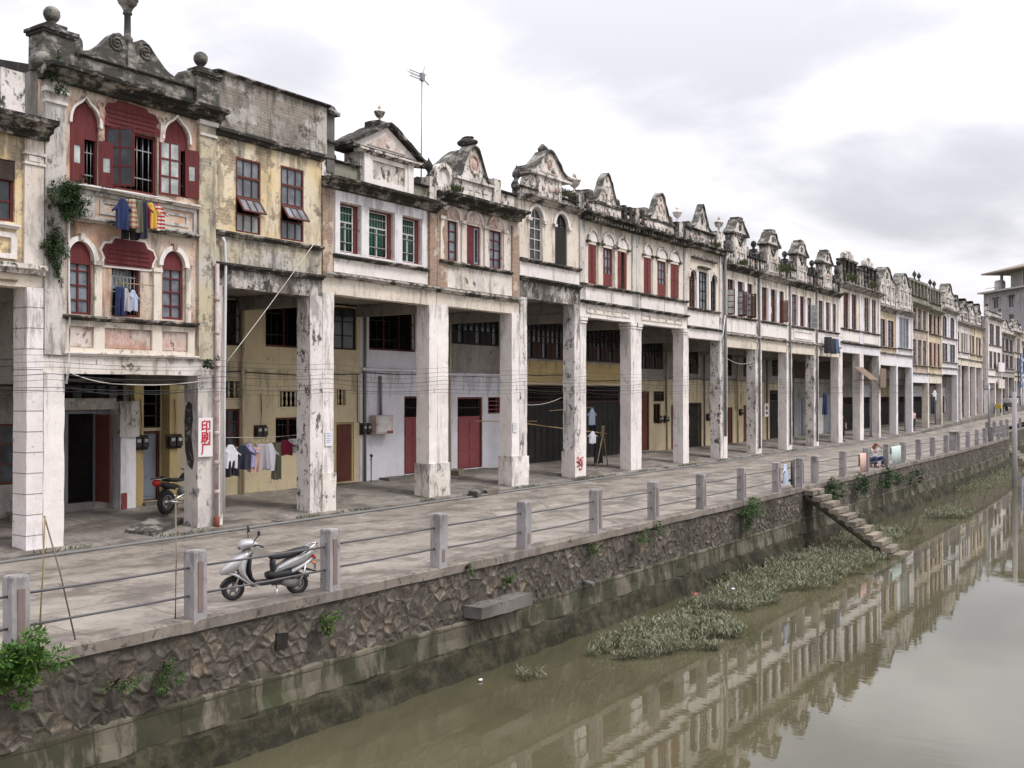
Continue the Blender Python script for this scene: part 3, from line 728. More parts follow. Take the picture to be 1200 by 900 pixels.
# --- H3 : triangular pediment, green curtains
def house3():
    h = House(19.82, 4.93, 0, 'white and brick house with green curtained windows under a triangular pediment')
    w = h.w; ws = [(.70, 1.52), (1.87, 2.94), (3.32, 4.20)]
    holes = [rect(a, b, 7.2, 8.55) for a, b in ws]
    h.shell(6.0, 6.46, 9.02, holes, W['pinkish'], bm=W['cream'], cm=W['white'], cl=.42, cr=.40, base=W['whitedirty'], bh=1.15, pil=W['brickpil'], wy=.08)
    h.p('panel_frame', MB().plate(rect(.50, w - .50, 7.12, 8.86), [rect(a - .02, b + .02, 7.17, 8.58) for a, b in ws], .02, .1), W['whiteclean'])
    for a, b in ws:
        o = h.frame(rect(a, b, 7.2, 8.55), .16, RED, .035, .08, 1, 1, None)
        h.p('post', MB().box(b - .14, b - .03, .16, .22, 7.24, 8.52), RED, o)
        m = MB(); sa = a + .05; sb = b - .15
        m.plate(rect(sa, sb, 7.22, 8.52), [rect(sa + .035, (sa + sb) / 2 - .02, 7.26, 8.04), rect((sa + sb) / 2 + .02, sb - .035, 7.26, 8.04), rect(sa + .035, sb - .035, 8.08, 8.49)], .19, .225)
        h.p('sash', m, WHT, o); h.bars(sa + .03, sb - .03, 7.3, 8.5, .17, max(4, int((sb - sa) / .11)), STEEL, o, 3, .006)
        c = MB(); secs = []
        for i in range(25):
            x = sa + (sb - sa) * i / 24; y = .27 + .02 * math.sin(i * 1.9); secs.append([(x, y, 7.24), (x, y + .006, 7.24), (x, y + .006, 8.5), (x, y, 8.5)])
        c.loft(secs); h.p('curtain', c, GRN, o)
    h.ledge(7.06, MO['ledge'], 'sill', .13, .1, .45, w - .45)
    h.p('spandrel', MB().rbox(.45, w - .45, .02, .075, 6.62, 7.0, .3, .006), W['white'])
    h.ledge(6.52, MO['corw'], 'ledge', .15, .14)
    h.cornice(9.14, MO['cor'], .42, .26, x1=w - .0)
    # parapet and aedicule
    h.rb('parapet', W['greenish'], .35, 1.5, .1, .34, 9.14, 9.62, amp=.015); h.rb('parapet', W['greenish'], 3.75, 4.6, .1, .34, 9.14, 9.60, amp=.015)
    h.rb('parapet', W['parwhite'], .02, .36, .05, .38, 9.14, 9.66, amp=.015); h.ledge(9.66, MO['black'], 'coping', .08, .07, .02, 1.5, y=.08); h.ledge(9.62, MO['black'], 'coping', .08, .07, 3.76, 4.56, y=.08)
    h.p('scroll_block', MB().ring((1.18, .15, 9.78), .12, .06, 18, 6).ring((.5, .15, 9.75), .1, .05, 18, 6), MO['stone'])
    h.rb('pediment_base', W['parwhite'], 1.47, 3.77, .0, .62, 9.14, 10.12, amp=.012)
    h.p('panel_frame', MB().plate(rect(1.60, 3.64, 9.22, 10.06), [rect(1.92, 3.34, 9.40, 9.94)], -.05, .03).box(1.55, 1.78, -.08, 0, 9.16, 10.08).box(3.46, 3.70, -.08, 0, 9.16, 10.08), W['white'])
    h.ledge(10.14, W['parwhite'], 'ledge', .2, .12, 1.30, 3.95)
    T = [(1.05, 10.22), (4.15, 10.22), (2.62, 11.02)]
    o = h.p('pediment', MB().plate(T, [], .02, .70), W['white'])
    h.p('tympanum', MB().plate([(1.75, 10.36), (3.45, 10.36), (2.62, 10.82)], [], -.01, .03).ball((2.62, -.01, 10.5), .09, .05, .09), W['relief'], o)
    for a, b in (((.98, 10.22), (2.62, 11.08)), ((4.22, 10.22), (2.62, 11.08))):
        coping_strip(h, [a, b], MO['black'], -.16, .82, .10, 'raking_cornice', o)
    h.p('ledge', MB().rbox(1.02, 4.18, -.14, .78, 10.17, 10.25, .3, .01), MO['black'], o)
    h.rb('pier', MO['black'], 2.28, 2.94, .05, .6, 10.95, 11.18, cell=.2, amp=.02)
    urn(h, 2.60, 11.16, .72, W['parwhite'], .3)
    h.rb('pier', W['parwhite'], 4.58, 4.92, .02, .36, 9.14, 9.95, amp=.012); urn(h, 4.75, 9.95, .85, MO['black'], .2, BUD, 'bud_finial')
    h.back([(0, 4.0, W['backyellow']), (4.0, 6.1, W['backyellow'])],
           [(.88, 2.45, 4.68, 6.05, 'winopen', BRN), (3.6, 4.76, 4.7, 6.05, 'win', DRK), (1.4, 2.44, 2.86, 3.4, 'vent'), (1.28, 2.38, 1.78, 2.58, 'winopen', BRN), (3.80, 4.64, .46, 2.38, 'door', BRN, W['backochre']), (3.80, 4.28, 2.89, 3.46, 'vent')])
    return h
# --- H4 : bell gable with oval medallion
def house4():
    h = House(24.75, 4.55, 0, 'house with red casements under blind arches and a bell gable with an oval medallion')
    w = h.w; ws = [(.40, 1.12), (1.60, 2.34), (2.84, 3.56)]; z0, z1 = 7.48, 8.74
    h.shell(6.03, 6.42, 9.24, [rect(a, b, z0, z1) for a, b in ws], W['pinkish'], bm=W['cream'], cm=W['white'], cl=.55, cr=.48, base=W['whitedirty'], bh=1.15, pil=W['brickpil'])
    for i, (a, b) in enumerate(ws):
        if i == 1:
            o = h.frame(rect(a, b, z0, z1), .12, RED, .04, .07, 1, 1, None); h.shutter(a + .04, z0 + .04, z1 - .04, .36, 0, .1, RED, o, 'panel', 1)
            h.p('sash', MB().plate(rect(a + .46, b - .04, z0 + .04, z1 - .04), [rect(a + .52, b - .08, z0 + .1, z1 - .1)], .13, .165), GALV, o)
        else: h.frame(rect(a, b, z0, z1), .12, RED, .045, .07, 2, 4, GLP)
        xc = (a + b) / 2; rr = (b - a) / 2 + .05
        o = h.p('tympanum', MB().plate(arch(xc - rr, xc + rr, 8.80, 8.82, 9.2)[2:], [], .035, .08), W['relief'])
        h.archring(xc, 8.80, rr, .38, .075, 0., W['pinkish'])
        m = MB()
        for k in range(7):
            t = math.pi * (k + .5) / 7; m.ball((xc + rr * .62 * math.cos(t), .035, 8.87 + .2 * math.sin(t)), .05, .02, .05, 8, 5)
        m.ball((xc, .035, 8.92), .08, .025, .07, 8, 5); h.p('relief', m, W['relief'], o)
    for x in (.26, 1.36, 2.59, 3.70):
        h.p('pilaster', MB().rbox(x - .09, x + .09, .0, .08, z0, 8.74, .25, .006).box(x - .14, x + .14, -.04, .07, 8.72, 8.82), W['pinkish'])
    h.ledge(7.40, MO['ledge'], 'sill', .12, .1, .08, w - .45); h.p('spandrel', MB().rbox(.52, w - .45, .02, .055, 6.62, 7.32, .3, .006), W['whitedirty'])
    h.ledge(6.50, MO['corw'], 'ledge', .15, .16)
    h.cornice(9.52, MO['cor'], .50, .32, x0=.02, x1=w + .02)
    h.rb('parapet', W['parwhite'], .05, w - .3, .1, .36, 9.5, 9.72, amp=.015)
    # arched side wing
    h.p('parapet', MB().plate(arch(.02, .86, 9.6, 10.1, 10.5), [arch(.14, .72, 9.75, 10.05, 10.36)], .05, .3), W['parwhite'])
    h.p('panel', MB().plate(arch(.13, .73, 9.74, 10.04, 10.37), [], .14, .24), W['white'])
    h.p('parapet', MB().rbox(3.0, 3.42, .0, .4, 9.6, 10.46, .25, .015).rbox(3.42, w - .2, .1, .34, 9.6, 10.12, .25, .015), W['parwhite'])
    h.ledge(10.12, MO['black'], 'coping', .1, .09, 3.42, w - .15, y=.1)
    g = scroll_curve([(.95, 10.12), (1.22, 10.3), (1.42, 10.72), (1.64, 11.12), (1.92, 11.30), (2.2, 11.12), (2.42, 10.72), (2.66, 10.3), (2.95, 10.12)], 5)
    o = h.p('gable', MB().plate(g + [(2.95, 9.66), (.95, 9.66)], [], .04, .36), W['parwhite'])
    coping_strip(h, [(x, z - .01) for x, z in g], MO['stone'], -.05, .42, .08, 'coping', o)
    roofc = scroll_curve([(-.35, 10.42), (.3, 10.46), (.8, 10.62), (1.25, 10.95), (1.66, 11.2), (1.95, 11.28)], 5)
    h.p('coping', MB().plate(roofc + [(1.95, 10.9), (1.3, 10.5), (-.35, 10.3)], [], .44, .8), MO['stone'], o)
    h.p('medallion', MB().ring((1.95, .04, 10.72), .29, .05, 24, 6, .8).ball((1.95, .06, 10.72), .15, .06, .2, 12, 8), W['relief'], o)
    h.p('ledge', MB().rbox(.92, 2.98, -.06, .1, 10.12, 10.2, .3, .01), W['greycol'], o)
    m = MB()
    for i in range(4): m.box(1.2 + i * .42, 1.45 + i * .42, .015, .06, 9.86, 9.93)
    h.p('relief', m, W['relief'], o)
    h.p('finial', MB().ball((1.86, .3, 11.46), .20, .34, .14).ball((2.1, .2, 11.5), .12, .2, .10).ball((1.95, .3, 11.62), .14, .25, .07), MO['black'], o)
    urn(h, w - .06, 10.1, .95, MO['black'], .15, BUD, 'bud_finial')
    return h
# --- H5 : two dark arched windows
def house5():
    h = House(29.3, 4.1, 0, 'house with two dark arched windows and a curled pediment, black stained beam below')
    w = h.w; ws = [(.72, 1.56), (2.40, 3.26)]
    A = [arch(a, b, 8.02, 9.45, 9.90) for a, b in ws]
    h.shell(6.62, 7.28, 10.1, A, W['cream'], bm=W['pardark'], cm=W['greycol'], cl=.46, cr=.42, base=W['white'], bh=1.12, bd=.45, cm2=W['greycol'])
    for i, (a, b) in enumerate(ws):
        o = h.frame(A[i], .12, W['greyplain'] if i == 0 else BLK, .05, .07, 2, 5, GLS)
        if i: h.p('panel', MB().plate(rect(a + .05, b - .05, 8.06, 9.42), [], .10, .13), BLK, o)
        h.archring((a + b) / 2, 9.45, (b - a) / 2 + .01, .46, .13, 0., W['white'])
        for x in (a - .10, b + .10): h.p('capital', MB().rbox(x - .12, x + .12, -.05, .06, 9.37, 9.47, .2, .006), W['greycol'])
    h.ledge(7.95, MO['ledge'], 'sill', .13, .12, .02, w - .02); h.p('spandrel', MB().rbox(.03, w - .03, .015, .055, 7.36, 7.88, .3, .008), W['white'])
    h.ledge(7.30, MO['black'], 'ledge', .16, .16)
    h.cornice(10.26, MO['corw'], .28, .22, x0=-.02, x1=w)
    h.rb('parapet', W['pardark'], .05, w, .06, .36, 10.24, 10.5, amp=.02); h.ledge(10.5, MO['black'], 'coping', .08, .07, .05, 1.2, y=.06); h.ledge(10.5, MO['black'], 'coping', .08, .07, 2.7, w, y=.06)
    h.rb('pediment_base', W['parwhite'], 1.14, 2.74, .0, .5, 10.3, 11.12, amp=.012)
    for x in (1.16, 2.52): h.rb('pilaster', W['greycol'], x, x + .18, -.05, .02, 10.3, 11.1, amp=.008)
    g = scroll_curve([(.42, 11.20), (.9, 11.30), (1.3, 11.62), (1.62, 11.9), (1.92, 12.02), (2.22, 11.9), (2.55, 11.62), (2.95, 11.30), (3.42, 11.20)], 5)
    o = h.p('gable', MB().plate(g + [(3.30, 11.12), (.54, 11.12)], [], .0, .36), W['parwhite'])
    coping_strip(h, g, MO['stone'], -.10, .42, .08, 'coping', o)
    h.p('ledge', MB().rbox(.6, 3.3, -.12, .7, 11.06, 11.14, .3, .01), W['greycol'], o)
    h.p('relief', MB().ring((1.93, .0, 11.56), .17, .035, 20, 6, .75).ball((1.93, .0, 11.56), .09, .04, .14, 10, 6).box(1.3, 2.5, -.02, .03, 11.22, 11.26), W['relief'], o)
    m = MB()
    for i, (x, z, r_) in enumerate(((1.72, 12.1, .1), (1.85, 12.18, .13), (2.0, 12.16, .11), (2.12, 12.1, .12), (2.22, 12.0, .09))): m.ball((x, .25, z), r_, .12, r_ * 1.2, 8, 6)
    h.p('crest', m, MO['stone'], o)
    h.p('scroll_block', MB().plate(scroll_curve([(.5, 10.5), (.55, 10.8), (.75, 11.0), (1.0, 11.02), (1.16, 10.9)]) + [(1.16, 10.5)], [], .06, .34).ring((.86, .05, 10.78), .14, .04, 18, 6), W['parwhite'])
    h.p('scroll_block', MB().plate([(2.72, 10.5), (2.72, 10.95)] + scroll_curve([(2.8, 10.95), (3.05, 10.85), (3.3, 10.6), (3.4, 10.5)]), [], .06, .34), W['parwhite'])
    urn(h, .10, 10.5, 1.0, MO['black'], .2, BUD, 'bud_finial'); knobs(h, 1.25, 2.65, -.02, 10.7, 3, None, .1)
    h.rb('pier', MO['black'], w - .3, w + .12, .0, .4, 10.2, 10.86, cell=.2, amp=.02); urn(h, w - .08, 10.86, 1.05, W['parwhite'], .2)
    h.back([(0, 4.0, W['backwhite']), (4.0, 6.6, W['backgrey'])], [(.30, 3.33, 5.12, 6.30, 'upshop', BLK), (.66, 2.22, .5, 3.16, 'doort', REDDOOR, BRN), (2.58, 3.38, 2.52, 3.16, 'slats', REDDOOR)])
    h.box('ledge', W['backwhite'], .05, w - .05, 3.1, 3.19, 3.95, 4.05)
    return h
# --- H6/H7 : pair with red shutters under small arches
def pair(x0, w, label, kinds, cap=True):
    h = House(x0, w, 0, label)
    k = w / 4.8; ws = [(.74 * k, 1.42 * k), (1.92 * k, 2.80 * k), (3.16 * k, 4.04 * k)]; z0, z1 = 7.54, 9.06
    h.shell(6.22, 6.72, 10.05, [rect(a, b, z0, z1) for a, b in ws], W['cream'], bm=W['white'], cm=W['white'], cl=.44, cr=.50, bh=.8, cap=cap, base=None)
    h.pilaster(.01, .36, 6.7, 9.9, W['greyplain']); h.pilaster(w - .34, w - .01, 6.7, 9.9, W['greyplain'])
    for i, (a, b) in enumerate(ws):
        kd = kinds[i]; q = rect(a, b, z0, z1)
        if kd == 'glass':
            o = h.frame(q, .12, RED2, .045, .07, 3, 4, GLP); h.p('panel', MB().box(a + .04, b - .04, .105, .15, z0 + .03, z0 + .52), RED2, o)
        else:
            o = h.frame(q, .14, RED2, .04, .06, 1, 1, None, bars=4 if kd == 'half' else None)
            wd = (b - a) / 2 - .005
            if kd == 'half': h.shutter(a + .02, z0 + .02, z1 - .02, wd * .85, -4, .09, RED2, o, 'panel', 1); h.shutter(b - .02, z0 + .02, z1 - .02, wd * .5, 6, .09, RED2, o, 'panel', -1)
            else: h.shutter(a + .02, z0 + .02, z1 - .02, wd, 0, .09, RED2, o, 'panel', 1); h.shutter(b - .02, z0 + .02, z1 - .02, wd, 0, .09, RED2, o, 'panel', -1)
        xc = (a + b) / 2; rr = (b - a) / 2 + .02
        h.p('tympanum', MB().plate(arch(xc - rr, xc + rr, z1 + .06, z1 + .12, 9.52)[2:], [], .03, .08), W['white'])
        h.archring(xc, z1 + .12, rr, .42, .09, -.01, W['greycol'])
        for x in (a - .08, b + .08): h.p('capital', MB().rbox(x - .1, x + .1, -.06, .07, z1 + .04, z1 + .13, .2, .006), MO['ledge'])
    for a, b in ((ws[0][1], ws[1][0]), (ws[1][1], ws[2][0])): h.p('pilaster', MB().rbox(a + .05, b - .05, .01, .08, z0, z1 + .04, .3, .006), W['cream'])
    h.ledge(7.46, MO['ledge'], 'sill', .13, .10, .0, w)
    h.p('spandrel', MB().rbox(.40, w * .52, .0, .055, 6.88, 7.36, .3, .006).rbox(w * .52 + .06, w - .36, .0, .055, 6.88, 7.36, .3, .006), W['white'])
    h.ledge(6.80, MO['cor'], 'ledge', .15, .11)
    m = MB()
    for i in range(5):
        a = .5 + i * (w - 1.0) / 5; m.plate(rect(a, a + (w - 1.0) / 5 - .05, 6.38, 6.62), [rect(a + .05, a + (w - 1.0) / 5 - .1, 6.43, 6.57)], .0, .04)
    h.p('panel_frame', m, W['cream'])
    h.cornice(10.22, MO['cor'], .42, .30, dent=.26)
    # balustrade
    h.rb('parapet', W['pardark'], .1, w - .05, .12, .34, 10.2, 10.32, amp=.02)
    m = MB(); n = int((w - .5) / .22)
    for i in range(n): m.lathe([(.05, 0), (.075, .12), (.04, .24), (.06, .36), (.05, .42)], .35 + i * .22, .23, 10.32, 7)
    h.p('balustrade', m, W['parwhite']); h.rb('coping', MO['black'], .1, w - .05, .06, .40, 10.72, 10.84, amp=.02)
    h.rb('panel', W['parwhite'], 1.15 * k, 3.6 * k, .1, .36, 10.30, 10.74, amp=.012)
    g = scroll_curve([(1.28 * k, 10.86), (1.5 * k, 11.0), (1.78 * k, 11.42), (2.0 * k, 11.80), (2.3 * k, 11.98), (2.56 * k, 11.78), (2.78 * k, 11.40), (3.0 * k, 11.02), (3.2 * k, 10.86)], 5)
    o = h.p('gable', MB().plate(g + [(3.2 * k, 10.80), (1.28 * k, 10.80)], [], .06, .27), W['parwhite'])
    coping_strip(h, g, MO['stone'], -.02, .30, .06, 'coping', o)
    m = MB().ring((2.28 * k, .06, 11.36), .16, .035, 18, 6)
    for q in range(6): m.ball((2.28 * k + .32 * math.cos(q * 1.05), .06, 11.16 + .2 * math.sin(q * 1.05)), .07, .03, .06, 8, 5)
    m.ball((2.3 * k, .06, 11.78), .1, .05, .13, 8, 6); h.p('relief', m, W['relief'], o)
    h.p('scroll_block', MB().rbox(.80 * k, 1.16 * k, .05, .5, 10.84, 11.18, .2, .02), MO['stone']); h.p('scroll_block', MB().ring((3.42 * k, .2, 11.0), .14, .07, 16, 6).rbox(3.25 * k, 3.6 * k, .1, .4, 10.82, 10.92, .2, .01), MO['stone'])
    h.rb('pier', W['pardark'], -.1, .30, .0, .42, 10.2, 11.0, cell=.2, amp=.02)
    knobs(h, 1.3 * k, 3.5 * k, .09, 10.5, 6); knobs(h, .4, 1.05 * k, .08, 10.55, 3); knobs(h, 3.8 * k, w - .2, .08, 10.55, 3)
    for x in (.62 * k, 3.85 * k, 4.35 * k): h.rb('parapet_post', MO['black'], x - .11, x + .11, .02, .44, 10.24, 10.98, cell=.15, amp=.02)
    if w > 4.8: h.rb('pier', W['parwhite'], w - .85, w - .45, .0, .42, 10.2, 11.02, cell=.2, amp=.02); urn(h, w - .65, 11.02, .95, W['white'], .2)
    return h
def house8():
    h = House(43.02, 4.15, 0, 'narrow house with a tall square window between two slim arched ones')
    w = h.w; A = [arch(.30, .98, 7.26, 8.66, 9.0), rect(1.32, 2.32, 7.26, 9.02), arch(2.72, 3.38, 7.26, 8.66, 9.0)]
    h.shell(5.86, 6.3, 10.1, A, W['cream'], bm=W['white'], cm=W['white'], cl=.10, cr=.46, bh=.9, base=None, cm2=W['greycol'])
    for i, q in enumerate(A):
        h.frame(q, .12, (BRN, BLK, BLK)[i], .05, .07, 2 if i != 1 else 3, 4, GLS if i != 1 else GLP)
        if i != 1: h.archring((q[0][0] + q[1][0]) / 2, 8.66, .34, .35, .1, -.01, W['greycol'])
    h.box('hood', MO['ledge'], 1.2, 2.45, -.12, .08, 9.16, 9.24); h.box('hood', MO['ledge'], .5, 3.3, -.08, .08, 9.55, 9.62)
    m = MB()
    for i in range(6): m.ball((.9 + i * .42, .05, 9.72), .09, .03, .06, 8, 5)
    h.p('relief', m, W['relief'])
    for x in (1.14, 2.50): h.rb('pilaster', W['white'], x - .1, x + .1, .0, .08, 7.24, 9.0, amp=.006)
    h.ledge(7.20, MO['ledge'], 'sill', .12, .1, .02, w - .45); h.p('spandrel', MB().rbox(.05, w - .48, .02, .055, 6.42, 7.1, .3, .006), W['white']); h.ledge(6.34, MO['ledge'], 'ledge', .1, .1)
    h.pilaster(w - .42, w - .02, 6.3, 10.0, W['greycol'])
    h.cornice(10.26, MO['cor'], .36, .26, dent=.24); h.rb('parapet', W['pardark'], .05, w, .1, .36, 10.24, 10.9, amp=.02); h.ledge(10.92, MO['black'], 'coping', .1, .1, .02, w, y=.1)
    g = scroll_curve([(.7, 11.0), (1.05, 11.2), (1.4, 11.65), (1.62, 12.0), (1.78, 12.16), (1.94, 12.0), (2.12, 11.65), (2.4, 11.2), (2.72, 11.0)], 5)
    o = h.p('gable', MB().plate(g + [(2.72, 10.95), (.7, 10.95)], [], .06, .27), W['parwhite']); coping_strip(h, g, MO['stone'], -.02, .30, .06, 'coping', o)
    h.p('relief', MB().ball((1.75, .06, 11.5), .12, .05, .3, 8, 6), MO['stone'], o)
    h.rb('pier', W['parwhite'], 3.3, 4.1, -.02, .44, 10.24, 11.16, cell=.25, amp=.02); urn(h, 4.05, 11.18, 1.0, W['parwhite'], .2)
    h.rb('scroll_block', MO['stone'], .2, .55, .05, .4, 10.95, 11.2, cell=.2, amp=.02); knobs(h, .4, 3.2, .09, 10.6, 8)
    m = MB().tube([(w - .02, -.1, 10.1), (w - .02, -.1, 1.2)], .075, 8); h.p('downpipe', m, PIPEG)
    h.p('downpipe', MB().tube([(w - .1, -.12, 7.1), (w - .35, -.12, 6.2), (w - .75, -.1, 5.6), (w - .85, -.1, 4.6), (w - .62, -.1, 3.6), (w - .2, -.1, 2.9)], .03, 6), PIPEW)
    h.back([(0, 4.0, W['backyellow']), (4.0, 6.0, W['backgrey'])], [(1.5, 4.05, 4.5, 5.85, 'upshop', DRK), (1.55, 2.5, .5, 3.4, 'door', BRN), (2.97, 4.1, 2.9, 3.4, 'vent', DRK), (2.95, 3.64, 1.81, 2.79, 'winopen', BRN)])
    return h
# --- H9..H12 : four houses with stepped aedicules
def stepped(x0, w, label, style, wallm, pip=True, spar=None, uph='win', feats=None, lowm=None, i=0):
    h = House(x0, w, 0, label)
    f = w / 4.75; ws = [(.66 * f, 1.44 * f), (1.92 * f, 2.74 * f), (3.24 * f, 4.06 * f)]; z0, z1 = 7.2, 8.98
    h.shell(5.60, 5.98, 9.5, [rect(a, b, z0, z1) for a, b in ws], wallm, bm=W['cream'], cm=W['block'] if i % 2 else W['white'], cl=.46, cr=.44, base=None, cm2=W['greycol'] if i in (0, 2) else W['white'])
    h.pilaster(.01, .40, 5.98, 9.35, W['white']); h.pilaster(w - .40, w - .01, 5.98, 9.35, W['greycol'] if i == 0 else W['white'])
    for k, (a, b) in enumerate(ws):
        q = rect(a, b, z0, z1)
        if style == 'louvre':
            o = h.frame(q, .13, BRN, .04, .06, 2, 4, GLS)
            h.shutter(a + .02, z0 + .03, z1 - .5, .38, -75 - 20 * k, .1, BRN, o, (1, 4), 1, GLW)
            if k: h.shutter(b - .02, z0 + .03, z1 - .5, .38, 60, .1, BRN, o, 'louvre', -1)
        elif style == 'board':
            o = h.frame(q, .13, BRN, .04, .06, 2, 4, GLS)
            h.shutter(a - .05, z0 + .03, z1 - .55, .52, 4 if k != 2 else -70, .06, BRN, o, 'eye' if k == 1 else 'louvre', 1, GLW)
        elif style == 'slim':
            o = h.frame(q, .12, RED, .06, .07, 2, 4, GLP if k != 1 else GLS)
            if k == 2: h.shutter(b - .02, z0 - .05, z1 - .4, .42, 105, .08, WHT, o, (1, 4), -1, GLW)
        else:
            o = h.frame(q, .12, BRN, .05, .07, 2, 5, GLP)
    for a, b in ((ws[0][1], ws[1][0]), (ws[1][1], ws[2][0])): h.rb('pilaster', W['whiteclean'], a + .06, b - .06, .0, .08, z0, z1, amp=.006)
    h.ledge(7.12, MO['ledge'], 'sill', .11, .1, .3, w - .3); h.p('spandrel', MB().rbox(.42, w - .42, .0, .055, 6.36, 7.04, .3, .006), W['white'])
    if spar == 'panel': h.p('panel_frame', MB().plate(rect(.7, w - .7, 6.46, 6.96), [rect(.82, w - .82, 6.56, 6.86)], -.04, .01), W['white'])
    h.ledge(6.22, MO['corw'], 'ledge', .13, .12)
    h.cornice(9.68, MO['corw'] if i == 1 else MO['cor'], .34, .26)
    # low parapet with dark posts, aedicule, steep gabled cap
    h.rb('parapet', W['pardark'], .03, w - .03, .08, .34, 9.68, 10.36, amp=.02); h.ledge(10.38, MO['black'], 'coping', .09, .08, .03, w - .03, y=.08)
    m = MB()
    for x in [.5 + .32 * j for j in range(int((w - .8) / .32))]: m.lathe([(.05, 0), (.07, .12), (.045, .22), (.06, .34), (.05, .4)], x, .05, 9.86, 6)
    h.p('balustrade', m, W['parwhite'])
    c = 2.15 * f; a, b = c - .85, c + .85
    h.rb('pediment_base', W['parwhite'], a, b, -.02, .46, 9.68, 11.34, cell=.3, amp=.014)
    h.p('panel_frame', MB().plate(rect(a + .15, b - .15, 9.86, 10.5), [rect(a + .3, b - .3, 9.96, 10.4)], -.06, .0), W['greyplain'])
    h.rb('scroll_block', W['pardark'], a - .42, a - .02, .04, .44, 10.38, 10.9, cell=.2, amp=.02); h.rb('scroll_block', W['pardark'], b + .02, b + .42, .04, .44, 10.38, 10.86, cell=.2, amp=.02)
    o = h.p('gable', MB().plate([(a - .2, 11.36), (b + .2, 11.36), (b - .12, 11.62), (c + .42, 11.98), (c - .42, 11.98), (a + .12, 11.62)], [], .0, .40), W['parwhite'])
    for sg in (-1, 1): coping_strip(h, [(c + sg * 1.12, 11.32), (c + sg * .70, 11.62), (c + sg * .40, 12.0)], MO['stone'], -.08, .46, .08, 'coping', o)
    h.p('cap', MB().rbox(c - .30, c + .30, -.05, .42, 11.98, 12.22, .2, .02), MO['stone'], o)
    h.p('ledge', MB().rbox(a - .2, b + .2, -.12, .5, 11.28, 11.38, .25, .01), MO['black'], o)
    v = [(c - .45, 11.2), (c + .45, 11.2), (c, 10.72)]
    h.p('relief', MB().plate(v, [[(c - .28, 11.12), (c + .28, 11.12), (c, 10.84)]], -.06, .0).ring((c, .0, 11.68), .12, .04, 16, 6), MO['black'], o)
    knobs(h, a + .2, b - .2, -.03, 10.62, 4, None, .06); knobs(h, .3, a - .45, .07, 10.1, 3); knobs(h, b + .45, w - .4, .07, 10.1, 4)
    for x in (.42, b + .75): h.rb('parapet_post', MO['black'], x - .1, x + .1, .02, .4, 9.7, 10.7, cell=.15, amp=.025)
    h.rb('pier', MO['black'], w - .28, w - .03, .02, .4, 9.68, 10.9, cell=.2, amp=.015); h.p('ball_finial', MB().lathe([(.08, 0), (.06, .08), (.13, .16), (.16, .28), (.11, .40), (.03, .45)], w - .16, .2, 10.9, 10), MO['black'])
    if pip: h.p('downpipe', MB().tube([(w - .04, -.08, 9.4), (w - .04, -.08, .4)], .055, 7), PIPEG)
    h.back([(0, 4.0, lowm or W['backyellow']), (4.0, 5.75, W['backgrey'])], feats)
    return h
def crowned(x0, w, label, i):
    h = House(x0, w, 0, label)
    ws = [(.9, 2.0), (2.66, 3.84)]; z0, z1 = 7.58, 9.92
    h.shell(5.98, 6.5, 10.2, [rect(a, b, z0, z1) for a, b in ws], W['cream'], bm=W['whiteclean'], cm=W['white'], cl=.44, cr=.44)
    for a, b in ws: 
        o = h.frame(rect(a, b, z0, z1), .12, BRN, .06, .07, 2, 6, GLP if i else GLS)
        h.shutter(a + .04, z0 + .9, z1 - .05, .5, 0, .09, BRN, o, 'louvre', 1)
    h.pilaster(.01, .42, 6.5, 10.1, W['whiteclean']); h.pilaster(w - .42, w - .01, 6.5, 10.1, W['whiteclean']); h.rb('pilaster', W['whiteclean'], 2.14, 2.54, .0, .08, 7.5, 10.0, amp=.006)
    h.ledge(7.5, MO['ledge'], 'sill', .12, .1, .05, w - .05); h.p('spandrel', MB().rbox(.5, w - .5, .0, .055, 6.75, 7.4, .3, .006), W['white']); h.ledge(6.6, MO['black'], 'ledge', .13, .14)
    h.cornice(10.46, MO['corw'], .46, .30)
    h.rb('parapet', W['pardark'], .05, w - .05, .1, .4, 10.45, 11.1, amp=.02)
    c = w / 2
    m = MB()
    for x in (c - 1.3, c - .45, c + .45, c + 1.3): m.rbox(x - .12, x + .12, .0, .5, 10.5, 12.1, .25, .015)
    m.rbox(c - 1.5, c + 1.5, -.05, .55, 12.0, 12.14, .25, .015).rbox(c - 1.5, c + 1.5, -.02, .5, 11.1, 11.2, .25, .015)
    h.p('aedicule', m, MO['black'])
    for x in (c - .87, c, c + .87): h.rb('panel', W['parwhite'], x - .32, x + .32, .2, .4, 10.6, 12.02, amp=.01)
    m = MB()
    for x, z, r_ in ((c - .6, 12.4, .22), (c, 12.58, .24), (c + .6, 12.4, .22)): m.rbox(x - r_, x + r_, .05, .5, 12.12, z + .1, .2, .02).ball((x, .28, z + .12), r_ * 1.1, .22, .16, 10, 6)
    h.p('crest', m, W['parwhite'])
    for x in (.3, w - .3): h.rb('pier', W['pardark'], x - .18, x + .18, .0, .42, 10.45, 11.6, cell=.2, amp=.015); h.p('ball_finial', MB().ball((x, .2, 11.75), .17), MO['black'])
    h.back([(0, 4.3, W['backgrey']), (4.3, 6.1, DRK)], [(1.0, 2.2, .42, 3.0, 'door', GALV), (2.8, 4.2, .42, 3.4, 'shop')] if i == 0 else [(.8, 2.0, .42, 3.0, 'door', PIPEW), (2.6, 4.4, .42, 3.2, 'door', GALV)])
    return h
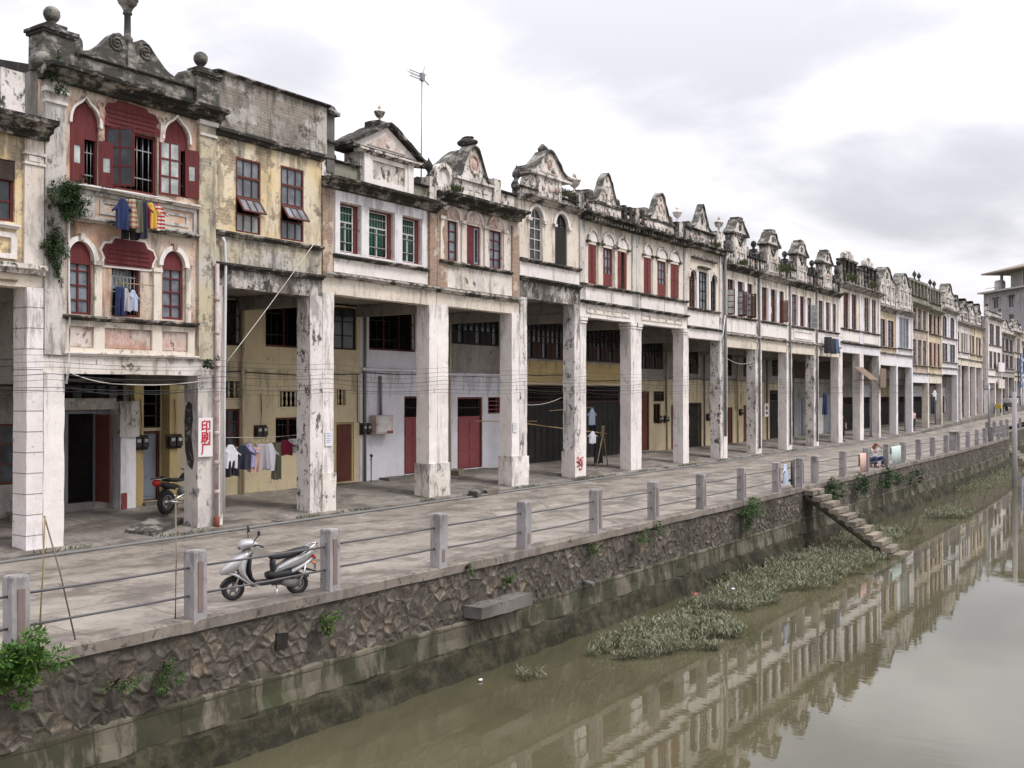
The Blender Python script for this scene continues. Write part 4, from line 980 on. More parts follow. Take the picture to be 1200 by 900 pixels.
def far_house(x0, w, yo, label, beam, band, cor, wm, rows, parapet, cm=None, wf=BRN, ncol=1, bm=None, pane=GLP, topm=None):
    """rows: list of (z0,z1,n,kind)"""
    h = House(x0, w, yo, label)
    hs = []; kk = []
    for z0, z1, n, kd in rows:
        a = .55; b = w - .55; g = (b - a) / n
        for i in range(n):
            q = rect(a + g * i + g * .14, a + g * (i + 1) - g * .14, z0, z1) if kd != 'arch' else arch(a + g * i + g * .22, a + g * (i + 1) - g * .22, z0, z1 - .35, z1)
            hs.append(q); kk.append(kd)
    h.shell(beam, band, cor, hs, wm, bm=bm or wm, cm=cm or W['white'], cl=.44, cr=.44, side=W['greyplain'])
    for q, kd in zip(hs, kk):
        x0_, x1_, z0, z1 = q[0][0], q[1][0], q[0][1], q[2][1]
        if kd == 'big': h.frame(q, .12, STEEL, .06, .07, 3, 2, GLP)
        else:
            o = h.frame(q, .12, wf, .06, .07, 2, 3, pane)
            if kd == 'sh': h.shutter(x0_ + .03, z0 + .03, z1 - .03, (x1_ - x0_) * .45, -6, .09, wf, o, 'louvre', 1)
    for z0, z1, n, kd in rows:
        h.ledge(z0 - .08, MO['ledge'], 'sill', .12, .1, .3, w - .3)
        g = (w - 1.1) / n
        for i in range(1, n): h.rb('pilaster', cm or W['white'], .55 + g * i - .1, .55 + g * i + .1, .0, .08, z0 - .02, z1 + .1, amp=.006)
    h.pilaster(.01, .42, band, cor - .2, cm or W['white']); h.pilaster(w - .42, w - .01, band, cor - .2, cm or W['white'])
    h.ledge(band + .1, MO['corw'], 'ledge', .13, .14)
    h.cornice(cor + .2, MO['corw'] if parapet != 'green' else W['greenish'], .42, .30)
    tm = topm or W['parwhite']; t = cor + .2; c = w / 2
    h.rb('parapet', tm if parapet != 'green' else W['greenish'], .03, w - .03, .08, .36, t, t + .6, amp=.02); h.ledge(t + .6, MO['black'], 'coping', .1, .1, .03, w - .03, y=.08)
    if parapet in ('ornate', 'gable', 'step', 'mini'):
        hh = {'ornate': 2.0, 'gable': 1.5, 'step': 1.5, 'mini': .75}[parapet]; a = w * (.36 if parapet == 'ornate' else .26)
        h.rb('pediment_base', tm, c - a, c + a, .0, .55, t, t + hh, cell=.3, amp=.02)
        m = MB()
        for i in range(3 if parapet == 'ornate' else 1 if parapet != 'mini' else 0):
            n_ = 3 if parapet == 'ornate' else 1; q = 2 * a / n_; m.plate(rect(c - a + q * i + .12, c - a + q * (i + 1) - .12, t + .25, t + hh - .25), [rect(c - a + q * i + .28, c - a + q * (i + 1) - .28, t + .4, t + hh - .4)], -.07, .0)
        if parapet != 'mini': h.p('panel_frame', m, W['greycol'])
        g = scroll_curve([(c - a - .1, t + hh), (c - a * .6, t + hh + .25), (c - a * .35, t + hh + .75), (c, t + hh + 1.0), (c + a * .35, t + hh + .75), (c + a * .6, t + hh + .25), (c + a + .1, t + hh)], 4)
        if parapet == 'step': g = [(c - a - .15, t + hh), (c - a * .6, t + hh + .35), (c - a * .35, t + hh + .8), (c - a * .35, t + hh + 1.05), (c + a * .35, t + hh + 1.05), (c + a * .35, t + hh + .8), (c + a * .6, t + hh + .35), (c + a + .15, t + hh)]
        o = h.p('gable', MB().plate(g + [(c + a, t + hh - .05), (c - a, t + hh - .05)], [], .02, .55), tm); coping_strip(h, g, MO['stone'], -.08, .7, .08, 'coping', o)
        h.p('relief', MB().ring((c, .02, t + hh + .4), .2, .06, 16, 6), MO['black'], o)
    if parapet == 'green':
        m = MB()
        for i in range(6): x = .3 + i * (w - .6) / 5; m.rbox(x - .12, x + .12, .05, .4, t + .5, t + 1.9, .3, .02)
        m.rbox(.1, w - .1, .02, .45, t + 1.8, t + 2.0, .3, .02); h.p('aedicule', m, W['greenish'])
        for x in (c - 1, c + .6): urn(h, x, t + 2.0, 1.1, MO['black'], .2, BUD, 'bud_finial')
        h.rb('panel', W['greenish'], .3, w - .3, .22, .38, t + .5, t + 1.85, amp=.01)
    for x in (.22, w - .22): h.rb('pier', tm, x - .16, x + .16, .0, .42, t, t + 1.1, cell=.25, amp=.02); h.p('ball_finial', MB().ball((x, .2, t + 1.26), .17, n=8, m=6), MO['black'])
    return h
H = {}
H[0] = house0(); H[1] = house1(); H[2] = house2(); H[3] = house3(); H[4] = house4()
# white arcade wall of the bell-gable house, with its window and red door
H[4].back([(0, 4.1, W['backwhite']), (4.1, 6.2, W['backwhite'])], [(.42, 2.80, 4.74, 6.10, 'winopen', BRN), (2.2, 3.2, .52, 3.2, 'doort', REDDOOR, BRN)])
H[4].box('ledge', W['backwhite'], .05, 4.5, 3.1, 3.19, 4.05, 4.14)
H[4].rb('doorstep', W['oldgrey'], .9, 2.1, 2.75, 3.19, .3, .5, amp=.02)
H[5] = house5()
H[6] = pair(33.4, 4.59, 'cream house with closed and half open red shutters, left twin of its pair', ('shut', 'glass', 'half'))
H[7] = pair(37.99, 5.03, 'cream house with red shutters beside a glazed middle window, right twin of its pair', ('shut', 'glass', 'shut'))
for k in (6, 7):
    w = H[k].w
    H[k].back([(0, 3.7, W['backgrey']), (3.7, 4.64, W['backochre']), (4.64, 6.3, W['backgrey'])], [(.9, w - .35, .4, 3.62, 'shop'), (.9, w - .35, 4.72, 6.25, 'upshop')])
    H[k].box('ledge', W['backyellow'], .05, w - .05, 3.08, 3.19, 3.66, 3.76)
m = MB()      # red brushed number on the pillar foot
for st in ([(.06, .62), (.16, .68), (.22, .58), (.12, .5), (.24, .42), (.18, .3), (.06, .34)], [(.30, .34), (.28, .48), (.34, .62), (.42, .5), (.40, .36), (.31, .33)], [(.40, .62), (.58, .66), (.50, .46), (.46, .26)], [(.02, .52), (.14, .44), (.30, .50)], [(.24, .24), (.34, .18), (.5, .22)]):
    m.tube([(x * .85 - .10, -.026, z) for x, z in st], .02, 5)
m.M = None
o = H[6].p('painted_number', m, SIGNRED)
o.location.x = -.30; o.location.y = -.05; o.location.z = .25
H[8] = house8()
H[9] = stepped(47.17, 4.68, 'stepped gable house with brown louvred casements standing open', 'louvre', W['cream'], feats=[(2.6, 4.5, .33, 2.8, 'gate'), (.8, 2.0, .42, 2.7, 'door', BRN), (1.4, 4.2, 4.35, 5.6, 'upshop')], i=0)
H[10] = stepped(51.85, 4.75, 'stepped gable house with brown board shutters and grass on its ledge', 'board', W['cream'], feats=[(3.3, 4.3, .42, 2.5, 'door', BRN), (1.0, 1.9, 1.5, 2.8, 'win'), (2.2, 2.9, 2.9, 3.4, 'vent'), (1.2, 4.2, 4.3, 5.6, 'upshop')], i=1)
H[11] = stepped(56.6, 4.76, 'stepped gable house with slim red windows and one white shutter swung out', 'slim', W['cream'], spar='panel', feats=[(1.2, 2.1, .42, 2.6, 'door', BRN), (2.8, 4.2, .42, 3.3, 'door', PIPEW), (1.2, 4.2, 4.3, 5.6, 'upshop')], i=2)
H[12] = stepped(61.36, 4.9, 'stepped gable house with three dull brown windows and washing below the sill', 'plain', W['cream'], feats=[(.8, 4.4, .4, 3.5, 'shop'), (1.2, 4.2, 4.4, 5.6, 'upshop')], i=3, pip=False)
H[13] = crowned(66.26, 4.86, 'house with two tall windows below a blackened pillared crown, nearer of two alike', 0)
H[14] = crowned(71.12, 4.8, 'house with two tall windows below a blackened pillared crown, farther of two alike', 1)
F = [
 (76.0, 6.0, .3, 'pale house with two slits of red window in a yellow panel', 5.4, 6.2, 9.5, W['farcream'], [(6.8, 8.8, 2, 'w')], 'ornate', W['whiteclean'], RED, W['whiteclean'], GLS),
 (82.05, 5.3, .4, 'pale house with one wide grey glass window', 5.4, 6.2, 9.6, W['whiteclean'], [(6.9, 9.3, 1, 'big')], 'ornate', W['whiteclean'], BRN, W['whiteclean'], GLP),
 (87.4, 6.6, .6, 'three-storey house with a mossy green pillared parapet and grey windows', 4.2, 4.9, 10.6, W['pink'], [(5.7, 7.8, 3, 'w'), (8.7, 10.4, 3, 'w')], 'green', W['cream'], BRN, W['whiteclean'], GLP),
 (94.05, 5.8, .7, 'three-storey cream house with brown shutters and a dark ragged parapet', 4.2, 4.9, 10.5, W['farcream'], [(5.7, 7.8, 3, 'sh'), (8.6, 10.3, 3, 'w')], 'green', W['pinkish'], BRN, W['cream'], GLS),
 (99.9, 8.0, .9, 'tall white house with narrow arched windows and a white gable', 5.1, 5.6, 11.0, W['whiteclean'], [(6.3, 8.0, 2, 'w'), (8.6, 10.6, 2, 'arch')], 'gable', W['whiteclean'], BRN, W['whiteclean'], GLS),
 (108.0, 4.8, 1.5, 'cream far house with a reddish balcony window, first of four stepped gables', 6.2, 6.8, 10.4, W['cream'], [(7.6, 9.6, 2, 'sh')], 'step', W['white'], RED, W['cream'], GLS),
 (112.85, 4.8, 1.6, 'white far house with slim dark windows among four stepped gables', 6.2, 6.8, 10.4, W['white'], [(7.6, 9.6, 3, 'w')], 'step', W['white'], DRK, W['cream'], GLS),
 (117.7, 4.8, 1.8, 'cream far house with rust awning window among four stepped gables', 6.2, 6.8, 10.5, W['farcream'], [(7.6, 9.6, 2, 'w')], 'step', W['white'], RED, W['cream'], GLS),
 (122.55, 5.0, 2.0, 'yellow far house, last of four stepped gables', 6.2, 6.8, 10.6, W['yellow'], [(7.6, 9.6, 2, 'sh')], 'step', W['white'], BRN, W['cream'], GLS),
 (127.6, 9.3, 1.4, 'tall white house with tilted top and shop boards on its balcony', 4.5, 5.2, 12.0, W['white'], [(6.2, 8.2, 3, 'w'), (9.0, 11.4, 2, 'w')], 'plain', W['white'], BRN, W['white'], GLS),
 (137.0, 15.0, 2.2, 'grey three-storey house with brown windows and dark ledges', 5.4, 6.0, 10.8, W['fargrey'], [(6.6, 8.3, 4, 'w'), (8.8, 10.4, 4, 'w')], 'mini', W['greyplain'], BRN, W['fargrey'], GLS),
 (152.1, 9.0, 2.6, 'tall cream and white far house with narrow blue-grey windows', 5.0, 5.6, 11.6, W['farcream'], [(6.4, 8.2, 2, 'w'), (9.0, 11.0, 2, 'w')], 'mini', W['whiteclean'], STEEL, W['farcream'], GLP),
 (161.2, 14.0, 3.0, 'last pale far house with brown windows at the right edge', 5.0, 5.6, 10.6, W['pinkish'], [(6.4, 8.0, 4, 'w'), (8.7, 10.0, 4, 'w')], 'mini', W['white'], BRN, W['pinkish'], GLS),
 (175.3, 16.0, 3.4, 'weathered far house beyond the last pale one', 5.0, 5.6, 10.2, W['cream'], [(6.4, 8.0, 4, 'w'), (8.6, 9.8, 4, 'w')], 'mini', W['white'], BRN, W['cream'], GLS),
]
for k, (x0, w, yo, lb, beam, band, cor, wm, rows, par, cm, wf, bm, pn) in enumerate(F):
    h = far_house(x0, w, yo, lb, beam, band, cor, wm, rows, par, cm, wf, 1, bm, pn, W['parwhite'] if k % 2 else W['pardark'] if par == 'step' else W['parwhite'])
    H[15 + k] = h
    n = max(1, int(w / 4.5)); q = w / n
    fe = []
    for i in range(n): fe += [(q * i + .7, q * i + 1.9, .42, 2.7, 'door', (GALV, BRN, REDDOOR)[(k + i) % 3]), (q * i + 2.3, q * i + q - .5, .42, 3.0, 'shop')]
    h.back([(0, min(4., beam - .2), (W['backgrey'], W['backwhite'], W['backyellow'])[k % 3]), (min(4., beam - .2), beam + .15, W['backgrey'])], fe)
    if n > 1:
        for i in range(1, n): h.column(q * i - .25, q * i + .25, beam + .02, cm)
    if k == 9:
        for z, tx in ((5.9, W['whiteclean']), (3.9, W['pinkish'])): h.p('sign_board', MB().rbox(5.0, 9.0, -.35, -.2, z, z + 1.1, .5, .01), tx)
# blank render block house far behind : big grey apartment house
def apartment():
    r = thing('apartment_building', (207, 35.0, 0), 'big grey rendered apartment block rising behind the far end of the row', 'building', rz=math.atan2(-.678, -.748))
    L, D = 30, 16   # local x runs towards the camera side, y away to its right-hand rear
    P = lambda n, m, mt, par=None: m.build(n, mt, par or r)
    holes = []; xs = [3.2, 8.0, 13.5, 19, 24.5]
    for z in (4, 8, 12, 16.2, 19.4):
        for i, x in enumerate(xs): holes.append(rect(x, x + (1.5 if i < 2 else 2.2), z, z + 1.9))
    P('wall', MB().plate(rect(0, L, 0, 22.6), holes, .0, .3), W['mauve'])
    P('side_wall', MB().box(0, .3, .3, D, 0, 22.6).box(L - .3, L, .3, D, 0, 22.6).box(0, L, D, D + .3, 0, 22.6), W['mauve'])
    for k, q in enumerate(holes):
        x0, x1, z0, z1 = q[0][0], q[1][0], q[0][1], q[2][1]
        o = P('window', MB().plate(q, [inset(q, .12)], .1, .2).box((x0 + x1) / 2 - .05, (x0 + x1) / 2 + .05, .11, .19, z0, z1), STEEL if k % 3 else BRN)
        P('pane', MB().box(x0 + .05, x1 - .05, .2, .22, z0 + .05, z1 - .05), GLP if k % 2 else GLS, o)
        if k >= 18 and k < 24: P('hood', MB().box(x0 - .3, x1 + .3, -.6, .05, z1 + .15, z1 + .3), MO['stone'], o)
    P('eave', MB().box(-.9, L + .8, -.8, D + .8, 22.6, 22.9), W['fargrey'])
    P('penthouse', MB().box(6.2, L - .5, 1.6, D - 1, 22.95, 26.2), W['fargrey'])
    P('terrace_column', MB().box(4.4, 4.8, .6, 1.0, 22.95, 26.0).box(11, 11.4, .6, 1.0, 22.95, 26.0), W['fargrey'])
    for x in (10, 15, 21, 26): o = P('window', MB().plate(rect(x, x + 2, 23.6, 25.4), [rect(x + .1, x + 1.9, 23.7, 25.3)], 1.45, 1.59), DRK); P('pane', MB().box(x + .05, x + 1.95, 1.5, 1.52, 23.65, 25.35), GLS, o)
    P('roof', MB().prof([(-1.6, 26.0), (-1.6, 26.25), (D * .5, 28.6), (D + 1.6, 26.25), (D + 1.6, 26.0)], 1.6, L + 1.5), paint('roof_brown', (.23, .19, .155), .4, .8))
    P('railing', MB().box(.2, 7, .1, .16, 23.5, 23.58).box(.2, 7, .1, .16, 23.0, 23.06), STEEL)
    for x in (2.8,):
        o = P('water_tank', MB().lathe([(.1, 0), (.9, .1), (1.0, .3), (1.0, 1.6), (.8, 1.9), (.2, 2.0)], x, 1.6, 23.0, 16), W['whiteclean'])
apartment(); bpy.data.objects['apartment_building'].scale = (.95, .95, .965)
# ------------------------------------------------------------------ setting : ground, road, canal, quay
WZ = -2.15
def qy(x):
    P = [(-40, 12.6), (4, 12.35), (9, 12.2), (13, 12.05), (17, 11.92), (30, 11.84), (60, 11.95), (72, 12.15), (84, 12.6), (86, 12.75)]
    if x > 85.5: return 14.6 + (x - 85.5) * .012
    for a, b in zip(P, P[1:]):
        if a[0] <= x <= b[0]: return a[1] + (b[1] - a[1]) * (x - a[0]) / (b[0] - a[0])
    return P[0][1]
def stations(a, b, st):
    n = max(1, int(math.ceil((b - a) / st))); return [a + (b - a) * i / n for i in range(n + 1)]
def sweep(m, xs, prof, wob=0, seed=0):
    secs = []
    for x in xs:
        q = qy(x); secs.append([(x, q + a + (noise.noise(Vector((x * 2.1, b * 3, seed))) * wob), b + (noise.noise(Vector((x * 1.7, 5, seed + a))) * wob * .5)) for a, b in prof])
    return m.loft(secs, sm=False)

def ground_mat():
    t = NT('ground_earth'); p = t.pos()
    return t.fin(t.mix(t.ramp(t.noise(p, .3, 6), .4, .6), (.16, .14, .11), (.10, .11, .07)))
m = MB(); secs = []
for x in (-400, 1800): secs.append([(x, -1800, -.4), (x, -26, -.4), (x, -26.2, -3.2), (x, 15.6, -3.2), (x, 15.7, -.12), (x, 1800, -.12), (x, 1800, -4), (x, -1800, -4)])
m.loft(secs, sm=False); tag(m.build('ground', ground_mat()), 'brown earth ground lying under the street and behind the houses', 'ground', kind='structure')

def road_mat(name, base, dark, red, jx=4.2, seed=0):
    t = NT(name); p = t.pos(seed=seed)
    a = t.noise(p, .55, 8, .68, .3); b = t.noise(t.pos((.75, 1.0, 1), seed + 2), .95, 9, .72); f = t.noise(p, 9, 7, .75)
    col = t.mix(t.ramp(a, .40, .62), base, [x * .72 for x in base])
    col = t.mix(t.ramp(b, .45, .60, 0, .85), col, dark)
    col = t.mix(t.ramp(t.noise(p, 1.6, 6, .65), .58, .72, 0, .55), col, red)
    col = t.mix(t.ramp(t.noise(t.pos((.8, 1.1, 1), seed + 7), 1.1, 7, .68), .54, .70, 0, .7), col, [x * 1.4 for x in base])
    col = t.mix(t.ramp(f, .42, .75, 0, .4), col, dark)
    # slab joints and cracks
    wv = t.n('ShaderNodeVectorMath', _operation='ADD', **{}); nz = t.n('ShaderNodeTexNoise', Vector=p, Scale=1.2, Detail=5).outputs['Color']
    t.set(wv.inputs[0], p); sc = t.n('ShaderNodeVectorMath', _operation='SCALE'); t.set(sc.inputs[0], nz); sc.inputs['Scale'].default_value = .12; t.set(wv.inputs[1], sc.outputs[0])
    bt = t.n('ShaderNodeTexBrick', Vector=wv.outputs[0], Color1=(1, 1, 1), Color2=(1, 1, 1), Mortar=(0, 0, 0), Scale=1.0)
    for k, v in (('Mortar Size', .012), ('Brick Width', jx), ('Row Height', 3.6), ('Mortar Smooth', .2)): bt.inputs[k].default_value = v
    col = t.mix(t.math('MULTIPLY', bt.outputs['Fac'], .75), col, [x * .5 for x in dark])
    vo = t.n('ShaderNodeTexVoronoi', _feature='DISTANCE_TO_EDGE', Vector=wv.outputs[0], Scale=.33).outputs[0]
    cr = t.math('MULTIPLY', t.ramp(vo, .0, .006, 1, 0), t.ramp(t.noise(p, .35, 3), .48, .56))
    col = t.mix(t.math('MULTIPLY', cr, .8), col, [x * .4 for x in dark])
    hgt = t.math('SUBTRACT', t.math('ADD', f, a), t.math('ADD', bt.outputs['Fac'], cr))
    t.b.inputs['Specular IOR Level'].default_value = .3
    return t.fin(col, t.ramp(b, .4, .7, .85, .6), t.bump(hgt, .45, .03))
ROADM = road_mat('road_concrete', (.288, .256, .22), (.112, .096, .081), (.24, .19, .15))
PAVEM = road_mat('pavement_concrete', (.255, .23, .20), (.095, .082, .071), (.17, .13, .10), 2.4, 4)
m = MB(); L = []
for x in stations(-40, 85.4, 1.6) + stations(85.6, 300, 4):
    L.append([m.v((x, qy(x) + .3 + (19.47 - qy(x) - .3) * k / 10, .018 * math.sin(k * 1.9 + x * .3) * (0 < k < 10) + (max(0, x - 85) * .02))) for k in range(11)])
for a, b in zip(L, L[1:]):
    for k in range(10): m.f([a[k], b[k], b[k + 1], a[k + 1]])
tag(m.build('road', ROADM), 'stained concrete street between the canal railing and the arcade', 'road', kind='structure')
m = MB(); secs = []
def pz(x): return max(0, x - 85) * .02
for x in stations(-12, 300, .5):
    k = noise.noise(Vector((x * .9, 2, 0))) * .05 + noise.noise(Vector((x * 3.1, 7, 0))) * .03; o = 0 if x < 76 else min(4, (x - 76) * .035)
    q = pz(x); secs.append([(x, 19.46 + k + o * .9, -.1), (x, 19.47 + k + o * .9, .09 + k * .5 + q), (x, 19.62 + o, .125 + k * .3 + q), (x, 22.95 + o, .44 + q), (x, 27, .50 + q), (x, 27, -.1)])
m.loft(secs, sm=False); tag(m.build('pavement', PAVEM), 'raised worn concrete arcade floor sloping up to the shop doors', 'pavement', kind='structure')

# water
def water_mat():
    t = NT('canal_water')
    a = t.noise(t.pos((1.0, .5, 1)), .55, 4, .55, .4); b = t.noise(t.pos((3.2, 1.6, 1), 3), 1.6, 3, .5, .3)
    mu = t.noise(t.pos((.25, .5, 1), 5), .6, 5, .6)
    col = t.mix(t.ramp(mu, .38, .64), (.090, .081, .047), (.066, .061, .035))
    t.b.inputs['Specular IOR Level'].default_value = .5; t.b.inputs['IOR'].default_value = 1.62
    return t.fin(col, .02, t.bump(t.math('ADD', t.math('MULTIPLY', a, 1.0), t.math('MULTIPLY', b, .16)), .024, .14))
m = MB(); v = [m.v(p) for p in ((-60, -26.1, WZ), (300, -26.1, WZ), (300, 15.65, WZ), (-60, 15.65, WZ))]; m.f(v)
tag(m.build('water', water_mat()), 'murky olive canal water mirroring the row of houses', 'water', kind='structure')

# quay wall of rubble stone on dressed blocks
def rubble_mat():
    t = NT('rubble_stone'); p0 = t.pos()
    sp = t.n('ShaderNodeSeparateXYZ', Vector=p0)
    wob = t.n('ShaderNodeTexNoise', Vector=p0, Scale=2.2, Detail=3); 
    flat = t.n('ShaderNodeCombineXYZ', X=t.math('MULTIPLY', sp.outputs[0], 1.15), Y=sp.outputs[2]).outputs[0]
    sc = t.n('ShaderNodeVectorMath', _operation='SCALE'); t.set(sc.inputs[0], wob.outputs['Color']); sc.inputs['Scale'].default_value = .20
    w2 = t.n('ShaderNodeTexNoise', Vector=p0, Scale=.75, Detail=2).outputs['Color']; s2 = t.n('ShaderNodeVectorMath', _operation='SCALE'); t.set(s2.inputs[0], w2); s2.inputs['Scale'].default_value = .55
    a0 = t.n('ShaderNodeVectorMath', _operation='ADD'); t.set(a0.inputs[0], flat); t.set(a0.inputs[1], s2.outputs[0])
    ad = t.n('ShaderNodeVectorMath', _operation='ADD'); t.set(ad.inputs[0], a0.outputs[0]); t.set(ad.inputs[1], sc.outputs[0])
    dr = t.n('ShaderNodeSeparateXYZ', Vector=ad.outputs[0]); ad = t.n('ShaderNodeCombineXYZ', X=dr.outputs[0], Y=dr.outputs[1])
    ve = t.n('ShaderNodeTexVoronoi', _feature='DISTANCE_TO_EDGE', Vector=ad.outputs[0], Scale=3.9, Randomness=.88).outputs['Distance']
    vc = t.n('ShaderNodeTexVoronoi', _feature='F1', Vector=ad.outputs[0], Scale=3.9, Randomness=.88).outputs['Color']
    r = t.n('ShaderNodeSeparateColor', Color=vc).outputs
    st = t.mix(t.ramp(r[0], .15, .9), (.088, .078, .064), (.155, .136, .110))
    st = t.mix(t.math('MULTIPLY', t.ramp(r[1], .80, .86, 0, .85), t.ramp(t.noise(p0, 5, 5, .7), .38, .56)), st, (.235, .18, .13))
    st = t.mix(t.ramp(r[2], .86, .9, 0, .8), st, (.23, .20, .17))
    n1 = t.noise(p0, 7, 7, .72); st = t.mix(t.ramp(n1, .45, .7, 0, .6), st, (.05, .043, .038))
    mt = t.mix(t.ramp(n1, .4, .6), (.10, .086, .07), (.06, .05, .041))
    col = t.mix(t.ramp(ve, .01, .09), mt, st)
    big = t.noise(t.pos((1, 1, .6)), .8, 7, .7)
    col = t.mix(t.ramp(big, .48, .68, 0, .78), col, (.042, .036, .032))
    col = t.mix(t.ramp(t.noise(p0, 1.4, 5), .58, .7, 0, .45), col, (.05, .06, .028))
    col = t.mix(t.ramp(t.noise(p0, 2.6, 8, .75), .47, .57, 0, .8), col, mt)
    hgt = t.math('ADD', t.math('MULTIPLY', t.ramp(ve, .0, .24), .034), t.math('MULTIPLY', n1, .04))
    t.fin(col, .93, t.bump(t.noise(p0, 16, 5, .7), .4, .012))
    ds = t.n('ShaderNodeDisplacement', Height=hgt, Midlevel=.03, Scale=1.0); t.t.links.new(ds.outputs[0], t.out.inputs['Displacement'])
    t.m.displacement_method = 'BOTH'
    return t.m
def course_mat():
    t = NT('quay_blocks'); p = t.pos()
    bt = t.n('ShaderNodeTexBrick', Vector=t.xz(p), Color1=(.17, .15, .112), Color2=(.115, .102, .076), Mortar=(.05, .045, .035), Scale=1.0)
    for k, v in (('Mortar Size', .012), ('Brick Width', 1.35), ('Row Height', .60), ('Mortar Smooth', .2)): bt.inputs[k].default_value = v
    n1 = t.noise(p, 3.5, 8, .72); n2 = t.noise(t.pos((1.6, 1.6, .45), 2), 1.0, 7, .7)
    col = t.mix(t.ramp(n1, .42, .68, 0, .45), bt.outputs['Color'], (.12, .108, .078))
    col = t.mix(t.ramp(n2, .42, .54, 0, .88), col, (.036, .035, .020))
    col = t.mix(t.ramp(t.noise(p, 1.1, 6), .55, .7, 0, .5), col, (.07, .085, .04))
    return t.fin(col, .9, t.bump(t.math('SUBTRACT', n1, bt.outputs['Fac']), .5, .03))
def base_mat():
    t = NT('quay_base'); p = t.pos()
    n1 = t.noise(p, 2.6, 9, .75); n2 = t.noise(t.pos((1.4, 1.4, .5), 2), 1.0, 7, .7)
    col = t.mix(t.ramp(n1, .40, .66), (.020, .019, .011), (.064, .056, .033))
    col = t.mix(t.ramp(n2, .62, .70, 0, .6), col, (.15, .135, .09))
    col = t.mix(t.ramp(t.noise(p, 9, 6, .7), .58, .7, 0, .7), col, (.016, .016, .012))
    return t.fin(col, .85, t.bump(n1, .7, .05))
RUB = rubble_mat(); COU = course_mat(); BAS = base_mat()
COPM = plaster('coping_concrete', (.25, .215, .185), (.185, .16, .135), .55, .5, .5, seed=31)
qw = thing('quay_wall', (0, 0, 0), 'long rubble stone canal wall with dressed block courses down to the water', 'wall')
def seg(a, b, fine):
    m = MB(); sweep(m, stations(a, b, .4), [(.0, -.15), (.0, .004), (.05, .022), (.34, .022), (.34, -.15)], .03, 1); m.build('coping', COPM, qw)
    m = MB(); rows = 26 if fine else 10; xs = stations(a, b, .042 if fine else .2)
    G = [[m.v((x, qy(x) + .045, -.145 - 1.0 * k / rows)) for k in range(rows + 1)] for x in xs]
    for A, B in zip(G, G[1:]):
        for k in range(rows): m.f([A[k], B[k], B[k + 1], A[k + 1]], True)
    o = m.build('rubble_face', RUB, qw)
    m = MB(); sweep(m, stations(a, b, .14), [(.6, -1.11), (.05, -1.11), (.015, -1.145), (.0, -1.40), (-.03, -1.60), (.0, -1.66), (.6, -1.66)], .075, 2); m.build('block_course', COU, qw)
    m = MB(); sweep(m, stations(a, b, .14), [(.6, -1.60), (-.01, -1.60), (-.06, -1.66), (-.12, -1.9), (-.18, -2.15), (-.26, -2.5), (-.36, -3.1), (.6, -3.1)], .09, 3); m.build('footing', BAS, qw)
seg(-6, 4, False); seg(4.0, 36, True); seg(36, 85.4, False); seg(85.6, 200, False)
MB().box(85.35, 85.7, 12.75, 14.65, -3.1, .02).build('return_wall', COU, qw)
# black plate painting the shade inside a hole, outlet pipe and projecting slab
m = MB().plate([(11.2, -.72), (11.44, -.74), (11.46, -.50), (11.22, -.47)], [], 12.135, 12.3); o = m.build('hole_shade_plate', BLK, qw)
m = MB().tube([(20.4, 11.98, -1.02), (20.4, 11.68, -1.06)], .055, 8); m.build('outlet_pipe', PIPEG, qw)
m = MB().rbox(15.9, 17.7, 11.58, 12.1, -1.05, -.82, .2, .03); m.build('projecting_slab', W['oldgrey'], qw)

# stone steps going down into the canal
st = thing('stone_steps', (35.4, 11.9, 0), 'flight of weathered stone steps running down from the quay into the canal', 'steps')
STM = plaster('step_stone', (.27, .23, .175), (.18, .155, .12), .6, .3, .6, seed=33)
n = 11
for i in range(n):
    z = -.12 - i * .195; y = -.02 - i * .30; x = -.06 * i * .5
    MB().rbox(x + .2, x + 1.42, y - .34, y, z - .16, z, .25, .025).build('step', STM, st)
m = MB(); m.loft([[(x0 - .03 * k, -.1 - .30 * k, -.42 - .195 * k), (x0 - .03 * k, -.1 - .30 * k, -.29 - .195 * k), (x0 + .25 - .03 * k, -.1 - .30 * k, -.29 - .195 * k), (x0 + .25 - .03 * k, -.1 - .30 * k, -.42 - .195 * k)] for k in range(n) for x0 in (.12,)], sm=False)
m.build('stringer', BAS, st)
m = MB(); m.loft([[(1.2 - .03 * k, -.1 - .30 * k, -.42 - .195 * k), (1.2 - .03 * k, -.1 - .30 * k, -.29 - .195 * k), (1.42 - .03 * k, -.1 - .30 * k, -.29 - .195 * k), (1.42 - .03 * k, -.1 - .30 * k, -.42 - .195 * k)] for k in range(n)], sm=False)
m.build('stringer', BAS, st)
st2 = thing('stone_steps', (85.8, 14.6, 0), 'far stone steps beside the recessed quay at the right edge', 'steps')
for i in range(10): MB().rbox(.1, 3.4, -.02 - i * .30 - .34, -.02 - i * .30, -.16 - i * .2 - .3, -.02 - i * .2, .4, .03).build('step', STM, st2)

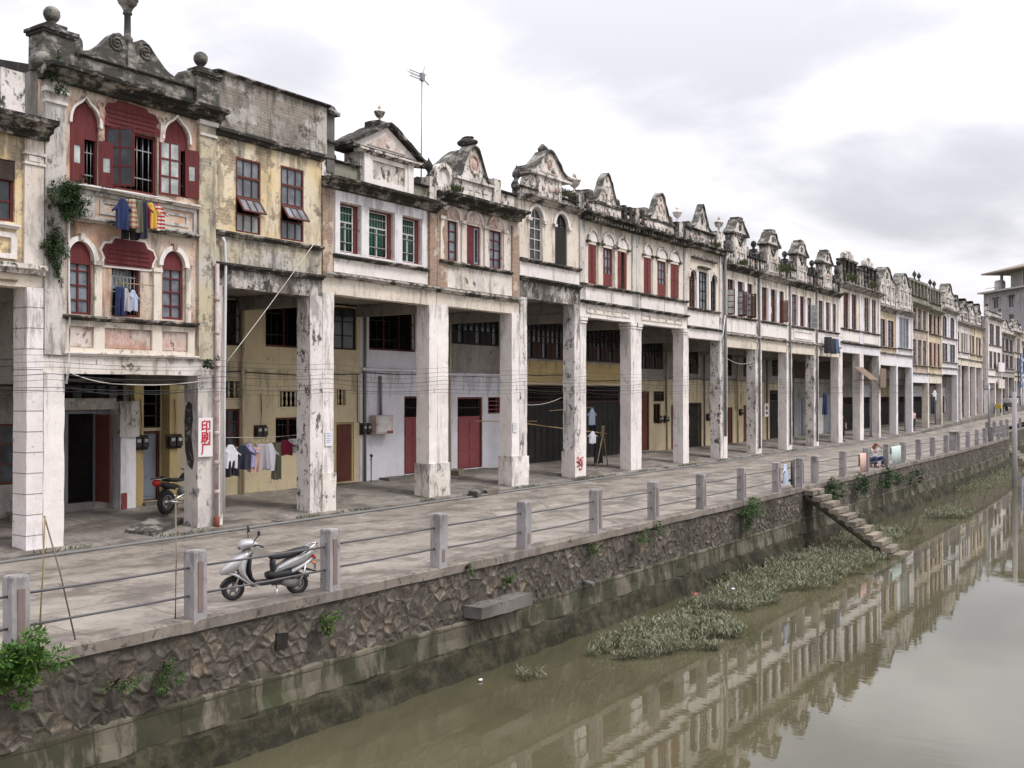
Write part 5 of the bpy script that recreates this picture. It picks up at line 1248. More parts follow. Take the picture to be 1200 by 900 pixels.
# railing : granite posts, two iron pipes
POSTM = plaster('granite_post', (.36, .335, .335), (.27, .25, .25), .3, .35, .3, seed=34)
POSTR = paint('post_inset_red', (.20, .145, .13), .5, .85)
def railing(xs, label, gaps=()):
    r = thing('railing', (xs[0], qy(xs[0]) + .12, 0), label, 'railing', 'railings along the quay')
    ox, oy = xs[0], qy(xs[0]) + .12
    for x in xs:
        y = qy(x) + .12 - oy; a = rnd.uniform(-2.5, 2.5); hz = 1.0 + rnd.uniform(-.015, .02)
        m = MB(); m.M = Matrix.Translation((x - ox, y, 0)) @ Matrix.Rotation(R(a), 4, 'Z') @ Matrix.Rotation(R(rnd.uniform(-.8, .8)), 4, 'X')
        m.rbox(-.115, .115, -.115, .115, -.06, hz - .03, .12, .006); m.loft([[(-q, -q, z), (q, -q, z), (q, q, z), (-q, q, z)] for q, z in ((.114, hz - .03), (.112, hz), (.098, hz + .022))], sm=False)
        o = m.build('post', POSTM, r)
        m = MB(); m.M = Matrix.Translation((x - ox, y, 0)) @ Matrix.Rotation(R(a), 4, 'Z'); m.box(-.045, .045, -.124, -.10, .12, hz - .14); m.build('inset_panel', POSTR, o)
    for z in (.36, .76):
        m = MB()
        for a, b in zip(xs, xs[1:]):
            k = rnd.uniform(-.02, .02); ya, yb = qy(a) + .12 - oy, qy(b) + .12 - oy
            m.tube([(a - ox, ya, z + k), ((a + b) / 2 - ox, (ya + yb) / 2, z - .012 + k), (b - ox, yb, z + rnd.uniform(-.02, .02))], .0175, 7)
        m.build('rail', STEELD, r)
    return r
STEELD = paint('rail_iron', (.085, .08, .088), .4, .5, (.14, .09, .07))
railing([1.2, 4.2, 7.11, 9.78, 12.45, 15.24, 18.05, 21.09, 24.07, 27.05, 30.03, 33.13, 35.5], 'stone post railing on the near quay, left of the stone steps')
railing([37.15, 40.6, 44.0, 47.2, 50.3, 53.4, 56.6, 59.9, 63.3, 66.6, 69.8, 73, 76.3, 79.8, 83.0, 85.2], 'stone post railing on the far quay, right of the stone steps')
railing([88.5, 92, 95.5, 99, 103, 107, 111], 'short far stone post railing beyond the last canal steps')
tag(MB().rbox(62.9, 63.9, 12.12, 12.5, 0, 1.06, .3, .01).box(62.8, 64.0, 12.05, 12.57, 1.06, 1.12).build('stone_pier', POSTM), 'wide pale capped pier standing within the far railing', 'pier')
# ------------------------------------------------------------------ cables, poles, small things
for k in range(7):
    z = [3.34, 3.43, 3.58, 3.70, 3.83, 3.95, 4.08, 3.22, 4.2][k]; y = [19.60, 19.56, 19.62, 19.52, 19.57, 19.6, 19.5, 19.63, 19.55][k]
    xs = [-3, 6.9, 11.9, 16.2, 19.8, 24.75, 29.3, 33.4, 38, 43, 47.2, 51.9, 56.6, 61.4, 66.3, 71.1, 76, 82, 87.4, 94, 100, 108]
    pts = []
    for a, b in zip(xs, xs[1:]):
        sg = rnd.uniform(.02, .11)
        for i in range(5): t = i / 5; pts.append((a + (b - a) * t, y - .10, z - sg * 4 * t * (1 - t) + noise.noise(Vector((a, k, 1))) * .04))
    tag(MB().tube(pts, (.004, .006, .004, .007, .004, .005, .004, .006, .004)[k], 5).build('overhead_cable', CABLE), 'dark cable strung across the front of the arcade pillars', 'cable', 'cables strung along the arcade')
def wire(pts, r, mat, label, name='wire', cat='wire', group=None, sag=0):
    P = []
    for (a, b) in zip(pts, pts[1:]):
        a = Vector(a); b = Vector(b)
        for i in range(9): t = i / 9; q = a.lerp(b, t); q.z -= sag * 4 * t * (1 - t); P.append(q)
    P.append(Vector(pts[-1])); return tag(MB().tube(P, r, 5).build(name, mat), label, cat, group)
wire([(19.30, 19.5, 7.25), (16.45, 19.55, 4.05)], .010, ROPE, 'pale rope slanting from the sash window sill down to the pillar', 'rope', 'rope', sag=.03)
wire([(12.4, 19.7, 3.75), (13.6, 19.6, 3.5), (16.0, 19.62, 3.62)], .011, ROPE, 'pale wire drooping across the opening of the scrolled gable house', sag=.06)
wire([(12.6, 20.0, 3.45), (14.2, 19.9, 3.3), (15.9, 19.7, 3.45)], .010, CABLE, 'thin dark wire sagging low across the scrolled gable arcade', sag=.08)
wire([(29.8, 21.2, 3.3), (32.9, 20.2, 3.15)], .010, ROPE, 'pale slack wire hanging in the arcade of the curled pediment house', sag=.35)
wire([(47.6, 19.8, 5.1), (51.4, 19.8, 5.0)], .012, ROPE, 'pale slack cable inside the louvred casement house arcade', sag=.25)

def antenna():
    r = thing('tv_antenna', (25.05, 20.6, 9.6), 'thin television aerial on a tall mast above the triangular pediment house', 'antenna')
    MB().tube([(0, 0, -.2), (.04, 0, 3.75)], .022, 6).build('mast', STEEL, r)
    m = MB().tube([(-.55, 0, 3.62), (.12, 0, 3.62)], .016, 5).tube([(-.55, 0, 3.80), (.12, 0, 3.80)], .016, 5)
    for i in range(5): m.tube([(-.55 + i * .14, -.12, 3.62), (-.55 + i * .14, .12, 3.8)], .010, 4)
    for a in (-.5, .5, 1.2): m.tube([(.05, 0, 3.7), (.32, .1 * a, 3.7 + .36 * a)], .018, 5)
    m.box(-.02, .14, -.05, .05, 3.6, 3.84); m.build('yagi_head', STEEL, r)
antenna()

def sign():
    r = thing('shop_sign', (15.90, 19.63, 2.26), 'white upright board with three red characters on the grey pillar', 'sign', rz=0)
    MB().box(-.21, .21, .0, .03, -.46, .46).build('board', paint('sign_white', (.68, .64, .64), .25, .6), r, .006)
    txt = None
    try:
        cu = bpy.data.curves.new('lettering', 'FONT'); cu.body = '印\n刷\n厂'; cu.size = .30; cu.align_x = 'CENTER'; cu.space_line = .92; cu.extrude = .004; cu.offset = .006
        to = bpy.data.objects.new('lettering', cu); COL.objects.link(to); bpy.context.view_layer.update()
        me = bpy.data.meshes.new_from_object(to.evaluated_get(bpy.context.evaluated_depsgraph_get()))
        bpy.data.objects.remove(to)
        if len(me.vertices) > 60:
            me.name = 'lettering'; me.materials.clear(); me.materials.append(SIGNRED)
            zs = [v.co.y for v in me.vertices]; xs = [v.co.x for v in me.vertices]
            cz = (max(zs) + min(zs)) / 2; k = .82 / (max(zs) - min(zs)); cx = (max(xs) + min(xs)) / 2
            for v in me.vertices: x, y, z = v.co; v.co = ((x - cx) * min(k, .36 / (max(xs) - min(xs))), -.004 - z, (y - cz) * k)
            txt = bpy.data.objects.new('lettering', me); COL.objects.link(txt); txt.parent = r
    except Exception as e: print('text failed', e)
    print('SIGN', txt, len(txt.data.vertices) if txt else 0)
sign()
def paper(x, y, z, w, hgt, label):
    o = MB().plate(rect(-w / 2, w / 2, -hgt / 2, hgt / 2), [], 0, .004).build('notice', PAPER); o.location = (x, y, z)
    m = MB()
    for i in range(5): m.box(-w * .36, w * (.36 if i % 2 else .2), -.003, 0, hgt * (.32 - i * .15), hgt * (.36 - i * .15))
    m.build('print', paint('ink', (.22, .24, .34), .1, .9), o); return tag(o, label, 'notice')
paper(20.03, 19.672, 2.08, .26, .40, 'white paper notice pasted on the pillar right of the washing')
paper(28.98, 19.672, 2.15, .24, .34, 'small faded notice pasted on the pillar right of the red double door')

def meter(x, y, z, label, s=1., n=2, mat=None):
    r = thing('electricity_meter', (x, y, z), label, 'meter', 'electricity meters on the arcade walls')
    MB().box(-.24 * s, .24 * s, .0, .03, -.2 * s, .18 * s).build('backboard', DRK, r)
    for i in range(n):
        cx = (-.11 + .22 * i) * s if n == 2 else 0
        o = MB().box(cx - .09 * s, cx + .09 * s, -.11 * s, .0, -.13 * s, .12 * s).build('meter_case', mat or IRON, r, .012)
        MB().box(cx - .055 * s, cx + .055 * s, -.118 * s, -.11 * s, .0, .08 * s).build('dial', GLW, o)
    MB().tube([(0, -.02, .16 * s), (.02, -.02, .6 * s), (0, -.015, 1.1 * s)], .012, 5).build('conduit', CABLE, r)
for a in ((17.22, 22.52, 2.05, 'black meters on the yellow post right of the zinc door'), (16.3, 22.68, 2.05, 'black meters on the yellow post left of the zinc door'), (20.5, 22.88, 2.2, 'grey and black meters above the hanging white shirt'), (24.95, 22.86, 2.15, 'small dark meter at the edge of the white wall'),
          (47.3, 22.86, 2.0, 'dark meters on the yellow wall beside the iron gate'), (52.6, 22.86, 2.0, 'dark meters by the brown door of the board shutter house'), (46.6, 22.86, 2.0, 'dark meters left of the iron gate'), (57.3, 22.86, 2.2, 'dark meters on the wall of the slim red window house')):
    meter(*a)
r = thing('fuse_box', (25.6, 22.86, 2.28), 'rusty white metal box with a conduit on the white arcade wall', 'box')
MB().box(-.42, .42, -.28, .02, -.32, .30).build('casing', RUSTW, r, .015); MB().box(-.36, .30, -.292, -.27, -.26, .24).build('lid', paint('box_white', (.5, .48, .47), .5, .5, (.2, .09, .05)), r, .006)
MB().tube([(.05, -.05, .3), (.05, -.03, 1.6)], .05, 7).build('conduit', PIPEG, r); MB().box(.1, .38, -.305, -.28, -.30, -.22).build('rust_patch', RUST, r)
tag(MB().tube([(24.95, 22.6, .4), (24.95, 22.6, 1.25), (24.85, 22.45, 1.28), (24.7, 22.4, 1.15)], .02, 6).ball((24.93, 22.58, 1.28), .05).build('standpipe', IRON), 'iron standpipe tap before the white arcade wall', 'tap')

# rough stones and slabs along the kerb, drain pipe along the arcade edge
pts = [(x, 19.36 + noise.noise(Vector((x * .6, 0, 0))) * .05, .03) for x in stations(2, 76, .8)]
tag(MB().tube(pts, .035, 7).build('kerb_pipe', PIPEG), 'long grey pipe lying along the foot of the arcade kerb', 'pipe')
STN = [(26.4, 19.45, .7, .30, .16, 20, 'brown broken slab lying on the kerb below the red double door'), (27.2, 19.5, .5, .4, .12, -12, 'grey broken slab leaning by the kerb right of the brown one'), (28.2, 22.3, .7, .35, .22, 5, 'flat stone below the red double door, left one'), (29.2, 22.4, .5, .4, .18, 15, 'flat stone below the red double door, right one'), (14.9, 20.2, 1.6, .7, .10, 30, 'dark broken concrete ramp before the motorcycle'), (13.2, 22.5, .8, .4, .2, 3, 'low brick step beside the white pier'), (33.0, 19.6, .9, .4, .12, -8, 'dirty slab at the foot of the numbered pillar'), (43.6, 19.6, .8, .4, .12, 8, 'slab of rubble beside the tall square window house pillar')]
for x, y, a, b, c, rz, lb in STN:
    o = MB().rbox(-a / 2, a / 2, -b / 2, b / 2, -.08, c, .12, .04).build('stone_slab', (W['oldgrey'], MO['stone'], STM)[int(a * 10) % 3]); o.location = (x, y, .14 + (y - 19.6) * .09 if y > 19.6 else .05); o.rotation_euler = (R(3), R(-4), R(rz)); tag(o, lb, 'stone')

# bamboo sticks tied up by the left pillar and rail
for k, (a, b, mt, lb) in enumerate((((7.6, 12.7, 0), (7.62, 12.6, 1.7), BAMBOO, 'yellow bamboo stick standing behind the leftmost post'), ((8.0, 12.5, 0), (7.62, 12.62, 1.7), STICK, 'thin grey stick leaning right of the leftmost post'), ((9.55, 12.45, 0), (9.55, 12.45, 1.7), STICK, 'upright grey stick tied to the rail beside the second post'))):
    tag(MB().tube([a, ((a[0] + b[0]) / 2 + .01, (a[1] + b[1]) / 2, .9), b], .011, 6).build('stick', mt), lb, 'stick')
# clothes frame of bamboo in the dark arcade
r = thing('bamboo_frame', (37.3, 20.9, .2), 'bamboo tripod and pole drying frame in the dark red-shutter arcade', 'drying frame')
MB().tube([(-.95, -.2, 0), (.1, 0, 1.75)], .022, 6).tube([(.6, .1, 0), (-.1, 0, 1.75)], .022, 6).tube([(.05, .5, 0), (0, 0, 1.75)], .022, 6).build('tripod', BAMBOO, r)
MB().tube([(-6.2, .3, 2.05), (-3.2, .2, 1.75), (.3, 0, 1.42)], .022, 6).build('pole', BAMBOO, r)
MB().tube([(-7.6, 1.0, 2.1), (-4.0, .7, 2.02)], .02, 6).build('pole', BAMBOO, r)
tag(MB().tube([(33.9, 21.4, 2.62), (37.4, 21.4, 2.72)], .015, 6).build('clothes_pole', BAMBOO), 'pale pole hung across the dark red-shutter arcade', 'clothes pole')

# ------------------------------------------------------------------ washing
def garment(kind, w, hgt, mat, loc, rz, label, group=None, seed=0, tilt=0, hanger=True):
    rows = 14; cols = 13; m = MB(); F = []; B = []
    def width(v):       # v: 0 top .. 1 bottom
        if kind == 'shirt': return (1.0 if v < .30 else .66) * (1 - .0 * v) * (.45 + 1.8 * v if v < .18 else 1.0)
        if kind == 'dress': return .62 + .38 * v
        if kind == 'shorts' or kind == 'trousers': return .8 + .12 * v
        return 1.0
    for i in range(rows + 1):
        v = i / rows; a = []; b = []
        for j in range(cols + 1):
            u = j / cols * 2 - 1; x = u * w / 2 * min(1, width(v)); z = -v * hgt
            if kind == 'shirt' and v < .3: z -= abs(u) ** 2 * .09 * hgt * (1 + 1.0 * (abs(u) > .62))
            y = .028 * math.sin(u * 5 + seed) * v + .02 * math.sin(u * 9.0 + seed * 2.3 + v * 2) * (.3 + v); z += .012 * math.sin(u * 4 + seed) * v
            th = .014 + .02 * (1 - u * u) * (.5 + .5 * math.sin(v * 3))
            a.append(m.v((x, y - th, z))); b.append(m.v((x, y + th, z)))
        F.append(a); B.append(b)
    for i in range(rows):
        v = (i + .5) / rows
        for j in range(cols):
            if kind in ('trousers',) and v > .34 and j == cols // 2: continue
            if kind == 'shorts' and v > .5 and j == cols // 2: continue
            m.f([F[i][j], F[i][j + 1], F[i + 1][j + 1], F[i + 1][j]], True); m.f([B[i][j], B[i + 1][j], B[i + 1][j + 1], B[i][j + 1]], True)
    for i in range(rows):
        for j in (0, cols): m.f([F[i][j], F[i + 1][j], B[i + 1][j], B[i][j]])
    for j in range(cols): m.f([F[0][j], B[0][j], B[0][j + 1], F[0][j + 1]])
    nm = {'shirt': 'shirt', 'trousers': 'trousers', 'shorts': 'shorts', 'dress': 'garment', 'towel': 'towel', 'sheet': 'sheet'}[kind]
    o = m.build(nm, mat); o.location = loc; o.rotation_euler = (0, R(tilt), R(rz))
    tag(o, label, nm if nm != 'garment' else 'clothing', group)
    if hanger: MB().tube([(-w * .3, 0, -.02), (0, 0, .05), (w * .3, 0, -.02)], .006, 5).tube([(0, 0, .05), (0, 0, .12)], .005, 5).build('hanger', IRON, o)
    return o
C = {k: cloth('cloth_' + k, v) for k, v in dict(white=(.68, .67, .70), navy=(.02, .03, .09), black=(.014, .014, .018), dark=(.03, .033, .05), lav=(.36, .33, .52), grey=(.40, .38, .40), olive=(.13, .125, .085), maroon=(.19, .012, .035), yellow=(.62, .36, .06), pink=(.66, .42, .36), peach=(.55, .36, .30), blue=(.10, .14, .26), paleblue=(.42, .48, .62), mint=(.52, .62, .58), red=(.45, .03, .03)).items()}
C['beige'] = cloth('cloth_check', (.42, .36, .25), 60, (.30, .13, .10)); C['rstripe'] = cloth('cloth_redstripe', (.45, .03, .04), 75, (.62, .58, .54)); C['floral'] = cloth('cloth_floral', (.44, .40, .42), 38, (.34, .33, .38), 0)
g1 = 'washing on the line in the yellow arcade'
YL = 20.9
tag(MB().tube([(17.1, YL, 2.18), (19.0, YL, 2.12), (20.1, YL - .1, 2.16)], .007, 5).build('clothes_line', ROPE), 'thin line holding the washing in the yellow arcade', 'clothes line')
x0 = 17.62
for kd, w, hh, mt, dx, dz, rz, lb in (
    ('shirt', .62, .60, 'white', .08, 0, -8, 'white short-sleeved shirt, leftmost on the yellow arcade line'), ('shorts', .46, .40, 'black', .12, -.42, -8, 'black shorts showing beneath the leftmost white shirt'),
    ('shirt', .66, .64, 'dark', .46, -.02, -30, 'dark jacket beside the leftmost white shirt'), ('shirt', .56, .62, 'lav', .66, 0, -28, 'lavender shirt between dark jacket and patterned blouse'), ('trousers', .34, .66, 'peach', .86, -.1, -30, 'peach garment half hidden behind the lavender shirt'),
    ('dress', .50, .66, 'floral', 1.08, -.02, -22, 'pale grey patterned blouse in the middle of the yellow arcade line'), ('shirt', .54, .72, 'white', 1.36, -.02, -18, 'long white shirt right of the patterned blouse'), ('trousers', .30, 1.0, 'olive', 1.58, 0, -22, 'long grey-green trousers on the yellow arcade line'),
    ('shirt', .62, .42, 'maroon', 1.86, .06, -26, 'dark red top near the right end of the yellow arcade line'), ('dress', .36, .40, 'white', 2.12, .08, -30, 'white cloth at the right end of the yellow arcade line')):
    garment(kd, w, hh, C[mt], (x0 + dx, YL - .02 - dx * .06, 1.98 + dz), rz, lb, g1, dx * 7, rnd.uniform(-4, 4))
g2 = 'washing on the balcony pole of the scrolled gable house'
YB = 19.30
tag(MB().tube([(12.35, 19.62, 7.65), (12.5, YB, 7.62), (14.6, YB, 7.66)], .018, 6).build('clothes_pole', PIPEW), 'white pole under the oxblood windows holding washing', 'clothes pole')
for kd, w, hh, mt, x, rz, lb, dz in (('shirt', .46, .68, 'navy', 13.42, -14, 'navy blue shirt, leftmost on the balcony pole', 0), ('dress', .34, .62, 'beige', 13.60, -48, 'beige checked garment right of the navy shirt', 0), ('trousers', .34, .70, 'olive', 13.74, -55, 'olive trousers on the balcony pole', 0), ('trousers', .34, .82, 'dark', 13.86, -50, 'long dark blue trousers on the balcony pole', .0), ('shirt', .40, .56, 'maroon', 13.96, -58, 'maroon top squeezed beside the yellow shirt', 0), ('shirt', .42, .56, 'yellow', 14.12, -30, 'mustard yellow shirt on the balcony pole', 0), ('shirt', .42, .58, 'rstripe', 14.32, -36, 'red and white striped shirt, rightmost on the balcony pole', 0), ('shorts', .42, .34, 'black', 13.66, -20, 'black shorts hanging low behind the balcony shirts', -.52)):
    garment(kd, w, hh, C[mt], (x, YB + (0 if dz == 0 else .1), 7.50 + dz), rz, lb, g2, x * 3)
for kd, w, hh, mt, x, z, lb in (('trousers', .24, .62, 'navy', 13.58, 5.62, 'blue trousers hung in the barred middle window'), ('shirt', .30, .5, 'grey', 13.72, 5.60, 'grey striped shirt hung in the barred middle window'), ('shirt', .30, .46, 'paleblue', 13.90, 5.58, 'pale blue shirt hung in the barred middle window')):
    garment(kd, w, hh, C[mt], (x, 19.62, z), -12, lb, 'washing in the barred middle window', x)
tag(MB().tube([(13.5, 19.6, 5.70), (14.45, 19.6, 5.72)], .012, 6).build('clothes_pole', BAMBOO), 'short bamboo pole across the barred middle window', 'clothes pole')
g3 = 'washing on the quay railing'
def over_rail(nm, x, w, hf, mt, lb, z=.78, h2=.3, dy=0):
    y = qy(x) + .12 + dy; m = MB(); secs = []
    for i in range(13):
        u = i / 12; X = (u - .5) * w; wv = .02 * math.sin(u * 14 + x)
        P = [(-.035 + wv, -hf - .02 * math.sin(u * 6)), (-.035 + wv * .5, -.3 * hf), (-.03, 0), (0, .03), (.03, 0), (.035 - wv, -h2), (.025 - wv, -h2), (.02, -.0), (0, .018), (-.02, 0), (-.022 + wv * .5, -.3 * hf), (-.022 + wv, -hf - .02 * math.sin(u * 6))]
        secs.append([(X, p[0], p[1]) for p in P])
    o = m.loft(secs).build(nm, mt); o.location = (x, y, z); return tag(o, lb, nm, g3)
over_rail('towel', 43.4, .95, .74, C['pink'], 'pink towel draped over the railing left of the crouching woman', h2=.5)
over_rail('sheet', 48.9, 1.7, .80, C['mint'], 'pale greenish white sheet over the railing right of the crouching woman', .84)
fr = thing('drying_rack', (34.2, 12.06, 0), 'low wooden rack tied to the railing just left of the stone steps', 'drying rack')
MB().box(-.95, -.89, -.03, .03, 0, .98).box(.85, .91, -.03, .03, 0, .98).box(-1.0, .95, -.03, .03, .93, .98).box(-.95, .9, -.03, .03, .26, .31).build('frame', STICK, fr)
garment('shirt', .85, .66, C['paleblue'], (33.95, 11.96, .90), 10, 'pale blue shirt hung on the rack left of the stone steps', g3, 1, hanger=False)
garment('trousers', .7, .80, C['dark'], (34.75, 12.0, .95), 14, 'black trousers hung on the rack left of the stone steps', g3, 2, hanger=False)
# dark things hung in the red-shutter arcade, and below the plain windows
for kd, w, hh, mt, x, y, z, lb in (('shirt', .5, .7, 'paleblue', 37.25, 21.4, 2.68, 'pale blue and black clothing hung high in the dark arcade'), ('trousers', .4, 1.1, 'black', 37.4, 21.4, 2.5, 'black trousers hung high in the dark arcade'), ('shirt', .5, .5, 'white', 36.5, 20.95, 1.75, 'white and purple top over the bamboo tripod'), ('shirt', .45, .45, 'navy', 34.9, 21.0, 1.72, 'navy top hung on the bamboo pole'), ('shorts', .4, .5, 'red', 35.6, 21.0, 1.55, 'red and black shorts hung on the bamboo pole'), ('trousers', .5, 1.1, 'black', 37.1, 21.0, 1.5, 'black trousers on the bamboo tripod'),
    ('trousers', .9, 1.0, 'black', 62.6, 19.35, 6.75, 'black washing below the dull brown windows, left piece'), ('trousers', .5, .95, 'dark', 63.7, 19.35, 6.7, 'dark slim washing below the dull brown windows, middle piece'), ('dress', .5, .9, 'blue', 64.4, 19.35, 6.7, 'blue washing below the dull brown windows, right piece'),
    ('shirt', .9, .9, 'white', 97.6, 20.6, 3.6, 'white shirt hung in the orange house arcade'), ('trousers', .8, 1.5, 'black', 97.0, 20.6, 3.0, 'black clothing hung in the orange house arcade'), ('dress', .6, 1.4, 'navy', 66.9, 20.9, 3.3, 'dark dress hung high behind the nearer crown house pillar'), ('towel', .7, .8, 'yellow', 80.0, 21.0, 3.2, 'yellow cloth hung in the slit window house arcade')):
    garment(kd, w, hh, C[mt], (x, y, z), -20, lb, 'washing hung in the farther arcades', x)
tag(MB().tube([(62.0, 19.35, 6.85), (65.4, 19.35, 6.85)], .015, 6).build('clothes_pole', BAMBOO), 'pole of dark washing below the dull brown windows', 'clothes pole')

# awnings, signs, poles
AW = paint('awning_sheet', (.20, .15, .11), .7, .85, (.12, .07, .05))
r = thing('awning', (69.2, 19.4, 4.55), 'rusty corrugated awning propped out over the nearer crown house', 'awning')
m = MB(); secs = []
for i in range(25):
    x = i * .09; z = .03 * math.sin(i * 2.1); secs.append([(x, .3, .5 + z), (x, -.75, -.35 + z), (x, -.75, -.32 + z), (x, .3, .53 + z)])
m.loft(secs, sm=False); m.build('sheet', AW, r); [MB().tube([(q, .3, -.4), (q, -.7, -.3)], .02, 5).build('strut', RUST, r) for q in (.1, 2.0)]
o = copy_tree(bpy.data.objects['awning']); o.location = (74.2, 19.5, 4.5); o.rotation_euler = (R(51), 0, R(4)); o['label'] = 'rusty awning folded down against the farther crown house pillar'
r = thing('shop_light', (59.6, 22.2, 2.3), 'small white sign box with a dark mark in the slim red window house arcade', 'sign')
MB().box(-.35, .35, -.06, .06, -.4, .4).build('box', WHT, r); MB().ball((0, -.07, .12), .14, .02, .12, 10, 6).box(-.12, .12, -.08, -.06, -.25, -.1).build('mark', BLK, r)
r = thing('street_sign', (158.5, 22.0, 4.2), 'tall blue sign with white marks at the right edge of the row', 'sign')
BLU = paint('sign_blue', (.06, .14, .34), .2, .5)
MB().box(-.7, .7, -.06, .06, 0, 4.6).build('board', BLU, r)
m = MB()
for i in range(5): m.box(-.4, .4, -.09, -.06, .4 + i * .85, .75 + i * .85).box(-.1, .1, -.09, -.06, .3 + i * .85, .95 + i * .85)
m.build('lettering', WHT, r)
MB().tube([(0, .1, -4.2), (0, .1, 0)], .12, 7).build('pole', STEEL, r)
def pole(x, y, z0, z1, r0, lb, lamp=False):
    r = thing('utility_pole', (x, y, z0), lb, 'pole')
    MB().tube([(0, 0, 0), (0, 0, (z1 - z0) * .5), (0, 0, z1 - z0)], [r0, r0 * .9, r0 * .8], 9).build('shaft', paint('pole_concrete', (.33, .31, .31), .3, .8) if lamp else STEEL, r)
    MB().box(-.03, .03, -.3, .3, z1 - z0 - .35, z1 - z0 - .28).build('crossarm', IRON, r)
pole(66.2, 9.55, -3.0, 3.4, .16, 'stout grey pole standing in the canal at the right edge', True)
pole(75.8, 12.5, 0, 3.9, .09, 'thin grey pole on the far quay beyond the railing posts')

# ------------------------------------------------------------------ vegetation
LF = leafm('leaf_bright', (.038, .10, .014), (.085, .17, .028), (.07, .10, .02))
LD = leafm('leaf_dark', (.018, .045, .012), (.04, .075, .022), (.03, .05, .012))
LM = leafm('leaf_mid', (.03, .075, .015), (.065, .12, .03), (.05, .07, .02))
WD = leafm('weed_grey', (.075, .09, .048), (.25, .25, .16), (.12, .10, .06))
LG = leafm('grass_dull', (.05, .07, .025), (.10, .11, .05), (.04, .05, .02))
BARK = wood('bark', (.10, .075, .05), 9)
def bush(loc, rx, ry, rz, n, sz, mat, label, droop=0, name='shrub', seed=0, stems=7):
    g = random.Random(seed + int(loc[0] * 10)); r = thing(name, loc, label, 'plant', 'plants rooted in the walls')
    tips = []
    m = MB()
    for i in range(stems):
        a = g.uniform(0, 6.28); q = Vector((rx * math.cos(a) * g.uniform(.2, .6), -abs(ry * g.uniform(.3, .9)), rz * g.uniform(-.5, .9))); tips.append(q)
        m.tube([(0, .1, 0), q * .5 + Vector((0, -.04, .05)), q], [.014, .01, .004], 5)
    m.build('stem', BARK, r)
    m = MB()
    cl = [(Vector((g.gauss(0, .42) * rx, -abs(g.gauss(.25, .4)) * ry, g.gauss(0.05, .42) * rz)), g.uniform(.16, .34)) for _ in range(max(5, n // 70))]
    for i in range(n):
        c, k = g.choice(cl); d = Vector((g.gauss(0, 1), g.gauss(0, 1), g.gauss(0, 1))).normalized()
        p = c + Vector((d.x * rx, d.y * ry, d.z * rz)) * k * g.uniform(.5, 1)
        dr = (d + Vector((0, -.4, -.25 - droop + g.uniform(-.2, .7)))).normalized()
        m.leaf(p, dr, Vector((g.gauss(0, .4), -.3, 1)), sz * g.uniform(.6, 1.25), sz * g.uniform(.35, .5))
    m.build('foliage', mat, r); return r
bush((6.9, 12.1, .03), .44, .42, .37, 3400, .075, LF, 'big bright green bush growing from the quay wall at far left', stems=10)
for a in ((8.4, 12.16, -.62, .5, .16, .16, 130, .07, LM, 'sparse green sprigs on the rubble right of the big bush'), (9.15, 12.1, -.55, .32, .14, .3, 240, .07, LM, 'dark weeds hanging on the rubble left of the second post'), (12.1, 12.0, -.42, .27, .2, .22, 260, .07, LF, 'small green tuft on the quay wall under the third post'), (17.3, 11.9, -.58, .2, .14, .18, 110, .06, LF, 'tiny green tuft above the projecting slab'), (15.9, 11.92, -.1, .12, .1, .14, 60, .06, LM, 'tiny sprig beside the slab top'), (20.6, 11.85, -.25, .4, .16, .2, 150, .07, LM, 'low green weeds on the coping above the outlet pipe'), (22.9, 11.8, -.22, .3, .2, .22, 180, .08, LM, 'small green weeds on the coping between posts'), (23.8, 11.8, -.2, .22, .2, .2, 140, .07, LM, 'little green weeds right of the coping weeds'),
          (29.8, 11.75, -.25, .75, .4, .5, 1100, .09, LM, 'large bush on the quay wall before the stone steps'), (38.0, 11.7, -.3, .95, .4, .5, 1200, .10, LD, 'large bush on the quay wall just past the stone steps'), (42.0, 11.75, -.35, 1.0, .35, .35, 900, .10, LD, 'spreading bush on the quay wall under the pink towel'), (46.0, 11.7, -.45, 1.5, .4, .45, 700, .14, LD, 'dull bush on the quay wall under the crouching woman'), (51.5, 11.75, -.6, 1.2, .3, .4, 350, .14, LD, 'dark weeds low on the far quay wall')):
    bush((a[0], a[1], a[2]), a[3], a[4], a[5], a[6], a[7], a[8], a[9], stems=5)
bush((12.30, 19.66, 7.35), .46, .46, .44, 4200, .065, LD, 'dark bushy shrub growing from the grey pilaster by the balcony', .3, stems=8)
bush((12.02, 19.66, 6.35), .26, .3, .52, 2000, .06, LD, 'dark trailing creeper on the pilaster below the bushy shrub', .6, stems=6)
bush((12.15, 19.66, 5.75), .12, .15, .5, 160, .07, LD, 'thin creeper strands low on the grey pilaster', .8, stems=4)
bush((12.0, 19.5, 9.75), .16, .2, .5, 320, .08, LD, 'creeper hanging from the cornice left of the scrolled gable', .6, stems=4)
bush((15.85, 19.55, 4.0), .3, .2, .15, 320, .07, LD, 'dark tuft on the pillar head above the red character sign', .2, stems=4)
bush((13.55, 19.5, 6.98), .2, .12, .1, 90, .06, LD, 'small tuft on the balcony ledge below the washing', 0, stems=3)
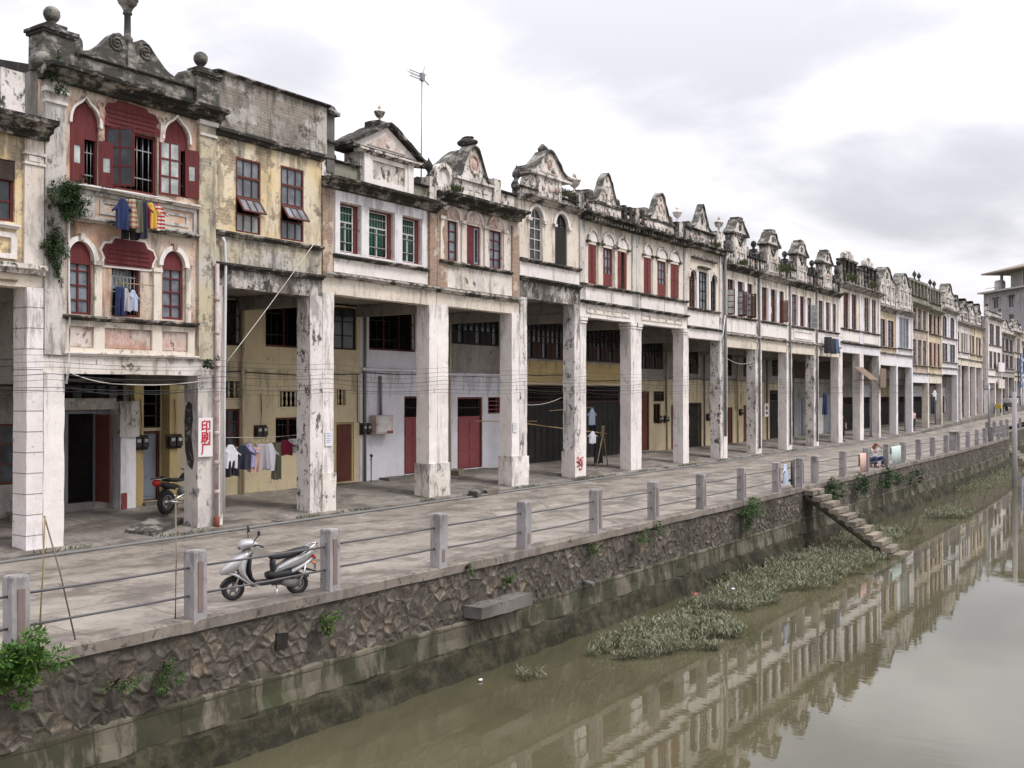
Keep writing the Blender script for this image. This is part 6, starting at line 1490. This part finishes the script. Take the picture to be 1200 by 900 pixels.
for x, y, z, k, lb in ((54.9, 19.4, 9.95, .8, 'grassy tuft on the ledge of the board shutter house'), (49.0, 19.4, 9.75, .5, 'thin grass on the ledge of the louvred casement house'), (67.4, 19.3, 10.6, .9, 'grass on the ledge of the nearer crown house'), (72.6, 19.3, 10.6, .7, 'grass on the ledge of the farther crown house'), (32.2, 19.6, 10.55, .45, 'dry grass on the parapet right of the curled pediment'), (25.4, 19.5, 9.6, .4, 'grass tuft before the arched wing of the bell gable'), (45.9, 19.5, 10.3, .4, 'weeds on the cornice beside the white urn')):
    r = thing('grass_tuft', (x, y, z), lb, 'plant', 'grass growing on ledges'); m = MB(); g = random.Random(int(x * 7))
    for i in range(130): m.leaf((g.gauss(0, .5 * k), g.gauss(0, .08), 0), Vector((g.gauss(0, .35), g.gauss(-.1, .3), 1)), Vector((1, g.uniform(-1, 1), 0)), k * g.uniform(.3, .8), .03)
    m.build('foliage', LG, r)
# grass line on the kerb : uncountable
m = MB(); g = random.Random(5)
for i in range(2600):
    x = g.uniform(8, 60); c = noise.noise(Vector((x * .7, 3, 1)))
    if c < .02: continue
    m.leaf((x, 19.44 + g.gauss(0, .05), .08), Vector((g.gauss(0, .6), g.gauss(-.2, .5), .8)), Vector((1, g.uniform(-1, 1), .2)), g.uniform(.04, .12), .02)
tag(m.build('kerb_grass', LM), 'short weeds growing along the arcade kerb', 'grass', kind='stuff')
# water weeds
def weeds(poly, n, label, seed, h=.30):
    g = random.Random(seed); m = MB(); xs = [p[0] for p in poly]; ys = [p[1] for p in poly]
    def inside(x, y):
        c = False; j = len(poly) - 1
        for i in range(len(poly)):
            a, b = poly[i], poly[j]
            if (a[1] > y) != (b[1] > y) and x < (b[0] - a[0]) * (y - a[1]) / (b[1] - a[1]) + a[0]: c = not c
            j = i
        return c
    k = 0; tr = 0
    while k < n and tr < n * 40:
        tr += 1; x = g.uniform(min(xs) - .4, max(xs) + .4); y = g.uniform(min(ys) - .4, max(ys) + .4)
        jx = x + noise.noise(Vector((x * 1.3, y * 1.3, 2))) * .6; jy = y + noise.noise(Vector((x * 1.3, y * 1.3, 9))) * .6
        if not inside(jx, jy) or noise.noise(Vector((x * 1.9, y * 1.9, seed))) < -.32: continue
        k += 1; hh = h * g.uniform(.35, 1.1) * (.8 + .6 * noise.noise(Vector((x * .9, y * .9, 4)))); d = Vector((g.gauss(0, .35), g.gauss(0, .35), 1)).normalized(); b = Vector((x, y, WZ - .02))
        for q in range(g.randint(5, 8)):
            t = g.uniform(.25, 1); a = g.uniform(0, 6.28); m.leaf(b + d * hh * t, Vector((math.cos(a), math.sin(a), g.uniform(.4, 1.8))), Vector((0, 0, 1)), g.uniform(.09, .19), g.uniform(.018, .032))
    return tag(m.build('water_weeds', WD), label, 'weeds', kind='stuff')
weeds([(18.5, 10.8), (18.7, 9.9), (19.6, 9.2), (20.6, 8.9), (22.3, 8.7), (23.8, 9.6), (23.2, 10.9), (21.5, 11.2), (19.0, 10.8)], 1350, 'grey-green weeds standing in the water, nearest patch', 1)
weeds([(23.6, 11.0), (24.2, 9.8), (25.6, 9.5), (27.0, 9.6), (29.0, 8.9), (31.0, 9.2), (32.6, 8.9), (34.2, 8.6), (35.0, 9.4), (35.2, 11.4), (30, 11.5), (26.5, 11.4)], 2500, 'long bed of grey-green weeds against the quay before the steps', 2, .36)
weeds([(36.6, 11.4), (36.8, 9.3), (38.5, 9.3), (41.5, 9.9), (42.5, 11.3)], 1100, 'grey-green weeds in the water just past the steps', 3, .4)
weeds([(47.0, 10.2), (47.6, 9.2), (49.6, 8.8), (50.4, 9.6), (49.2, 10.3)], 420, 'small floating weed patch out in the far water', 4, .4)
weeds([(60, 11.6), (61, 10.6), (72, 10.4), (80, 11.2), (82, 12), (70, 11.8)], 700, 'thin weeds along the foot of the far quay', 5, .5)
weeds([(15.6, 11.3), (15.9, 10.5), (16.7, 10.4), (16.5, 11.2)], 28, 'few loose weed stalks in the water near the projecting slab', 6)
FOAM = paint('foam_white', (.7, .72, .75), .1, .7)
for x, y, s, mt, lb in ((22.4, 11.0, .06, FOAM, 'white scrap floating beside the nearest weed patch'), (15.7, 11.45, .055, FOAM, 'white plastic scrap floating near the loose weed stalks'), (26.0, 10.6, .07, FOAM, 'white scrap caught in the long weed bed'), (24.7, 11.1, .12, C['red'], 'red scrap caught at the left end of the long weed bed')):
    o = MB().ball((0, 0, .02), s, s * .7, s * .4, 9, 6).ball((s * .7, .02, .02), s * .5, s * .5, s * .3, 8, 5).build('litter', mt); o.location = (x, y, WZ + .01 if 'weed bed' not in lb else WZ + .2); tag(o, lb, 'litter')
# ------------------------------------------------------------------ scooter
SILV = paint('scooter_silver', (.46, .45, .45), .34, .28, metal=.35, spec=.5)
PLB = paint('plastic_black', (.018, .018, .02), .2, .45)
RUBB = paint('tyre_rubber', (.022, .022, .022), .3, .85)
SEATM = paint('seat_vinyl', (.02, .02, .022), .15, .5)
CHR = paint('chrome', (.55, .55, .55), .1, .2, metal=.9)
LRED = paint('lens_red', (.40, .02, .015), .1, .2); LOR = paint('lens_orange', (.5, .16, .02), .1, .2)
def wheel(par, x, r0, w, name='wheel', rimr=.6, y=0):
    n = 28; t = MB(); secs = []
    for i in range(n + 1):
        a = 2 * math.pi * i / n; secs.append([(x + (r0 - q) * math.cos(a), y + s, r0 + (r0 - q) * math.sin(a)) for q, s in ((0, -w * .3), (0, w * .3), (w * .28, w * .5), (r0 * .38, w * .42), (r0 * .40, 0), (r0 * .38, -w * .42), (w * .28, -w * .5))])
    o = t.loft(secs, cap=False).build('wheel', RUBB, par)
    m = MB(); secs = []
    for i in range(n + 1):
        a = 2 * math.pi * i / n; secs.append([(x + q * math.cos(a), y + s, r0 + q * math.sin(a)) for q, s in ((r0 * .62, -w * .4), (r0 * .62, w * .4), (r0 * .52, w * .36), (r0 * .52, -w * .36))])
    m.loft(secs, cap=False)
    for k in range(5):
        a = 2 * math.pi * k / 5 + .3; m.tube([(x, y, r0), (x + r0 * .55 * math.cos(a), y, r0 + r0 * .55 * math.sin(a))], .018, 6)
    m.M = Matrix.Translation((x, y, r0)) @ Matrix.Rotation(R(90), 4, 'X'); m.lathe([(.05, -w * .45), (.06, -w * .2), (.06, w * .2), (.05, w * .45)], 0, 0, 0, 12); m.M = None
    m.build('rim', PIPEG, o); return o
def slab(out, hw, bev, name, mat, par, y=0):
    return MB().plate(out, [], y - hw, y + hw).build(name, mat, par, bev)
def cap_loft(path, name, mat, par, n=14, pw=2.6):
    """path: (x,z,ry,rz_axis_halfheight, tilt) cross sections normal to path in the xz plane"""
    secs = []
    for i, (x, z, ry, rn) in enumerate(path):
        a = path[max(0, i - 1)]; b = path[min(len(path) - 1, i + 1)]; d = Vector((b[0] - a[0], b[1] - a[1])).normalized(); nn = Vector((-d.y, d.x)); c = []
        for k in range(n):
            t = 2 * math.pi * k / n; ct, s_ = math.cos(t), math.sin(t); u = math.copysign(abs(ct) ** (2 / pw), ct); v = math.copysign(abs(s_) ** (2 / pw), s_)
            c.append((x + nn.x * rn * v, ry * u, z + nn.y * rn * v))
        secs.append(c)
    return MB().loft(secs).build(name, mat, par)
def scooter():
    r = thing('scooter', (11.46, 12.66, .005), 'silver motor scooter with black seat parked behind the railing', 'scooter', rz=R(154)); r.scale = (.84, .84, .84)
    body = cap_loft([(-.93, .80, .05, .03), (-.88, .79, .10, .06), (-.70, .71, .145, .10), (-.45, .62, .16, .10), (-.26, .54, .15, .07), (-.14, .48, .12, .03)], 'body', SILV, r)
    cap_loft([(-.95, .70, .06, .03), (-.75, .58, .13, .05), (-.5, .47, .15, .05), (-.3, .40, .13, .02)], 'lower_fairing', SILV, r)
    cap_loft([(-.62, .46, .12, .05), (-.40, .44, .168, .085), (-.16, .42, .165, .09), (.0, .42, .10, .06)], 'side_cover', PLB, r)
    wheel(r, .63, .215, .10); wheel(r, -.62, .215, .11)
    # floor and leg shield
    slab([(-.22, .26), (.30, .24), (.40, .30), (.46, .34), (.30, .33), (-.10, .33), (-.2, .44), (-.3, .44)], .15, .02, 'floorboard', PLB, r)
    cap_loft([(.22, .30, .19, .03), (.31, .42, .20, .03), (.35, .60, .20, .035), (.33, .80, .17, .04), (.30, .90, .10, .04)], 'leg_shield', PLB, r)
    ap = cap_loft([(.20, .27, .15, .02), (.36, .36, .19, .03), (.47, .50, .205, .05), (.50, .62, .20, .10), (.45, .76, .175, .085), (.38, .90, .12, .06), (.33, .97, .07, .03)], 'apron', SILV, r)
    cap_loft([(.31, .92, .11, .05), (.42, .83, .165, .085), (.55, .72, .18, .12), (.69, .62, .155, .11), (.80, .56, .10, .075), (.87, .52, .045, .03)], 'nose', SILV, r)
    cap_loft([(.16, .255, .17, .02), (.34, .30, .185, .026), (.48, .41, .175, .034), (.62, .50, .15, .036), (.74, .52, .10, .03)], 'trim', SILV, r)
    MB().plate([(.42, .56), (.62, .66), (.66, .62), (.46, .52)], [], -.186, -.176).build('decal', LRED, r); cap_loft([(-.75, .735, .148, .008), (-.45, .635, .163, .010), (-.2, .535, .152, .008)], 'side_stripe', PLB, r)
    # front mudguard following the wheel
    secs = []
    for i in range(13):
        a = R(15 + i * 11.5); rr = .25; secs.append([(.63 + rr * math.cos(a), s_ * .072, .215 + rr * math.sin(a) - abs(s_) * .03) for s_ in (-1, -.5, 0, .5, 1)] + [(.63 + (rr - .014) * math.cos(a), s_ * .066, .215 + (rr - .014) * math.sin(a) - abs(s_) * .03) for s_ in (1, .5, 0, -.5, -1)])
    MB().loft(secs).build('mudguard', PLB, r)
    m = MB()
    for s_ in (-1, 1): m.tube([(.63, s_ * .075, .215), (.54, s_ * .075, .42), (.46, s_ * .05, .62)], .02, 7)
    m.build('fork', CHR, r)
    head = cap_loft([(.54, .99, .03, .03), (.51, 1.0, .12, .075), (.42, 1.05, .19, .085), (.30, 1.06, .20, .075), (.20, 1.02, .15, .05), (.15, 1.0, .08, .02)], 'cowl', SILV, r)
    MB().ball((.515, 0, 1.0), .03, .10, .055).build('headlamp', GLP, head)
    MB().tube([(.33, 0, .85), (.35, 0, 1.02)], .05, 8).build('steering_column', PLB, r)
    m = MB()
    for s_ in (-1, 1): m.tube([(.30, s_ * .15, 1.03), (.22, s_ * .26, 1.04), (.16, s_ * .37, 1.02)], .019, 7)
    hb = m.build('handlebar', PLB, r)
    for s_ in (-1, 1): MB().tube([(.29, s_ * .20, 1.03), (.22, s_ * .36, 1.02)], .008, 5).build('brake_lever', CHR, hb)
    for s_, dx in ((-1, .02), (1, -.02)):
        m = MB().tube([(.30, s_ * .17, 1.06), (.27, s_ * .26, 1.17), (.25 + dx, s_ * .33, 1.24)], .010, 6).build('mirror', PLB, r)
        mm = MB(); mm.M = Matrix.Translation((.24, s_ * .36, 1.28)) @ Matrix.Rotation(R(s_ * 25), 4, 'X'); mm.ball((0, 0, 0), .022, .085, .055, 12, 8); mm.build('mirror_head', PLB, m)
    # seat
    cap_loft([(-.86, .885, .08, .02), (-.80, .88, .135, .045), (-.62, .84, .15, .06), (-.42, .79, .15, .06), (-.22, .77, .13, .065), (-.10, .76, .09, .04), (-.06, .75, .04, .015)], 'seat', SEATM, r)
    cap_loft([(-.14, .74, .10, .04), (-.13, .62, .11, .05), (-.16, .48, .12, .06), (-.18, .34, .13, .06)], 'seat_front', PLB, r)
    m = MB()
    for s_ in (-1, 1): m.tube([(-.62, s_ * .15, .78), (-.78, s_ * .16, .86), (-.92, s_ * .13, .95), (-1.02, s_ * .05, .97)], .012, 6)
    m.tube([(-1.02, -.05, .97), (-1.02, .05, .97)], .012, 6).tube([(-.94, -.12, .955), (-.94, .12, .955)], .010, 5).tube([(-1.0, -.04, .97), (-1.06, -.02, .86)], .01, 5)
    m.build('grab_rail', CHR, r)
    MB().ball((-.95, 0, .70), .05, .10, .045).build('tail_lamp', LRED, r)
    for s_ in (-1, 1): MB().ball((-.93, s_ * .12, .60), .045, .03, .03).build('indicator', LOR, r)
    MB().plate(rect(-.08, .08, 0, .14), [], -.004, .004).build('number_plate', WHT, r).location = (-.99, 0, .45); bpy.data.objects['number_plate'].rotation_euler = (0, 0, R(90))
    cap_loft([(-.72, .50, .05, .03), (-.86, .46, .08, .02), (-1.0, .42, .09, .012)], 'rear_mudguard', PLB, r)
    cap_loft([(-.30, .28, .10, .07), (-.45, .24, .11, .09), (-.62, .22, .08, .08), (-.70, .22, .05, .05)], 'engine', PIPEG, r)
    MB().tube([(-.15, -.12, .2), (-.4, -.15, .2), (-.55, -.16, .24), (-.9, -.16, .33)], [.02, .02, .05, .045], 10).build('exhaust', STEEL, r)
    MB().tube([(-.6, .13, .22), (-.72, .13, .42), (-.75, .12, .58)], .022, 7).build('shock_absorber', CHR, r)
    MB().tube([(-.18, .10, .24), (-.16, .24, .01)], .013, 6).tube([(-.16, .24, .012), (-.22, .26, .012)], .013, 5).build('kickstand', CHR, r)
    return r
scooter()
def motorbike(loc, rz, label, tank=None):
    r = thing('motorcycle', loc, label, 'motorcycle', rz=rz)
    wheel(r, .62, .30, .09); wheel(r, -.62, .30, .10)
    MB().tube([(-.62, .08, .3), (-.1, .1, .45), (.2, .08, .5), (.35, 0, .85)], .025, 7).tube([(-.62, -.08, .3), (-.1, -.1, .45), (.2, -.08, .5)], .025, 7).tube([(.62, .07, .3), (.40, .06, .95)], .028, 7).tube([(.62, -.07, .3), (.40, -.06, .95)], .028, 7).build('frame', CHR, r)
    cap_loft([(.02, .42, .10, .10), (.0, .52, .14, .14), (0, .64, .08, .06)], 'engine', PIPEG, r)
    cap_loft([(-.05, .84, .07, .05), (.1, .88, .13, .10), (.28, .90, .12, .11), (.40, .88, .06, .05)], 'tank', tank or PLB, r)
    cap_loft([(-.80, .92, .06, .03), (-.62, .86, .13, .05), (-.3, .82, .14, .05), (0, .82, .09, .04)], 'seat', SEATM, r)
    cap_loft([(-.88, .78, .05, .03), (-.7, .72, .09, .06), (-.4, .68, .09, .07), (-.2, .66, .06, .04)], 'tail_cover', PLB, r)
    MB().tube([(.42, -.38, 1.04), (.38, -.1, 1.02), (.38, .1, 1.02), (.42, .38, 1.04)], .016, 7).build('handlebar', PLB, r)
    MB().ball((.50, 0, .92), .09, .09, .09).build('headlamp', CHR, r)
    MB().ball((-.98, 0, .80), .10, .11, .085).build('tail_lamp', LRED, r)
    MB().tube([(-.7, .14, .92), (-1.05, .13, .90), (-1.05, -.13, .90), (-.7, -.14, .92)], .012, 6).build('rack', CHR, r)
    MB().tube([(0, -.14, .3), (-.3, -.16, .28), (-.9, -.16, .34)], [.025, .03, .05], 9).build('exhaust', CHR, r)
    cap_loft([(-.30, .60, .06, .012), (-.62, .64, .07, .012), (-.9, .50, .07, .012)], 'mudguard', PLB, r)
    MB().tube([(0, .1, .3), (.02, .26, .02)], .012, 6).build('kickstand', IRON, r)
    return r
motorbike((16.55, 21.3, .33), R(14), 'dark motorcycle with a red tail lamp half hidden behind the sign pillar')

def cart(loc, rz, label, colr, cab):
    r = thing('cargo_tricycle', loc, label, 'tricycle', rz=rz)
    wheel(r, 1.2, .3, .1); wheel(r, -.7, .3, .12, y=.55); wheel(r, -.7, .3, .12, y=-.55)
    MB().plate(rect(-1.4, .3, .55, 1.05), [], -.65, .65).build('cargo_box', colr, r, .02)
    MB().tube([(.2, 0, .55), (.8, 0, .6), (1.05, 0, 1.0), (1.2, 0, .3)], .04, 7).tube([(1.0, -.35, 1.1), (1.0, .35, 1.1)], .02, 6).build('frame', IRON, r)
    cap_loft([(.3, .95, .12, .05), (.6, .92, .16, .06), (.85, .95, .08, .04)], 'seat', SEATM, r)
    if cab: MB().rbox(-1.3, .2, -.6, .6, 1.06, 1.6, .3, .05).build('load', cab, r)
    MB().ball((1.28, 0, .9), .09).build('headlamp', WHT, r)
cart((132.5, 21.2, .95), R(185), 'yellow cargo tricycle parked far down the street', paint('cart_yellow', (.50, .34, .04), .3, .5), None)
cart((139.0, 20.8, 1.08), R(160), 'grey loaded cargo tricycle parked beyond the yellow one', PIPEG, W['whiteclean'])

# ------------------------------------------------------------------ people
SKIN = paint('skin', (.42, .24, .17), .1, .6, (.34, .18, .12)); HAIR = paint('hair_dark', (.05, .015, .012), .3, .6); JEAN = cloth('denim', (.035, .05, .11))
def skinned(name, J, edges, rad, mat, par, root, sub=2):
    keys = list(J); me = bpy.data.meshes.new(name); me.from_pydata([J[k] for k in keys], [(keys.index(a), keys.index(b)) for a, b in edges], [])
    o = bpy.data.objects.new(name, me); COL.objects.link(o)
    sk = o.modifiers.new('s', 'SKIN'); sk.use_smooth_shade = True
    for i, k in enumerate(keys):
        q = rad[k]; me.skin_vertices[0].data[i].radius = q if isinstance(q, tuple) else (q, q); me.skin_vertices[0].data[i].use_root = (k == root)
    sb = o.modifiers.new('d', 'SUBSURF'); sb.levels = sub; sb.render_levels = sub
    bpy.context.view_layer.update()
    nm = bpy.data.meshes.new_from_object(o.evaluated_get(bpy.context.evaluated_depsgraph_get()))
    o.modifiers.clear(); o.data = nm; nm.materials.clear(); nm.materials.append(mat); nm.name = name
    for p in nm.polygons: p.use_smooth = True
    o.parent = par; return o
def person(loc, rz, label, J, shirt, trou, hair, long=False, bare=False):
    r = thing('person', loc, label, 'person', rz=rz); J = {k: Vector(v) for k, v in J.items()}
    hd = J['head']; up = (hd - J['neck']).normalized(); J['nk2'] = J['neck'].lerp(hd, .35)
    J['hb'] = hd - up * .06; J['ht'] = hd + up * .10
    E = [('pel', 'waist'), ('waist', 'chest'), ('chest', 'neck'), ('neck', 'nk2'), ('nk2', 'hb'), ('hb', 'head'), ('head', 'ht')]
    rad = dict(pel=(.14, .11), waist=(.12, .095), chest=(.155, .105), neck=.062, nk2=.055, hb=.072, head=.096, ht=.06)
    for s in 'LR':
        J['wr' + s] = J['el' + s].lerp(J['ha' + s], .80)
        E += [('chest', 'sh' + s), ('sh' + s, 'el' + s), ('el' + s, 'wr' + s), ('wr' + s, 'ha' + s), ('pel', 'hip' + s), ('hip' + s, 'kn' + s), ('kn' + s, 'an' + s), ('an' + s, 'to' + s)]
        rad.update({'sh' + s: .062, 'el' + s: .045, 'wr' + s: .030, 'ha' + s: (.040, .022), 'hip' + s: .09, 'kn' + s: .062, 'an' + s: .042, 'to' + s: (.042, .028)})
        d = (J['ha' + s] - J['wr' + s]).normalized(); sd = d.cross(Vector((0, 1, .3))).normalized()
        for f in range(5):
            b = J['ha' + s] + sd * (.028 - .014 * f) if f < 4 else J['wr' + s].lerp(J['ha' + s], .5) + sd * .03
            L = (.07, .08, .075, .055, .05)[f]; dd = (d + (sd * .9 if f == 4 else Vector((0, 0, 0)))).normalized(); cu = Vector((0, -.3, -.2))
            k = ['f%s%d%d' % (s, f, q) for q in range(3)]
            J[k[0]] = b + dd * .02; J[k[1]] = b + dd * (L * .6) ; J[k[2]] = b + dd * L + cu * .03
            E += [('ha' + s if f < 4 else 'wr' + s, k[0]), (k[0], k[1]), (k[1], k[2])]; rad.update({k[0]: .0095, k[1]: .0088, k[2]: .007})
    body = skinned('body', J, E, rad, SKIN, r, 'pel')
    T = [k for k in ('pel', 'waist', 'chest', 'neck', 'shL', 'elL', 'shR', 'elR')]; K = {k: J[k] for k in T if k[:2] != 'el'}
    for s in 'LR': K['el' + s] = J['sh' + s].lerp(J['el' + s], .75)
    K['neck'] = J['chest'].lerp(J['neck'], .82)
    skinned('shirt', K, [('pel', 'waist'), ('waist', 'chest'), ('chest', 'neck'), ('chest', 'shL'), ('shL', 'elL'), ('chest', 'shR'), ('shR', 'elR')], dict(pel=(.165, .135), waist=(.155, .125), chest=(.18, .13), neck=.085, shL=.082, shR=.082, elL=.068, elR=.068), shirt, r, 'pel')
    K = {k: J[k] for k in ('pel', 'hipL', 'hipR', 'knL', 'knR')}
    for s in 'LR': K['an' + s] = J['kn' + s].lerp(J['an' + s], .5 if bare else .9)
    skinned('trousers', K, [('pel', 'hipL'), ('hipL', 'knL'), ('knL', 'anL'), ('pel', 'hipR'), ('hipR', 'knR'), ('knR', 'anR')], dict(pel=(.16, .13), hipL=.108, hipR=.108, knL=.08, knR=.08, anL=.066, anR=.066), trou, r, 'pel')
    fwd = Vector((0, -1, 0)); 
    m = MB()
    m.ball(hd + up * .045 + Vector((0, .022, 0)), .107, .105, .095, 12, 8)
    if long: m.ball(hd + Vector((0, .06, -.06)), .10, .06, .15, 10, 8)
    m.build('hair', hair, r)
    m = MB().ball(hd + fwd * .098 - up * .012, .014, .02, .022, 7, 5).ball(hd + fwd * .086 - up * .05, .026, .012, .008, 7, 5)
    for s in (-1, 1): m.ball(hd + Vector((s * .095, 0, -.01)), .012, .022, .03, 7, 5)
    m.build('face', SKIN, r)
    m = MB()
    for s in (-1, 1): m.ball(hd + Vector((s * .035, -.088, .012)), .013, .008, .008, 7, 5)
    m.build('eye', HAIR, r)
    m = MB()
    for s in 'LR': m.loft([[J['an' + s].lerp(J['to' + s], t) + Vector((a * .045 * k, 0, b)) for a, b in ((-1, -.035), (1, -.035), (1, .02 * k), (-1, .02 * k))] for t, k in ((-.35, .8), (0, 1), (.6, 1), (1.15, .7))])
    m.build('shoe', PLB, r)
    return r
# squatting on a low stool, both hands up in her hair
person((46.9, 12.45, .02), R(-38), 'woman in a white top and jeans crouching by the railing, hands in her hair', dict(pel=(0, .06, .30), waist=(0, .05, .46), chest=(0, .0, .64), neck=(0, -.02, .80), head=(0, -.06, .94), shL=(.17, 0, .74), elL=(.33, -.10, .84), haL=(.13, -.10, .99), shR=(-.17, 0, .74), elR=(-.33, -.10, .84), haR=(-.13, -.10, .99), hipL=(.10, .02, .30), knL=(.16, -.40, .46), anL=(.15, -.34, .08), toL=(.16, -.50, .05), hipR=(-.10, .02, .30), knR=(-.20, -.36, .46), anR=(-.16, -.32, .08), toR=(-.18, -.48, .05)), C['white'], JEAN, paint('hair_red_brown', (.09, .025, .018), .3, .5), True)
stl = thing('low_stool', (46.94, 12.52, .0), 'small low wooden stool under the crouching woman', 'stool')
MB().rbox(-.16, .16, -.12, .12, .16, .20, .1, .004).build('seat', BRN, stl)
for sx in (-1, 1):
    for sy in (-1, 1): MB().box(sx * .13 - .02, sx * .13 + .02, sy * .09 - .02, sy * .09 + .02, 0, .16).build('leg', BRN, stl)
STAND = dict(pel=(0, 0, .92), waist=(0, .01, 1.08), chest=(0, 0, 1.28), neck=(0, .0, 1.46), head=(0, -.02, 1.60), shL=(.18, 0, 1.40), elL=(.24, .02, 1.12), haL=(.22, -.12, .86), shR=(-.18, 0, 1.40), elR=(-.26, .0, 1.14), haR=(-.20, -.2, .98), hipL=(.09, 0, .90), knL=(.10, -.03, .50), anL=(.10, .02, .08), toL=(.11, -.15, .04), hipR=(-.09, 0, .90), knR=(-.11, -.03, .50), anR=(-.11, .02, .08), toR=(-.13, -.15, .04))
person((68.1, 20.15, .16), R(-60), 'person in dark clothes with bare shins standing behind a far arcade pillar', STAND, C['black'], C['dark'], HAIR, bare=True)
person((88.6, 20.4, .22), R(-40), 'person in a pale pink top standing in the mossy parapet house arcade', STAND, C['pink'], C['dark'], HAIR)
person((141.8, 21.8, 1.2), R(-30), 'person in dark clothes standing beside the loaded grey tricycle', STAND, C['black'], C['black'], HAIR)

# ------------------------------------------------------------------ light, sky, camera
SUN_EL, SUN_AZ = R(54), R(-66)      # direction towards the sun in the xy plane: mostly from the canal side
wd = bpy.data.worlds.new('World'); S.world = wd; wd.use_nodes = True; nt = wd.node_tree; nt.nodes.clear()
def N(ty, **k):
    n = nt.nodes.new(ty)
    for a, v in k.items(): setattr(n, a, v)
    return n
def lk(a, b): nt.links.new(a, b)
def mth(op, a, b=None):
    n = N('ShaderNodeMath', operation=op)
    for i, v in enumerate((a, b)):
        if v is None: continue
        if isinstance(v, (int, float)): n.inputs[i].default_value = v
        else: lk(v, n.inputs[i])
    return n.outputs[0]
out = N('ShaderNodeOutputWorld'); bg = N('ShaderNodeBackground'); bg.inputs[1].default_value = .1
sky = N('ShaderNodeTexSky', sky_type='NISHITA', sun_disc=False, sun_elevation=SUN_EL, sun_rotation=math.pi / 2 - SUN_AZ, air_density=1.2, dust_density=3.0)
tc = N('ShaderNodeTexCoord'); sp = N('ShaderNodeSeparateXYZ'); lk(tc.outputs['Generated'], sp.inputs[0])
zc = mth('MAXIMUM', sp.outputs[2], 0.0); den = mth('ADD', zc, .22)
cv = N('ShaderNodeCombineXYZ'); lk(mth('DIVIDE', sp.outputs[0], den), cv.inputs[0]); lk(mth('DIVIDE', sp.outputs[1], den), cv.inputs[1])
def cloud(scale, det, off):
    mp = N('ShaderNodeMapping'); mp.inputs['Location'].default_value = off; lk(cv.outputs[0], mp.inputs[0])
    n = N('ShaderNodeTexNoise'); n.inputs['Scale'].default_value = scale; n.inputs['Detail'].default_value = det; n.inputs['Roughness'].default_value = .52; n.inputs['Distortion'].default_value = .35; lk(mp.outputs[0], n.inputs['Vector']); return n.outputs['Fac']
c1 = cloud(.95, 6, (3.1, 1.7, 0)); c2 = cloud(1.9, 7, (7.3, 2.2, 0))
cc = mth('ADD', mth('MULTIPLY', c1, .72), mth('MULTIPLY', c2, .28))
mr = N('ShaderNodeMapRange', interpolation_type='SMOOTHSTEP'); lk(cc, mr.inputs['Value']); mr.inputs['From Min'].default_value = .42; mr.inputs['From Max'].default_value = .58; mr.inputs['To Min'].default_value = 0; mr.inputs['To Max'].default_value = 1
lum = mth('ADD', .53, mth('MULTIPLY', mr.outputs[0], .29))
ze = mth('ADD', 1.0, mth('MULTIPLY', mth('POWER', zc, 1.5), 2.6))      # overcast sky: brighter towards the zenith
lum = mth('MULTIPLY', mth('MULTIPLY', lum, ze), 10.0)
tint = N('ShaderNodeMix', data_type='RGBA'); lk(mr.outputs[0], tint.inputs[0]); tint.inputs[6].default_value = (.96, .955, 1.035, 1); tint.inputs[7].default_value = (.99, .975, 1.02, 1)
vs = N('ShaderNodeVectorMath', operation='SCALE'); lk(tint.outputs[2], vs.inputs[0]); lk(lum, vs.inputs['Scale'])
mx = N('ShaderNodeMix', data_type='RGBA'); mx.inputs[0].default_value = .95; lk(sky.outputs[0], mx.inputs[6]); lk(vs.outputs[0], mx.inputs[7])
lk(mx.outputs[2], bg.inputs[0]); lk(bg.outputs[0], out.inputs[0])
su = bpy.data.lights.new('sun', 'SUN'); su.energy = 1.75; su.angle = R(16); su.color = (1, .965, .92); so = bpy.data.objects.new('sun', su); COL.objects.link(so)
dv = Vector((math.cos(SUN_AZ) * math.cos(SUN_EL), math.sin(SUN_AZ) * math.cos(SUN_EL), math.sin(SUN_EL))); so.rotation_euler = (-dv).to_track_quat('-Z', 'Y').to_euler(); so.location = dv * 60

cam = bpy.data.cameras.new('camera'); co = bpy.data.objects.new('camera', cam); COL.objects.link(co)
cam.sensor_width = 36; cam.lens = 36.0; cam.clip_start = .1; cam.clip_end = 4000
yaw = R(34.346); pitch = R(.525)
fw = Vector((math.cos(yaw) * math.cos(pitch), math.sin(yaw) * math.cos(pitch), math.sin(pitch)))
co.location = (0, 0, 3.3); co.rotation_euler = fw.to_track_quat('-Z', 'Y').to_euler(); S.camera = co
S.view_settings.view_transform = 'Standard'; S.view_settings.look = 'None'; S.view_settings.exposure = .26; S.view_settings.gamma = 1
S.render.resolution_x = 1024; S.render.resolution_y = 768
S.render.engine = 'CYCLES'; S.cycles.max_bounces = 8
